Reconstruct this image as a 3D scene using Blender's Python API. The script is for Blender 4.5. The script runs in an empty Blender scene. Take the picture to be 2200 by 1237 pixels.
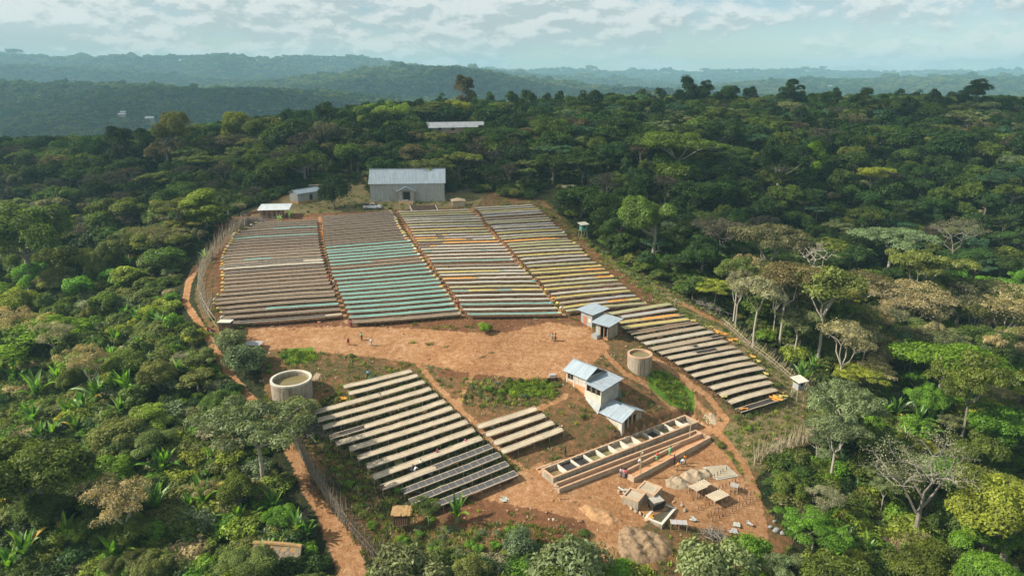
import bpy, math, random
import numpy as np
from mathutils import Vector
rng = np.random.default_rng(7); random.seed(7)
SC = bpy.context.scene; COL = SC.collection
# ------------------------------------------------------------------ camera, sky, sun, exposure
CAMZ = 60.0; PITCH = math.radians(17.3); F = 1467.0; CX = 1100.0; CY = 618.5
cam = bpy.data.objects.new('camera', bpy.data.cameras.new('camera')); COL.objects.link(cam)
cam.location = (0, 0, CAMZ); cam.rotation_euler = (math.radians(90) - PITCH, 0, 0)
cam.data.sensor_width = 36.0; cam.data.lens = 36.0 * F / 2200.0
cam.data.clip_start = 0.5; cam.data.clip_end = 30000.0
SC.camera = cam
SUN_EL = math.radians(39); SUN_DIR = Vector((-math.cos(math.radians(7)) * math.cos(SUN_EL), -math.sin(math.radians(7)) * math.cos(SUN_EL), math.sin(SUN_EL)))
world = bpy.data.worlds.new('World'); SC.world = world; world.use_nodes = True
def build_world():
    nt = world.node_tree; nt.nodes.clear(); L = nt.links
    def n(t, **k):
        o = nt.nodes.new(t)
        for a, b in k.items(): setattr(o, a, b)
        return o
    out = n('ShaderNodeOutputWorld'); bg = n('ShaderNodeBackground'); bg.inputs[1].default_value = 0.085
    sky = n('ShaderNodeTexSky', sky_type='NISHITA', sun_disc=False, sun_elevation=SUN_EL, altitude=1500, air_density=1.0, dust_density=0.6, ozone_density=2.5)
    sky.sun_rotation = math.atan2(SUN_DIR.x, SUN_DIR.y)
    tint = n('ShaderNodeMix', data_type='RGBA', blend_type='MULTIPLY'); tint.inputs[0].default_value = 1.0
    L.new(sky.outputs[0], tint.inputs[6]); tint.inputs[7].default_value = SKYTINT
    tc = n('ShaderNodeTexCoord')
    mp = n('ShaderNodeMapping'); mp.inputs['Scale'].default_value = (1, 1, 2.2); mp.inputs['Location'].default_value = (3.1, 1.7, 0.35); L.new(tc.outputs['Generated'], mp.inputs[0])
    n1 = n('ShaderNodeTexNoise'); n1.inputs['Scale'].default_value = 8.0; n1.inputs['Detail'].default_value = 7; n1.inputs['Roughness'].default_value = 0.6; L.new(mp.outputs[0], n1.inputs[0])
    # the same field sampled a little towards the sun gives lit tops and grey bases
    mp2 = n('ShaderNodeMapping'); mp2.inputs['Scale'].default_value = (1, 1, 2.2); mp2.inputs['Location'].default_value = (3.095, 1.7, 0.368); L.new(tc.outputs['Generated'], mp2.inputs[0])
    n2 = n('ShaderNodeTexNoise'); n2.inputs['Scale'].default_value = 8.0; n2.inputs['Detail'].default_value = 9; n2.inputs['Roughness'].default_value = 0.6; L.new(mp2.outputs[0], n2.inputs[0])
    big = n('ShaderNodeTexNoise'); big.inputs['Scale'].default_value = 1.6; big.inputs['Detail'].default_value = 2; L.new(mp.outputs[0], big.inputs[0])
    sep = n('ShaderNodeSeparateXYZ'); L.new(tc.outputs['Generated'], sep.inputs[0])
    cov = n('ShaderNodeMath', operation='MULTIPLY_ADD'); L.new(big.outputs[0], cov.inputs[0]); cov.inputs[1].default_value = 0.45
    wst = n('ShaderNodeMath', operation='MULTIPLY_ADD'); L.new(sep.outputs[0], wst.inputs[0]); wst.inputs[1].default_value = -0.20; wst.inputs[2].default_value = CLOUDBIAS
    L.new(wst.outputs[0], cov.inputs[2])
    add = n('ShaderNodeMath', operation='ADD'); L.new(n1.outputs[0], add.inputs[0]); L.new(cov.outputs[0], add.inputs[1])
    mr = n('ShaderNodeMapRange', interpolation_type='SMOOTHSTEP'); L.new(add.outputs[0], mr.inputs[0]); mr.inputs[1].default_value = 0.68; mr.inputs[2].default_value = 0.82
    df = n('ShaderNodeMath', operation='SUBTRACT'); L.new(n1.outputs[0], df.inputs[0]); L.new(n2.outputs[0], df.inputs[1])
    sh = n('ShaderNodeMapRange'); L.new(df.outputs[0], sh.inputs[0]); sh.inputs[1].default_value = -0.03; sh.inputs[2].default_value = 0.035
    cr = n('ShaderNodeMix', data_type='RGBA'); L.new(sh.outputs[0], cr.inputs[0]); cr.inputs[6].default_value = CLOUDDARK; cr.inputs[7].default_value = CLOUDLIT
    fac = n('ShaderNodeMath', operation='MULTIPLY'); L.new(mr.outputs[0], fac.inputs[0]); fac.inputs[1].default_value = 0.85
    mx = n('ShaderNodeMix', data_type='RGBA'); L.new(fac.outputs[0], mx.inputs[0]); L.new(tint.outputs[2], mx.inputs[6]); L.new(cr.outputs[2], mx.inputs[7])
    L.new(mx.outputs[2], bg.inputs[0]); L.new(bg.outputs[0], out.inputs[0])
SKYTINT = (1.12, 1.06, 0.96, 1); CLOUDBIAS = 0.125; CLOUDDARK = (4.9, 5.5, 5.5, 1); CLOUDLIT = (7.9, 7.9, 7.6, 1)
build_world()
sl = bpy.data.lights.new('sun', 'SUN'); sl.energy = 5.0; sl.angle = math.radians(0.5); sl.color = (1.0, 0.93, 0.82)
sun = bpy.data.objects.new('sun', sl); COL.objects.link(sun); sun.rotation_euler = SUN_DIR.to_track_quat('Z', 'Y').to_euler()
SC.view_settings.view_transform = 'Standard'; SC.view_settings.look = 'None'; SC.view_settings.gamma = 1; SC.view_settings.use_curve_mapping = False
SC.view_settings.exposure = 0.42
SC.cycles.max_bounces = 5; SC.cycles.diffuse_bounces = 3; SC.cycles.glossy_bounces = 2; SC.cycles.transmission_bounces = 3; SC.cycles.volume_bounces = 1
SC.cycles.transparent_max_bounces = 8; SC.cycles.use_denoising = True; SC.cycles.caustics_reflective = False; SC.cycles.caustics_refractive = False
SC.cycles.use_adaptive_sampling = True; SC.cycles.adaptive_threshold = 0.008
# ------------------------------------------------------------------ survey: bearings read off the photograph, turned into ground points
def ray(px, py):
    a = (px - CX) / F; b = -(py - CY) / F
    return (a, math.cos(PITCH) + b * math.sin(PITCH), -math.sin(PITCH) + b * math.cos(PITCH))
def proj(x, y, z):
    z = z - CAMZ
    d = np.maximum(y * math.cos(PITCH) - z * math.sin(PITCH), 1e-3); u = y * math.sin(PITCH) + z * math.cos(PITCH)
    return CX + F * x / d, CY - F * u / d, d
def ptH(px, py, h):
    r = ray(px, py); t = -h / r[2]
    return r[0] * t, r[1] * t, CAMZ - h
def zpx(y, py):
    b = -(py - CY) / F
    # height of a point at distance y seen at row py
    return CAMZ + y * (-math.sin(PITCH) + b * math.cos(PITCH)) / (math.cos(PITCH) + b * math.sin(PITCH))
CTRL = [
(1100,1237,60),(600,1237,61),(100,1237,62),(1600,1237,62),(2150,1237,66),
(1190,978,57),(1350,985,57.3),(1190,1045,57.3),(1502,922,57.0),(1430,958,57.2),(1400,1030,57.6),(1500,1010,57.6),(1560,965,57.2),(1420,1110,58.5),(680,885,54.5),(880,800,51.5),(1050,1075,58.5),(860,1130,59.5),(700,1100,59.5),
(540,740,48.8),(800,740,48.3),(1000,765,48.6),(1190,722,47.6),(1050,870,52.8),(1150,850,52.0),(1200,930,54.8),
(1370,920,54.5),(1225,830,50.8),(1375,793,49.6),(625,855,51.8),(1690,868,55),(1590,895,54.8),
(480,706,46.6),(735,692,46.6),(990,688,46.3),(1210,684,46.3),(480,600,43.6),(740,590,42.8),(940,575,41.9),(1130,580,42.2),(1300,580,43.0),
(500,490,39.0),(690,478,38.5),(860,462,37.6),(1030,452,37.5),(1150,447,37.8),(1240,530,41),(1440,662,46.8),(1560,740,50),(1640,810,52.5),
(1270,705,47.3),(800,448,36.9),(875,432,36.2),(640,430,36.7),(600,465,38.2),
(875,340,31.5),(950,290,25.5),(1100,300,28),(1250,400,36.2),(1350,500,41.5),
(1300,250,22.5),(1500,255,23.0),(1800,255,22.5),(2150,255,22.0),
(1700,400,37),(2100,420,39),(2100,700,58.5),(1800,560,50.5),(2100,1000,64),(1800,900,58.5),(1650,700,52),
(420,640,46.4),(470,820,52.5),(620,1000,57.5),(700,1160,60.5),
(100,900,58),(300,760,52),(100,600,52),(300,560,47),(420,480,41),(100,405,43),(300,378,38.5),(500,340,33),(700,300,27),(100,348,40.5),(300,342,37.5)]
def build_tps(extra=()):
    P = []; Z = []; W = []
    for px, py, h in CTRL:
        x, y, z = ptH(px, py, h); P.append((x, y)); Z.append(z)
    for x, y, z in [(-160,60,-6),(0,20,-6),(0,-40,-12),(-120,-40,-14),(120,-40,-14),(160,60,-8),(220,120,-2),(-220,120,0),(-300,-60,-18),(300,-60,-18),
                    (-330,250,14),(-380,420,8),(420,330,32),(460,460,34),(0,480,28),(200,500,30),(-200,500,4)]:
        P.append((x, y)); Z.append(z)
    W = [60.0] * len(P)
    for x, y, z in extra: P.append((x, y)); Z.append(z); W.append(6.0)
    P = np.array(P, float); Z = np.array(Z, float); n = len(P)
    def U(r2): return 0.5 * r2 * np.log(r2 + 1e-9)
    K = U(((P[:, None] - P[None]) ** 2).sum(-1)) + np.diag(W)
    A = np.zeros((n + 3, n + 3)); A[:n, :n] = K; A[:n, n] = 1; A[:n, n+1:] = P; A[n, :n] = 1; A[n+1:, :n] = P.T
    w = np.linalg.solve(A, np.concatenate([Z, [0, 0, 0]]))
    def f(x, y):
        s = w[n] + w[n+1] * x + w[n+2] * y
        for i in range(n):
            s = s + w[i] * U((x - P[i, 0]) ** 2 + (y - P[i, 1]) ** 2)
        return s
    return f
TPS = build_tps()
WAVES = [(rng.normal(size=2) * (0.35 / 1.6 ** k), rng.uniform(0, 6.28), 0.03 * 1.5 ** k) for k in range(7) for _ in range(4)]
BIGW = [(rng.normal(size=2) * 0.0035 * 1.9 ** k, rng.uniform(0, 6.28), 13.0 / 1.75 ** k) for k in range(5) for _ in range(4)]
def waves(W, x, y):
    s = 0
    for k, ph, a in W: s = s + a * np.sin(k[0] * x + k[1] * y + ph)
    return s
RIDGES = [ # distance, half width, crest line
 (1450, 420, [(-600,188),(0,190),(200,192),(400,200),(600,206),(760,216),(900,236),(1050,262),(1300,300),(2600,330)]),
 (2500, 560, [(-600,300),(200,250),(400,204),(560,186),(700,172),(800,157),(870,149),(950,153),(1050,165),(1150,180),(1300,196),(1450,212),(1600,240),(2600,300)]),
 (3200, 500, [(-600,150),(0,150),(150,155),(300,164),(400,172),(500,182),(700,200),(2600,300)]),
 (4200, 600, [(-600,128),(0,127),(100,133),(160,135),(250,131),(420,130),(560,134),(700,131),(770,131),(815,138),(900,148),(1000,156),(1200,175),(2600,260)]),
 (3000, 800, [(-600,300),(1100,240),(1350,222),(1450,205),(1600,192),(1750,185),(1900,180),(2050,176),(2200,176),(2800,174)]),
 (6200, 900, [(-600,160),(900,156),(1050,153),(1150,156),(1300,159),(1500,161),(1700,158),(1850,159),(2000,157),(2200,160),(2800,160)])]
def make_ridges():
    R = []
    for D, W, tab in RIDGES:
        T = []; S = []
        for px, py in tab:
            r = ray(px, py); T.append(r[0] / r[1]); S.append(r[2] / r[1])
        R.append((D, W, np.array(T), np.array(S)))
    return R
RR = make_ridges()
def far_h(x, y):
    floor = -42 + waves(BIGW, x, y) * 0.8
    floor = np.where(y < 300, floor * 0.6, floor)
    h = floor
    t = x / np.maximum(y, 50.0)
    for D, W, T, S in RR:
        c = CAMZ + D * np.interp(t, T, S) + waves(BIGW, x * 2.3 + D, y * 1.3) * (D / 16000)
        yy = y + waves(BIGW, x + 3 * D, y * 0.3) * 6
        b = np.exp(-((yy - D) / W) ** 2)
        h = np.maximum(h, -46 + (c + 46) * b)
    return h
PADS = []
def H(x, y):
    z = H0(x, y)
    for (ox, oy), a, x0, x1, y0, y1, zp in PADS:
        u = (x - ox) * math.cos(a) + (y - oy) * math.sin(a); v = -(x - ox) * math.sin(a) + (y - oy) * math.cos(a)
        d = np.maximum(np.maximum(x0 - u, u - x1), np.maximum(y0 - v, v - y1)); w = np.clip(1 - d / .7, 0, 1)
        z = np.where((w > 0), np.where(z > zp, z * (1 - w) + zp * w, z), z)
    return z
def H0(x, y):
    x = np.asarray(x, float); y = np.asarray(y, float)
    d = np.sqrt((x / 430) ** 2 + ((y - 170) / 310) ** 2)
    w = np.clip((1.38 - d) / 0.45, 0, 1); w = w * w * (3 - 2 * w)
    z = far_h(x, y)
    near = w > 0
    zn = np.zeros_like(z)
    if near.any():
        zn[near] = TPS(x[near], y[near]) + waves(WAVES, x[near], y[near]) * 0.7
    return z * (1 - w) + zn * w
GX0, GX1, GY0, GY1 = -420, 480, 40, 520
_gx = np.arange(GX0, GX1 + 1.0); _gy = np.arange(GY0, GY1 + 1.0)
_X, _Y = np.meshgrid(_gx, _gy, indexing='ij')
HG = H(_X, _Y); HL = HG.tolist()
STRIPS = [((489,697),(734,678)),((457,650),(715,628)),((480,596),(700,580)),((481,550),(686,532)),((530,490),(682,475)),((755,694),(990,676)),((730,635),(945,618)),((714,594),(928,580)),((698,530),(880,515)),((693,470),(845,457)),
 ((1004,677),(1207,674)),((966,618),(1160,615)),((930,566),(1112,566)),((894,515),(1060,508)),((855,457),(1011,451)),((1217,670),(1390,653)),((1171,616),(1345,611)),((1134,574),(1301,565)),((1093,531),(1240,524)),((1055,488),(1190,480)),((1022,448),(1145,441)),
 ((1303,679),(1444,655)),((1357,719),(1500,695)),((1421,763),(1565,736)),((1491,814),(1625,783)),((1551,855),(1662,825)),((1592,888),(1689,858)),((674,887),(912,820)),((708,941),(956,862)),((768,985),(1004,906)),((819,1049),(1054,959)),((905,1096),(1109,1016)),((1026,919),(1152,879)),((1077,971),(1207,924))]
def gz(x, y):
    a = min(max(x - GX0, 0), GX1 - GX0 - 1.001); b = min(max(y - GY0, 0), GY1 - GY0 - 1.001)
    i = int(a); j = int(b); a -= i; b -= j
    return (HL[i][j] * (1 - a) + HL[i+1][j] * a) * (1 - b) + (HL[i][j+1] * (1 - a) + HL[i+1][j+1] * a) * b
def gzv(x, y):
    a = np.clip(x - GX0, 0, GX1 - GX0 - 1.001); b = np.clip(y - GY0, 0, GY1 - GY0 - 1.001)
    i = a.astype(int); j = b.astype(int); a = a - i; b = b - j
    return (HG[i, j] * (1 - a) + HG[i+1, j] * a) * (1 - b) + (HG[i, j+1] * (1 - a) + HG[i+1, j+1] * a) * b
def at(px, py, dh=0.0):
    r = ray(px, py); t = 35.0; last = t
    while t < 640:
        z = CAMZ + r[2] * t; g = gz(r[0] * t, r[1] * t) + dh
        if z <= g: break
        last = t; t += max(0.08, (z - g) * 0.35)
    for _ in range(12):
        m = (last + t) / 2
        if CAMZ + r[2] * m <= gz(r[0] * m, r[1] * m) + dh: t = m
        else: last = m
    x = r[0] * t; y = r[1] * t
    return Vector((x, y, gz(x, y)))
MILL = []
def second_pass():
    global TPS, HG, HL
    ex = []
    for a, b in STRIPS:
        A = at(a[0], a[1], .9); B = at(b[0], b[1], .9)
        for f in (.25, .5, .75): q = A.lerp(B, f); ex.append((q.x, q.y, q.z))
    # the washing yard is one level platform
    for a, b, h in ((1189,1041,57.3),(1270,1010,57.3),(1350,980,57.3),(1430,950,57.3),(1502,921,57.3),(1420,1000,57.5),(1528,940,57.3),(1362,1028,57.5)): ex.append(ptH(a, b, h))
    TPS = build_tps(ex); HG = H(_X, _Y); HL = HG.tolist()
    A = at(1192, 1042); B = at(1502, 921); a = math.atan2(B.y - A.y, B.x - A.x); L = (B - A).xy.length
    PADS.append(((A.x, A.y), a, -.3, L + 1.5, -2.4, 3.4, A.z)); MILL.extend([at(1217, 819), at(1337, 927)]); HG = H(_X, _Y); HL = HG.tolist()
second_pass()
def inpoly(px, py, poly):
    px = np.asarray(px, float); py = np.asarray(py, float); c = np.zeros(px.shape, bool); n = len(poly)
    for i in range(n):
        x1, y1 = poly[i]; x2, y2 = poly[(i + 1) % n]
        if y1 == y2: continue
        c ^= ((y1 > py) != (y2 > py)) & (px < (x2 - x1) * (py - y1) / (y2 - y1) + x1)
    return c
def dseg(px, py, pts):
    best = np.full(np.shape(px), 1e9)
    for (x1, y1), (x2, y2) in zip(pts[:-1], pts[1:]):
        dx = x2 - x1; dy = y2 - y1; t = np.clip(((px - x1) * dx + (py - y1) * dy) / (dx * dx + dy * dy), 0, 1)
        best = np.minimum(best, np.hypot(px - x1 - t * dx, py - y1 - t * dy))
    return best
def pmask(px, py, poly, soft):
    """1 inside the polygon, fading to 0 over `soft` pixels outside"""
    ins = inpoly(px, py, poly); d = dseg(px, py, list(poly) + [poly[0]])
    return np.where(ins, 1.0, np.clip(1 - d / soft, 0, 1))
# ------------------------------------------------------------------ object helpers
def tag(o, label=None, cat=None, group=None, kind=None):
    if label: o['label'] = label
    if cat: o['category'] = cat
    if group: o['group'] = group
    if kind: o['kind'] = kind
    return o
def empty(name, loc, label, cat, group=None, rz=0.0, scale=1.0):
    o = bpy.data.objects.new(name, None); COL.objects.link(o); o.location = loc; o.rotation_euler = (0, 0, rz); o.scale = (scale,) * 3
    return tag(o, label, cat, group)
class MB:
    def __init__(s): s.v = []; s.f = []; s.m = []
    def add(s, vs, fs, mi=0):
        b = len(s.v); s.v += [tuple(p) for p in vs]; s.f += [tuple(i + b for i in f) for f in fs]; s.m += [mi] * len(fs); return s
    def box(s, c, size, rz=0.0, mi=0, tilt=None):
        cx, cy, cz = c; a, b, h = size[0] / 2, size[1] / 2, size[2] / 2; co, si = math.cos(rz), math.sin(rz); vs = []
        for sz in (-h, h):
            for sx, sy in ((-a, -b), (a, -b), (a, b), (-a, b)):
                z = cz + sz + (tilt[0] * sx + tilt[1] * sy if tilt else 0)
                vs.append((cx + sx * co - sy * si, cy + sx * si + sy * co, z))
        return s.add(vs, [(3,2,1,0),(4,5,6,7),(0,1,5,4),(1,2,6,5),(2,3,7,6),(3,0,4,7)], mi)
    def prism(s, base, top, mi=0):
        n = len(base)
        return s.add(list(base) + list(top), [tuple(range(n - 1, -1, -1)), tuple(range(n, 2 * n))] + [(i, (i+1) % n, n + (i+1) % n, n + i) for i in range(n)], mi)
    def tube(s, pts, rad, sides=5, mi=0, cap=True):
        pts = [Vector(p) for p in pts]; n = len(pts); rings = []; ref = None
        if not hasattr(rad, '__len__'): rad = [rad] * n
        for i, p in enumerate(pts):
            d = (pts[min(i+1, n-1)] - pts[max(i-1, 0)])
            if d.length < 1e-6: d = Vector((0, 0, 1))
            d.normalize()
            if ref is None: ref = Vector((1, 0, 0)) if abs(d.x) < .8 else Vector((0, 1, 0))
            a = d.cross(ref).normalized(); b = d.cross(a); ref = -b if False else ref
            rings.append([p + (a * math.cos(2 * math.pi * k / sides) + b * math.sin(2 * math.pi * k / sides)) * rad[i] for k in range(sides)])
        vs = [q for r in rings for q in r]
        fs = [(i * sides + k, i * sides + (k+1) % sides, (i+1) * sides + (k+1) % sides, (i+1) * sides + k) for i in range(n - 1) for k in range(sides)]
        if cap: fs += [tuple(range(sides - 1, -1, -1)), tuple((n-1) * sides + k for k in range(sides))]
        return s.add(vs, fs, mi)
    def lathe(s, prof, seg=24, c=(0, 0, 0), mi=0, closed=False):
        n = len(prof); vs = []
        for r, z in prof:
            for k in range(seg):
                a = 2 * math.pi * k / seg; vs.append((c[0] + r * math.cos(a), c[1] + r * math.sin(a), c[2] + z))
        fs = [(i * seg + k, i * seg + (k+1) % seg, (i+1) * seg + (k+1) % seg, (i+1) * seg + k) for i in range(n - 1) for k in range(seg)]
        if closed: fs += [((n-1) * seg + k, (n-1) * seg + (k+1) % seg, (k+1) % seg, k) for k in range(seg)]
        return s.add(vs, fs, mi)
    def mesh(s, name, mats):
        me = bpy.data.meshes.new(name); me.from_pydata(s.v, [], s.f)
        for m in (mats if isinstance(mats, (list, tuple)) else [mats]): me.materials.append(m)
        if any(s.m): me.polygons.foreach_set('material_index', s.m)
        return me
    def build(s, name, mats, parent=None, loc=None, smooth=False):
        me = s.mesh(name, mats)
        if smooth: me.polygons.foreach_set('use_smooth', [True] * len(me.polygons))
        return put(name, me, parent, loc)
def put(name, me, parent=None, loc=None):
    o = bpy.data.objects.new(name, me); COL.objects.link(o)
    if parent is not None: o.parent = parent
    if loc is not None: o.location = loc
    return o
def npmesh(name, V, Q, mats, fattr=None, mi=None, smooth=False):
    """numpy verts and faces (all of one size) to a mesh"""
    me = bpy.data.meshes.new(name); V = np.asarray(V, np.float32); Q = np.asarray(Q, np.int32); k = Q.shape[1]
    me.vertices.add(len(V)); me.vertices.foreach_set('co', V.ravel())
    me.loops.add(Q.size); me.loops.foreach_set('vertex_index', Q.ravel())
    me.polygons.add(len(Q)); me.polygons.foreach_set('loop_start', np.arange(len(Q), dtype=np.int32) * k)
    for m in (mats if isinstance(mats, (list, tuple)) else [mats]): me.materials.append(m)
    if mi is not None: me.polygons.foreach_set('material_index', np.asarray(mi, np.int32))
    if smooth: me.polygons.foreach_set('use_smooth', np.ones(len(Q), bool))
    me.update(calc_edges=True)
    if fattr is not None:
        a = me.attributes.new('v', 'FLOAT', 'FACE'); a.data.foreach_set('value', np.asarray(fattr, np.float32))
    return me
# ------------------------------------------------------------------ materials
def lin(c):
    """a colour given as it looks in print (0-255) to the linear value"""
    return tuple(((v / 255) / 12.92 if v / 255 <= .04045 else ((v / 255 + .055) / 1.055) ** 2.4) for v in c) + (1,)
class NT:
    def __init__(s, name):
        s.m = bpy.data.materials.new(name); s.m.use_nodes = True; s.t = s.m.node_tree; s.t.nodes.clear()
        s.out = s.n('ShaderNodeOutputMaterial')
    def n(s, t, **k):
        o = s.t.nodes.new(t)
        for a, b in k.items(): setattr(o, a, b)
        return o
    def l(s, a, b): s.t.links.new(a, b)
    def noise(s, scale, detail=5, rough=.55, co=None, w=None):
        o = s.n('ShaderNodeTexNoise'); o.inputs['Scale'].default_value = scale; o.inputs['Detail'].default_value = detail; o.inputs['Roughness'].default_value = rough
        if co is None: co = s.co()
        s.l(co, o.inputs['Vector']); return o.outputs[0]
    def co(s, kind='Object'):
        if not hasattr(s, '_tc'): s._tc = s.n('ShaderNodeTexCoord')
        return s._tc.outputs[kind]
    def pos(s):
        if not hasattr(s, '_g'): s._g = s.n('ShaderNodeNewGeometry')
        return s._g.outputs['Position']
    def ramp(s, fac, stops):
        o = s.n('ShaderNodeValToRGB'); e = o.color_ramp.elements
        while len(e) < len(stops): e.new(0.5)
        for i, (p, c) in enumerate(stops): e[i].position = p; e[i].color = c if len(c) == 4 else tuple(c) + (1,)
        s.l(fac, o.inputs[0]); return o.outputs[0]
    def mix(s, fac, a, b, bt='MIX'):
        o = s.n('ShaderNodeMix', data_type='RGBA', blend_type=bt)
        for sock, v in ((o.inputs[0], fac), (o.inputs[6], a), (o.inputs[7], b)):
            if isinstance(v, (int, float)): sock.default_value = v
            elif isinstance(v, tuple): sock.default_value = v if len(v) == 4 else v + (1,)
            else: s.l(v, sock)
        return o.outputs[2]
    def math(s, op, a, b=0.0, c=0.0, clamp=False):
        o = s.n('ShaderNodeMath', operation=op); o.use_clamp = clamp
        for sock, v in zip(o.inputs, (a, b, c)):
            if isinstance(v, (int, float)): sock.default_value = v
            else: s.l(v, sock)
        return o.outputs[0]
    def rng(s, v, a, b, c=0.0, d=1.0, smooth=False):
        o = s.n('ShaderNodeMapRange'); s.l(v, o.inputs[0])
        if smooth: o.interpolation_type = 'SMOOTHSTEP'
        for i, q in enumerate((a, b, c, d)): o.inputs[i + 1].default_value = q
        return o.outputs[0]
    def attr(s, name, kind='GEOMETRY'):
        o = s.n('ShaderNodeAttribute', attribute_name=name, attribute_type=kind); return o
    def pbr(s, col, rough=.8, metal=0.0, bump=None, bstr=.3, bdist=.1, spec=.3):
        p = s.n('ShaderNodeBsdfPrincipled'); p.inputs['Specular IOR Level'].default_value = spec
        for sock, v in ((p.inputs['Base Color'], col), (p.inputs['Roughness'], rough), (p.inputs['Metallic'], metal)):
            if isinstance(v, (int, float, tuple)): sock.default_value = v if not isinstance(v, tuple) or len(v) == 4 else v + (1,)
            else: s.l(v, sock)
        if bump is not None:
            b = s.n('ShaderNodeBump'); b.inputs['Strength'].default_value = bstr; b.inputs['Distance'].default_value = bdist
            s.l(bump, b.inputs['Height']); s.l(b.outputs[0], p.inputs['Normal'])
        s.l(p.outputs[0], s.out.inputs[0]); s.p = p; return s.m
def simple(name, col, var=.25, scale=3.0, rough=.8, metal=0.0, bstr=.2, col2=None, spec=.3, bscale=None):
    t = NT(name); a = t.noise(scale, 6, .6, t.pos()); b = t.noise(scale * 7, 3, .6, t.pos())
    f = t.math('ADD', t.math('MULTIPLY', a, .65), t.math('MULTIPLY', b, .35))
    c = tuple(col[:3]); hi = tuple(min(1, v * (1 + var)) for v in c); lo = tuple(v * (1 - var) for v in (col2 or c)[:3])
    return t.pbr(t.ramp(f, [(.33, lo), (.66, hi)]), rough, metal, b, bstr, .05, spec)
def streaky(name, col, dark):
    t = NT(name); P = t.pos(); mp = t.n('ShaderNodeMapping'); mp.inputs['Scale'].default_value = (2.6, 2.6, .22); t.l(P, mp.inputs[0]); s = t.noise(1.0, 5, .65, mp.outputs[0]); a = t.noise(.8, 6, .6, P); b = t.noise(6, 4, .6, P)
    c = t.ramp(t.math('ADD', t.math('MULTIPLY', s, .6), t.math('MULTIPLY', a, .4)), [(.36, dark), (.5, tuple(v * .85 for v in col)), (.64, tuple(v * 1.15 for v in col))]); return t.pbr(c, .9, 0, b, .3, .04, .2)
def corrugated(name, col, rust=.1, along='x', pitch=.25, metal=.35, rough=.5):
    """galvanised sheet: fine ribs as relief, stains and a little rust"""
    t = NT(name); co = t.co('Object'); sp = t.n('ShaderNodeSeparateXYZ'); t.l(co, sp.inputs[0])
    ax = sp.outputs[0 if along == 'x' else 1]
    w = t.math('SINE', t.math('MULTIPLY', ax, 6.283 / pitch)); a = t.noise(.5, 6, .6, co); b = t.noise(4, 5, .6, co)
    mp = t.n('ShaderNodeMapping'); mp.inputs['Scale'].default_value = (3, .25, .25) if along == 'x' else (.25, 3, .25); t.l(co, mp.inputs[0]); s = t.noise(1.2, 4, .6, mp.outputs[0])
    c = t.mix(t.rng(s, .35, .7), tuple(v * .8 for v in col[:3]), tuple(min(1, v * 1.15) for v in col[:3]))
    r = t.rng(t.math('MULTIPLY', a, b), .28, .42, 0, rust)
    c = t.mix(r, c, (.22, .12, .07)); return t.pbr(c, rough, metal, w, .5, .03, .4)
# ------------------------------------------------------------------ ground materials
SITE = [(503,478),(560,452),(600,432),(680,392),(720,375),(790,372),(965,372),(1040,410),(1165,436),(1262,530),(1350,585),(1450,640),(1560,700),(1690,800),(1760,870),(1740,940),(1640,1000),(1605,1040),(1650,1110),(1700,1160),(1640,1237),(1300,1237),(1250,1180),(1080,1180),(900,1190),(800,1200),(700,1060),(640,950),(590,900),(575,830),(560,770),(500,735),(450,700),(425,640),(440,560),(480,510)]
ROAD = [(530,715),(600,712),(740,708),(900,714),(1000,722),(1090,722),(1180,700),(1262,712),(1300,745),(1250,790),(1215,808),(1130,806),(1000,792),(900,772),(740,752),(620,742),(540,742)]
YARD = [(600,440),(680,392),(790,385),(960,395),(1040,415),(1020,442),(860,455),(700,468),(640,478),(610,460)]
WASH = [(1020,1060),(1100,1045),(1160,1000),(1200,1050),(1500,935),(1560,985),(1600,1050),(1640,1130),(1640,1180),(1520,1130),(1400,1110),(1330,1150),(1300,1237),(1310,1237),(1260,1110),(1150,1085)]
LOWSOIL = [(950,1090),(1110,1030),(1200,1070),(1260,1110),(1290,1150),(1200,1180),(1060,1130),(980,1120)]
TRACK1 = [(420,575),(404,610),(398,650),(425,690),(450,730),(475,775),(500,815),(530,850),(570,890),(610,940),(640,985),(665,1035),(700,1085),(720,1130),(745,1180),(760,1260)]
PATHS = [[(890,772),(940,830),(1010,900),(1060,950),(1120,1010),(1180,1062)], [(1020,795),(1000,830),(985,868)], [(1215,850),(1160,875)], [(1260,720),(1340,800),(1400,830),(1450,880)],
         [(1470,810),(1490,860),(1540,905),(1540,925),(1570,960),(1600,1000),(1625,1060),(1640,1130),(1645,1180)], [(1390,760),(1450,800),(1520,850),(1560,900),(1542,930)], [(1440,650),(1470,655),(1560,700)]]
RUTS = [[(545,727),(700,733),(900,738),(1050,757),(1215,790)],[(560,735),(700,742),(900,749),(1040,769),(1195,803)],[(750,698),(790,718),(870,735),(960,744)],[(1195,705),(1150,722),(1080,745),(1020,775)],[(1240,1060),(1310,1083),(1390,1118),(1450,1150)],[(1200,1068),(1290,1098),(1380,1140)],[(1130,1035),(1175,1065),(1235,1075)],[(600,960),(650,1030),(700,1110),(735,1180),(750,1240)],[(620,950),(668,1015),(715,1090),(752,1170),(772,1240)],[(890,772),(960,770),(1050,785),(1140,800)]]
GREENS = [[(1392,800),(1430,800),(1486,845),(1490,880),(1440,866),(1400,830)], [(1090,825),(1180,825),(1190,845),(1100,850)],
          [(610,755),(670,750),(680,770),(620,780)], [(1545,960),(1600,1000),(1610,1040),(1570,985)]]
DRYGRASS = [(1262,530),(1450,640),(1560,705),(1690,800),(1770,880),(1745,945),(1640,1010),(1600,1000),(1545,930),(1600,892),(1700,850),(1560,720),(1400,640),(1300,560)]
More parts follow.
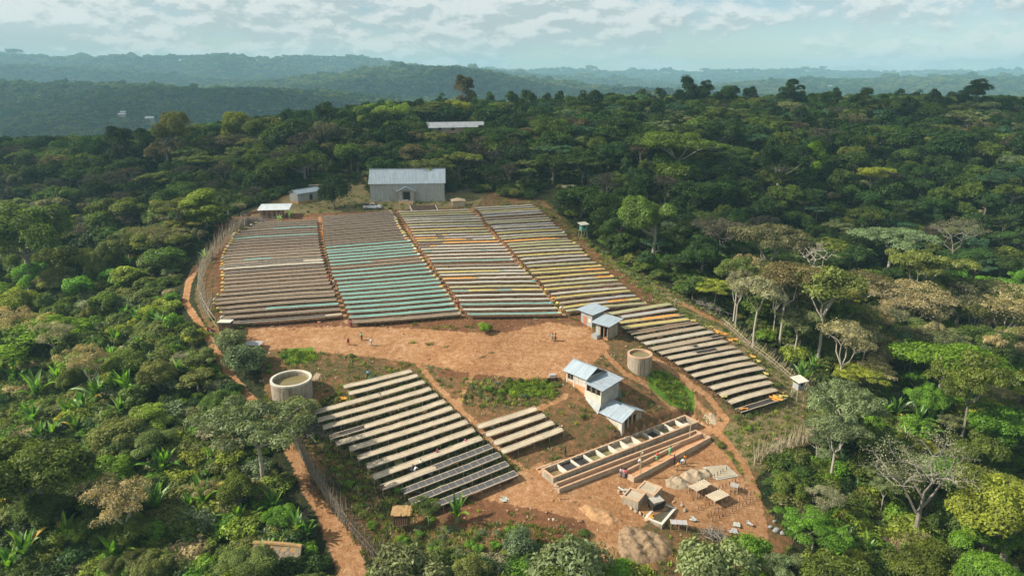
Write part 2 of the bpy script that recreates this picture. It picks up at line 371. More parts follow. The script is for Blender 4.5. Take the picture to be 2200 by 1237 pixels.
def ground_masks(px, py, inside):
    z = np.zeros(px.shape)
    soil = pmask(px, py, SITE, 14)
    fa = np.clip((py - 400) / 600, .25, 1)
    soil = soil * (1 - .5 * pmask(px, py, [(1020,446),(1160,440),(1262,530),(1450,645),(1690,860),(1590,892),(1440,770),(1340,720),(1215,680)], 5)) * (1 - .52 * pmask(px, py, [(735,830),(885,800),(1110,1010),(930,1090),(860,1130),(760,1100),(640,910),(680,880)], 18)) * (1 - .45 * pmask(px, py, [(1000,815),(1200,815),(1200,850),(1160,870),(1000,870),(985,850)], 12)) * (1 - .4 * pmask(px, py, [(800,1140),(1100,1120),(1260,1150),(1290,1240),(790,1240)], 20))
    pack = pmask(px, py, ROAD, 16)
    pack = np.maximum(pack, np.clip(1.35 - dseg(px, py, TRACK1) / (8 + 30 * np.clip((py - 600) / 560, 0, 1) ** 2), 0, 1))
    pack = np.maximum(pack, pmask(px, py, [(1155,1010),(1470,885),(1535,925),(1510,945),(1200,1055)], 3))
    for p in [[(858,456),(895,520),(930,575),(975,640),(1000,682)],[(1015,450),(1062,506),(1110,560),(1165,620),(1213,675)],[(688,470),(696,520),(712,590),(745,690)]]: pack = np.maximum(pack, .62 * np.clip(1.5 - dseg(px, py, p) / 7, 0, 1))
    for p in PATHS: pack = np.maximum(pack, .85 * np.clip(1.5 - dseg(px, py, p) / (9 * fa), 0, 1))
    pack = np.maximum(pack, .9 * pmask(px, py, WASH, 18))
    grn = z.copy()
    for k, g in enumerate(GREENS): grn = np.maximum(grn, pmask(px, py, g, 9) * (1 if k < 3 else .42))
    for g in RUTS: pack = pack * (1 - .5 * np.clip(1.6 - dseg(px, py, g) / 2.6, 0, 1) * (.6 + .4 * np.sin(px * .13 + py * .4)))
    dry = np.maximum(pmask(px, py, YARD, 8), .75 * pmask(px, py, DRYGRASS, 10))
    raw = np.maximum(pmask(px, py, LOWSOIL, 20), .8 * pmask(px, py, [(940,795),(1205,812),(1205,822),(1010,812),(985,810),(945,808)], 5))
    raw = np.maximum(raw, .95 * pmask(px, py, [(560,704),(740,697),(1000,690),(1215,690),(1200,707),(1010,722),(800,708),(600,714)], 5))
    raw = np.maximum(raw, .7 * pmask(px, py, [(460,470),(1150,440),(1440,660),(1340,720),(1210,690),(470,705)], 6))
    return soil, pack, grn, dry, raw
def ground_mat():
    t = NT('ground earth and grass'); P = t.pos()
    n1 = t.noise(.12, 8, .6, P); n2 = t.noise(1.1, 7, .65, P); n3 = t.noise(7, 4, .7, P); n4 = t.noise(.035, 4, .5, P)
    m1 = t.attr('mask_a'); m2 = t.attr('mask_b')
    s1 = t.n('ShaderNodeSeparateColor'); t.l(m1.outputs['Color'], s1.inputs[0]); s2 = t.n('ShaderNodeSeparateColor'); t.l(m2.outputs['Color'], s2.inputs[0])
    soil, pack, grn = s1.outputs; dry, raw, bare = s2.outputs
    def edge(m, n, lo=.38, hi=.62, k=.7):  # frays a mask with noise
        return t.rng(t.math('MULTIPLY_ADD', t.math('SUBTRACT', n, .5), k * 2, m), lo, hi, 0, 1, True)
    nn = t.math('ADD', t.math('MULTIPLY', n2, .6), t.math('MULTIPLY', n1, .4))
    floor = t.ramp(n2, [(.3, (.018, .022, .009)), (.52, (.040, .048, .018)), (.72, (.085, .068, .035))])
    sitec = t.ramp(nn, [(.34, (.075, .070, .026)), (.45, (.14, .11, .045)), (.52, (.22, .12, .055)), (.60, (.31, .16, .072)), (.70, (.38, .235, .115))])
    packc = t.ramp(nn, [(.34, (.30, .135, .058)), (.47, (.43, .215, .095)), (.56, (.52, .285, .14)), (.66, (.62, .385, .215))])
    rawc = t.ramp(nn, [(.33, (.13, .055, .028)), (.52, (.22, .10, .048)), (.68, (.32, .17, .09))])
    dryc = t.ramp(nn, [(.36, (.13, .12, .045)), (.5, (.25, .20, .09)), (.64, (.36, .27, .14))])
    grnc = t.ramp(n3, [(.3, (.07, .14, .018)), (.7, (.20, .34, .045))])
    c = t.mix(edge(soil, n2, k=.5), floor, sitec)
    c = t.mix(edge(dry, n2, k=.45), c, dryc); c = t.mix(t.math('MULTIPLY', edge(raw, nn, k=.6), .9), c, rawc)
    c = t.mix(t.math('MULTIPLY', edge(pack, n2, k=.35), .93), c, packc); c = t.mix(edge(grn, n2, k=.6), c, grnc)
    mp = t.n('ShaderNodeMapping'); mp.inputs['Rotation'].default_value = (0, 0, .35); mp.inputs['Scale'].default_value = (.12, 1.6, 1); t.l(P, mp.inputs[0]); rut = t.noise(1.0, 6, .65, mp.outputs[0]); n5 = t.noise(2.6, 8, .75, P)
    fine = t.math('MULTIPLY', t.math('MULTIPLY', t.rng(n3, .25, .75, .70, 1.28), t.rng(rut, .3, .7, .93, 1.07)), t.rng(n5, .3, .7, .72, 1.25)); c = t.mix(1.0, c, fine, 'MULTIPLY')
    h = t.math('ADD', t.math('ADD', t.math('MULTIPLY', n5, .9), t.math('MULTIPLY', rut, .2)), t.math('MULTIPLY', n3, .4))
    return t.pbr(c, .95, 0, h, .8, .5, .1)
GROUND = ground_mat()
def axis(fine0, fine1, step, lo, hi, g):
    a = list(np.arange(fine0, fine1 + step / 2, step)); s = step; v = a[-1]
    while v < hi: s *= g; v += s; a.append(v)
    s = step; v = a[0]; b = []
    while v > lo: s *= g; v -= s; b.append(v)
    return np.array(b[::-1] + a)
def build_ground():
    xs = axis(-72, 78, .5, -7600, 7600, 1.045); ys = axis(66, 215, .5, -420, 7900, 1.035)
    X, Y = np.meshgrid(xs, ys, indexing='ij'); Z = H(X.ravel(), Y.ravel())
    x = X.ravel(); y = Y.ravel(); px, py, d = proj(x, y, Z)
    near = (y > 55) & (y < 400) & (px > 200) & (px < 2000) & (py > 340) & (py < 1400)
    A = np.zeros((len(x), 5))
    r = ground_masks(px[near], py[near], None)
    for i in range(5): A[near, i] = r[i]
    nx, ny = len(xs), len(ys); I = np.arange(nx * ny).reshape(nx, ny)
    Q = np.stack([I[:-1, :-1], I[1:, :-1], I[1:, 1:], I[:-1, 1:]], -1).reshape(-1, 4)
    V = np.stack([x, y, Z], 1)
    onroad = (A[:, 1][Q].mean(1) > .5)
    px_q = px[Q].mean(1); py_q = py[Q].mean(1)
    track = onroad & (dseg(px_q, py_q, TRACK1) < 60) & (px_q < 800) & ~((px_q > 560) & (py_q < 860))
    def sub(name, sel, label):
        q = Q[sel]; u, inv = np.unique(q, return_inverse=True); q = inv.reshape(q.shape)
        me = npmesh(name, V[u], q, GROUND, smooth=True)
        for nm, cols in (('mask_a', (0, 1, 2)), ('mask_b', (3, 4, 4))):
            a = me.attributes.new(nm, 'FLOAT_COLOR', 'POINT'); cc = np.ones((len(u), 4), np.float32)
            for k, c in enumerate(cols): cc[:, k] = A[u][:, c]
            a.data.foreach_set('color', cc.ravel())
        return tag(put(name, me), label, None, None, 'structure')
    sub('ground', ~onroad, 'rolling ground of forest floor, red earth and dry grass')
    sub('dirt_road', onroad & ~track, 'packed orange dirt yard road and footpaths across the station')
    sub('dirt_track', track, 'rutted orange dirt track running outside the stake fence')
build_ground()
# ------------------------------------------------------------------ haze
def build_haze():
    t = NT('haze air'); v = t.n('ShaderNodeVolumePrincipled'); v.inputs['Color'].default_value = (.50, .86, 1.0, 1)
    v.inputs['Density'].default_value = .00019; v.inputs['Anisotropy'].default_value = .1; t.l(v.outputs[0], t.out.inputs['Volume'])
    b = MB(); b.box((0, 3800, 50), (15800, 8800, 330)); o = b.build('haze', t.m); tag(o, 'thin bluish air over the valleys', None, None, 'stuff')
build_haze()
# ------------------------------------------------------------------ drifting clouds high above, whose shade lies on the forest
def build_clouds():
    def vapour(nm, lo, hi):
        t = NT(nm); n = t.noise(.004, 5, .55, t.pos()); tr = t.n('ShaderNodeBsdfTransparent'); df = t.n('ShaderNodeBsdfDiffuse'); df.inputs[0].default_value = (.9, .9, .9, 1)
        m = t.n('ShaderNodeMixShader'); t.l(t.rng(n, .30, .55, lo, hi), m.inputs[0]); t.l(tr.outputs[0], m.inputs[1]); t.l(df.outputs[0], m.inputs[2]); t.l(m.outputs[0], t.out.inputs[0]); return t.m
    thin = vapour('thin cloud vapour', .12, .40); thick = vapour('thick cloud vapour', .45, .8)
    alt = 900
    for k, (tx, ty, rx, ry) in enumerate([(30,300,330,108),(-330,330,150,90),(440,360,230,140),(-450,1120,900,270),(200,2050,1000,230),(-1800,2900,1100,420)]):
        off = alt / math.tan(SUN_EL); hx = SUN_DIR.x / math.cos(SUN_EL); hy = SUN_DIR.y / math.cos(SUN_EL)
        V = []; seg = 72; rings = 9
        for i in range(rings + 1):
            ph = math.pi * i / rings
            for j in range(seg):
                a = 2 * math.pi * j / seg; rr = 1 + .10 * math.sin(3 * a + k) + .07 * math.sin(7 * a + 2 * k) + .05 * math.sin(15 * a + k)
                V.append((rx * rr * math.sin(ph) * math.cos(a), ry * rr * math.sin(ph) * math.sin(a), 45 * math.cos(ph) * (1 if ph < 1.57 else .35) * (1 + .3 * math.sin(5 * a))))
        Q = [(i * seg + j, i * seg + (j+1) % seg, (i+1) * seg + (j+1) % seg, (i+1) * seg + j) for i in range(rings) for j in range(seg)]
        me = npmesh('cloud', V, Q, thin if k < 3 else thick, smooth=True)
        o = put('cloud', me, None, (tx + hx * off, ty + hy * off, alt + 20)); tag(o, 'drifting fair weather cloud high above the forest', None, 'clouds', 'structure')
build_clouds()
# ------------------------------------------------------------------ vegetation
def leafmat(name, dark, bright, trans=.35, usecol=True):
    t = NT(name); v = t.attr('v').outputs['Fac']; oi = t.n('ShaderNodeObjectInfo'); P = t.pos(); n = t.noise(.45, 3, .6, P)
    f = t.math('ADD', t.math('MULTIPLY', v, .6), t.math('MULTIPLY', n, .4))
    c = t.ramp(f, [(.2, dark), (.8, bright)])
    r = t.ramp(oi.outputs['Random'], [(0, (.75, .85, .8)), (.35, (1.15, 1.0, .8)), (.65, (.85, 1.0, 1.0)), (1, (1.2, 1.15, .9))])
    c = t.mix(1.0, c, r, 'MULTIPLY')
    if usecol: c = t.mix(1.0, c, oi.outputs['Color'], 'MULTIPLY')
    d = t.n('ShaderNodeBsdfDiffuse'); t.l(c, d.inputs[0]); tl = t.n('ShaderNodeBsdfTranslucent'); t.l(t.mix(1.0, c, (1.15, 1.25, .5), 'MULTIPLY'), tl.inputs[0])
    g = t.n('ShaderNodeBsdfGlossy'); g.inputs[0].default_value = (1, 1, 1, 1); g.inputs[1].default_value = .5
    m = t.n('ShaderNodeMixShader'); m.inputs[0].default_value = trans; t.l(d.outputs[0], m.inputs[1]); t.l(tl.outputs[0], m.inputs[2])
    m2 = t.n('ShaderNodeMixShader'); m2.inputs[0].default_value = .015; t.l(m.outputs[0], m2.inputs[1]); t.l(g.outputs[0], m2.inputs[2]); t.l(m2.outputs[0], t.out.inputs[0]); return t.m
# hues multiply this neutral leaf
LEAF = leafmat('leaf', (.30, .31, .30), (1.55, 1.5, 1.4))
def hueleaf(hue, _c={}):
    if hue not in _c:
        c = HUES[hue]; _c[hue] = leafmat('leaf ' + hue, tuple(v * .30 for v in c), tuple(v * 1.5 for v in c), usecol=False)
    return _c[hue]
BARK = simple('bark brown', (.11, .085, .06), .35, 4)
BARKP = simple('bark pale', (.42, .37, .29), .25, 3)
BARKG = simple('bark grey', (.24, .21, .17), .3, 3)
HUES = {'deep': (.046, .082, .020), 'dark': (.070, .125, .028), 'mid': (.14, .195, .036), 'bright': (.19, .34, .035), 'lime': (.34, .40, .06),
        'olive': (.205, .235, .065), 'sage': (.24, .285, .145), 'brown': (.20, .185, .10), 'tan': (.44, .39, .25), 'blue': (.085, .165, .085), 'plum': (.135, .115, .09)}
HUEWORD = {'deep': 'deep green', 'dark': 'dark green', 'mid': 'mid green', 'bright': 'bright green', 'lime': 'yellow-green', 'olive': 'olive', 'sage': 'grey-green', 'brown': 'brownish', 'tan': 'dry tan', 'blue': 'bluish green', 'plum': 'purplish brown'}
def skeleton(r, h0, levels, nk, spread, flat, up, l0, shrink, rad, lean=0.0, mb=None, sides=5, wig=.12):
    """trunk and limbs: returns the builder and the twig ends"""
    mb = mb or MB(); tips = []
    def unit(v): return v / (np.linalg.norm(v) + 1e-9)
    def go(p, d, L, rr, lev):
        mid = p + d * L * .5 + r.normal(size=3) * L * wig; end = p + d * L + r.normal(size=3) * L * wig * .5
        s = max(3, sides - lev)
        mb.tube([p, mid, end], [rr, rr * .82, rr * .62], s, cap=False)
        if lev == levels: tips.append(end); return
        k = nk[min(lev, len(nk) - 1)]; a0 = r.uniform(0, 6.28)
        for i in range(k):
            a = a0 + 6.283 * i / k + r.uniform(-.4, .4); q = unit(np.cross(d, (math.sin(a), math.cos(a), .3)))
            e = np.array([math.cos(a), math.sin(a), 0.0]); nd = unit(d * (1 - spread) + e * spread * 1.3 + r.normal(size=3) * .18 + np.array([0, 0, up]))
            nd[2] *= flat[min(lev, len(flat) - 1)]; nd = unit(nd)
            go(end, nd, L * shrink[min(lev, len(shrink) - 1)] * r.uniform(.8, 1.2), rr * (.62 if k > 1 else .8), lev + 1)
    d0 = unit(np.array([lean, lean * .4, 1.0])); end = d0 * h0
    mb.tube([(0, 0, -.6), d0 * h0 * .5 + r.normal(size=3) * h0 * .02, end], [rad * 1.25, rad * .95, rad * .8], sides + 1, cap=False)
    k = nk[0]; a0 = r.uniform(0, 6.28)
    for i in range(k):
        a = a0 + 6.283 * i / k + r.uniform(-.3, .3); e = np.array([math.cos(a), math.sin(a), 0]); nd = unit(e * spread * 1.4 + np.array([0, 0, up + .55]) + d0 * (1 - spread) + r.normal(size=3) * .1)
        nd[2] *= flat[0]; nd = unit(nd); go(end, nd, l0 * r.uniform(.8, 1.2), rad * .6, 1)
    return mb, tips
def foliage(r, tips, n, rx, rz, size, upb=.5, jit=.25, droop=0.0):
    """leaf sprays spread through clumps round the twig ends"""
    T = np.array(tips); m = len(T); w = r.uniform(.6, 1.4, m); w /= w.sum()
    idx = r.choice(m, n, p=w); sc = r.uniform(.75, 1.3, m)[idx][:, None]; tone = r.uniform(0, 1, m)[idx]
    d = r.normal(size=(n, 3)); d /= np.linalg.norm(d, axis=1)[:, None]; d[:, 2] = np.where(d[:, 2] < -.35, -d[:, 2], d[:, 2])
    rad = r.uniform(.45, 1.05, n)[:, None] ** .6
    p = T[idx] + d * rad * sc * np.array([rx, rx, rz]) + r.normal(size=(n, 3)) * jit * .3
    nrm = d + r.normal(size=(n, 3)) * .55 + np.array([0, 0, upb]); nrm /= np.linalg.norm(nrm, axis=1)[:, None]
    a = np.cross(nrm, r.normal(size=(n, 3))); a /= np.linalg.norm(a, axis=1)[:, None]; b = np.cross(nrm, a)
    s = size * r.uniform(.6, 1.4, n)[:, None]; up = nrm * s * .25
    V = np.stack([p - a * s, p - b * s * .45 + up, p + a * s - up * droop, p + b * s * .45 + up], 1).reshape(-1, 3)
    Q = np.arange(4 * n).reshape(n, 4); val = np.clip(.55 * tone + .45 * r.uniform(0, 1, n), 0, 1)
    return V, Q, val
KINDS = {
 'dome': dict(h0=2.6, lobes='ball', R=3.6, hz=3.1, cz=4.6, nl=30, rad=.30, rx=1.25, rz=1.1, n=15000, size=.185, bark=BARK),
 'broad': dict(h0=3.6, lobes='wide', R=5.0, hz=3.0, cz=6.6, nl=36, rad=.38, rx=1.35, rz=1.0, n=24000, size=.17, bark=BARKG),
 'tall': dict(h0=3.5, lobes='tall', R=2.9, hz=5.6, cz=8.6, nl=34, rad=.38, rx=1.4, rz=1.3, n=14000, size=.22, bark=BARKG),
 'umbrella': dict(h0=5.2, levels=3, nk=(5, 3, 3), spread=.76, flat=(.85, .6, .45), up=.4, l0=3.8, shrink=(.62, .6), rad=.26, rx=1.3, rz=.5, n=12000, size=.20, bark=BARKG),
 'airy': dict(h0=6.2, levels=3, nk=(4, 3, 3), spread=.55, flat=(1, .9, .8), up=.5, l0=2.6, shrink=(.72, .62), rad=.18, rx=1.0, rz=.7, n=7000, size=.17, bark=BARKP),
 'dry': dict(h0=3.4, levels=4, nk=(4, 3, 3, 2), spread=.62, flat=(1, .9, .8), up=.42, l0=2.9, shrink=(.7, .6, .55), rad=.2, rx=.85, rz=.55, n=6000, size=.13, bark=BARKG),
 'bush': dict(h0=.4, lobes='ball', R=1.35, hz=.95, cz=1.15, nl=16, rad=.06, rx=.62, rz=.5, n=5200, size=.10, bark=BARK),
 'cypress': dict(h0=1.5, lobes='tall', R=1.5, hz=4.2, cz=5.4, nl=22, rad=.2, rx=.9, rz=1.1, n=9000, size=.2, bark=BARK)}
def lobe_points(r, k):
    n = k['nl']; d = r.normal(size=(n, 3)); d /= np.linalg.norm(d, axis=1)[:, None]; q = r.uniform(.35, 1.0, n)[:, None] ** .5
    if k['lobes'] == 'ball':
        d[:, 2] = np.abs(d[:, 2]) * 1.05 - .42; q *= r.uniform(.8, 1.12, n)[:, None]
    if k['lobes'] == 'wide':
        d[:, 2] = np.abs(d[:, 2]) - .25; c = r.normal(size=(6, 2)); c /= np.linalg.norm(c, axis=1)[:, None]; g = r.integers(0, 6, n); d[:, :2] = d[:, :2] * .55 + c[g] * .65
    P = d * q * np.array([k['R'], k['R'], k['hz']])
    if k['lobes'] == 'tall':
        f = P[:, 2] / k['hz']; w = .55 + .55 * np.sqrt(np.clip(1 - (f * .9 + .1) ** 2, 0, 1)) + .25 * np.sin(f * 7 + r.uniform(0, 6)); P[:, 0] *= w; P[:, 1] *= w
    return P + np.array([0, 0, k['cz']])
def make_kind(kind, seed, lod):
    k = KINDS[kind]; r = np.random.default_rng(seed * 31 + sum(map(ord, kind)))
    if 'lobes' in k:
        tips = lobe_points(r, k); mb = MB(); top = np.array([r.normal() * .2, r.normal() * .2, k['h0']]); mb.tube([(0, 0, -.6), top * .5, top, (top[0] * .5, top[1] * .5, k['cz'] + k['hz'] * .2)], [k['rad'] * 1.25, k['rad'], k['rad'] * .75, k['rad'] * .3], 6, cap=False)
        for t in tips[:14]:
            b = top + np.array([0, 0, r.uniform(0, .5) * (t[2] - top[2]) if t[2] > top[2] else 0]); m = (b + t) / 2 + np.array([0, 0, -.25]) + r.normal(size=3) * .15; mb.tube([b, m, t], [k['rad'] * .42, k['rad'] * .28, k['rad'] * .12], 4, cap=False)
    else: mb, tips = skeleton(r, k['h0'], k['levels'], k['nk'], k['spread'], k['flat'], k['up'], k['l0'], k['shrink'], k['rad'])
    n, size = k['n'], k['size']
    if lod == 1: n = int(n * (.4 if kind == 'bush' else .28)); size *= 1.45 if kind == 'bush' else 1.7
    if lod == 2: n = int(n * .045); size *= 3.6
    V, Q, val = foliage(r, tips, n, k['rx'], k['rz'], size)
    return mb, V, Q, val, k['bark']
PROTO = {}
def proto(kind, seed, lod=0):
    key = (kind, seed, lod)
    if key not in PROTO:
        mb, V, Q, val, bark = make_kind(kind, seed, lod)
        tr = mb.mesh('trunk', bark); tr.polygons.foreach_set('use_smooth', [True] * len(tr.polygons))
        cr = npmesh('crown', V, Q, LEAF, val)
        PROTO[key] = (tr, cr, float(V[:, 2].max()), float(np.percentile(np.hypot(V[:, 0], V[:, 1]), 92)))
    return PROTO[key]
def huecol(hue, r=None, j=.12):
    c = HUES[hue]; f = 1.0 if r is None else r.uniform(1 - j, 1 + j)
    return (c[0] * f, c[1] * f, c[2] * f, 1)
def tree(name, kind, seed, loc, height, hue, label, cat='tree', group=None, width=None, lod=0, rz=None, bark=None, stretch=None):
    tr, cr, h, w = proto(kind, seed, lod); s = height / h
    e = empty(name, loc, label, cat, group, rng.uniform(0, 6.28) if rz is None else rz, s)
    if stretch: e.scale = (s * stretch, s * stretch, s)
    if width: q = width / (2 * w * s); e.scale = (s * q, s * q, s)
    t = put('trunk', tr, e)
    if bark: 
        t.material_slots[0].link = 'OBJECT'; t.material_slots[0].material = bark
    c = put('crown', cr, e); c.color = huecol(hue, rng)
    return e
def bare_tree(loc, height, label, seed, name='bare_tree', bark=None, group=None, lean=0.0, spread=.75, twig=True):
    r = np.random.default_rng(seed)
    mb, tips = skeleton(r, 4.0, 5, (4, 3, 3, 2, 2), spread, (1, .85, .8, .8), .3, 3.2, (.78, .68, .62, .6), .25, lean, sides=6, wig=.16)
    e = empty(name, loc, label, 'tree', group, 0, height / 12.0); sk = mb.mesh('trunk', bark or BARKP)
    # the trunk proper is a part, the fine twigs another
    n = len(mb.f); cut = int(n * .16)
    a = MB(); a.v = mb.v; a.f = mb.f; a.m = mb.m
    put('trunk', sk, e)
    if twig:
        V, Q, val = foliage(r, tips, 3200, .6, .35, .08, jit=.6); c = put('crown', npmesh('crown', V, Q, LEAF, val), e); c.color = huecol('tan')
    return e
# ---- ground projection helpers for planting
def base_from_px(px, py): return at(px, py)
def hm(px_h, loc):
    """metres for a height of px_h pixels standing at loc"""
    d = loc.y * math.cos(PITCH) + (CAMZ - loc.z) * math.sin(PITCH)
    return px_h * d / F / math.cos(PITCH + math.atan(0.05)) 
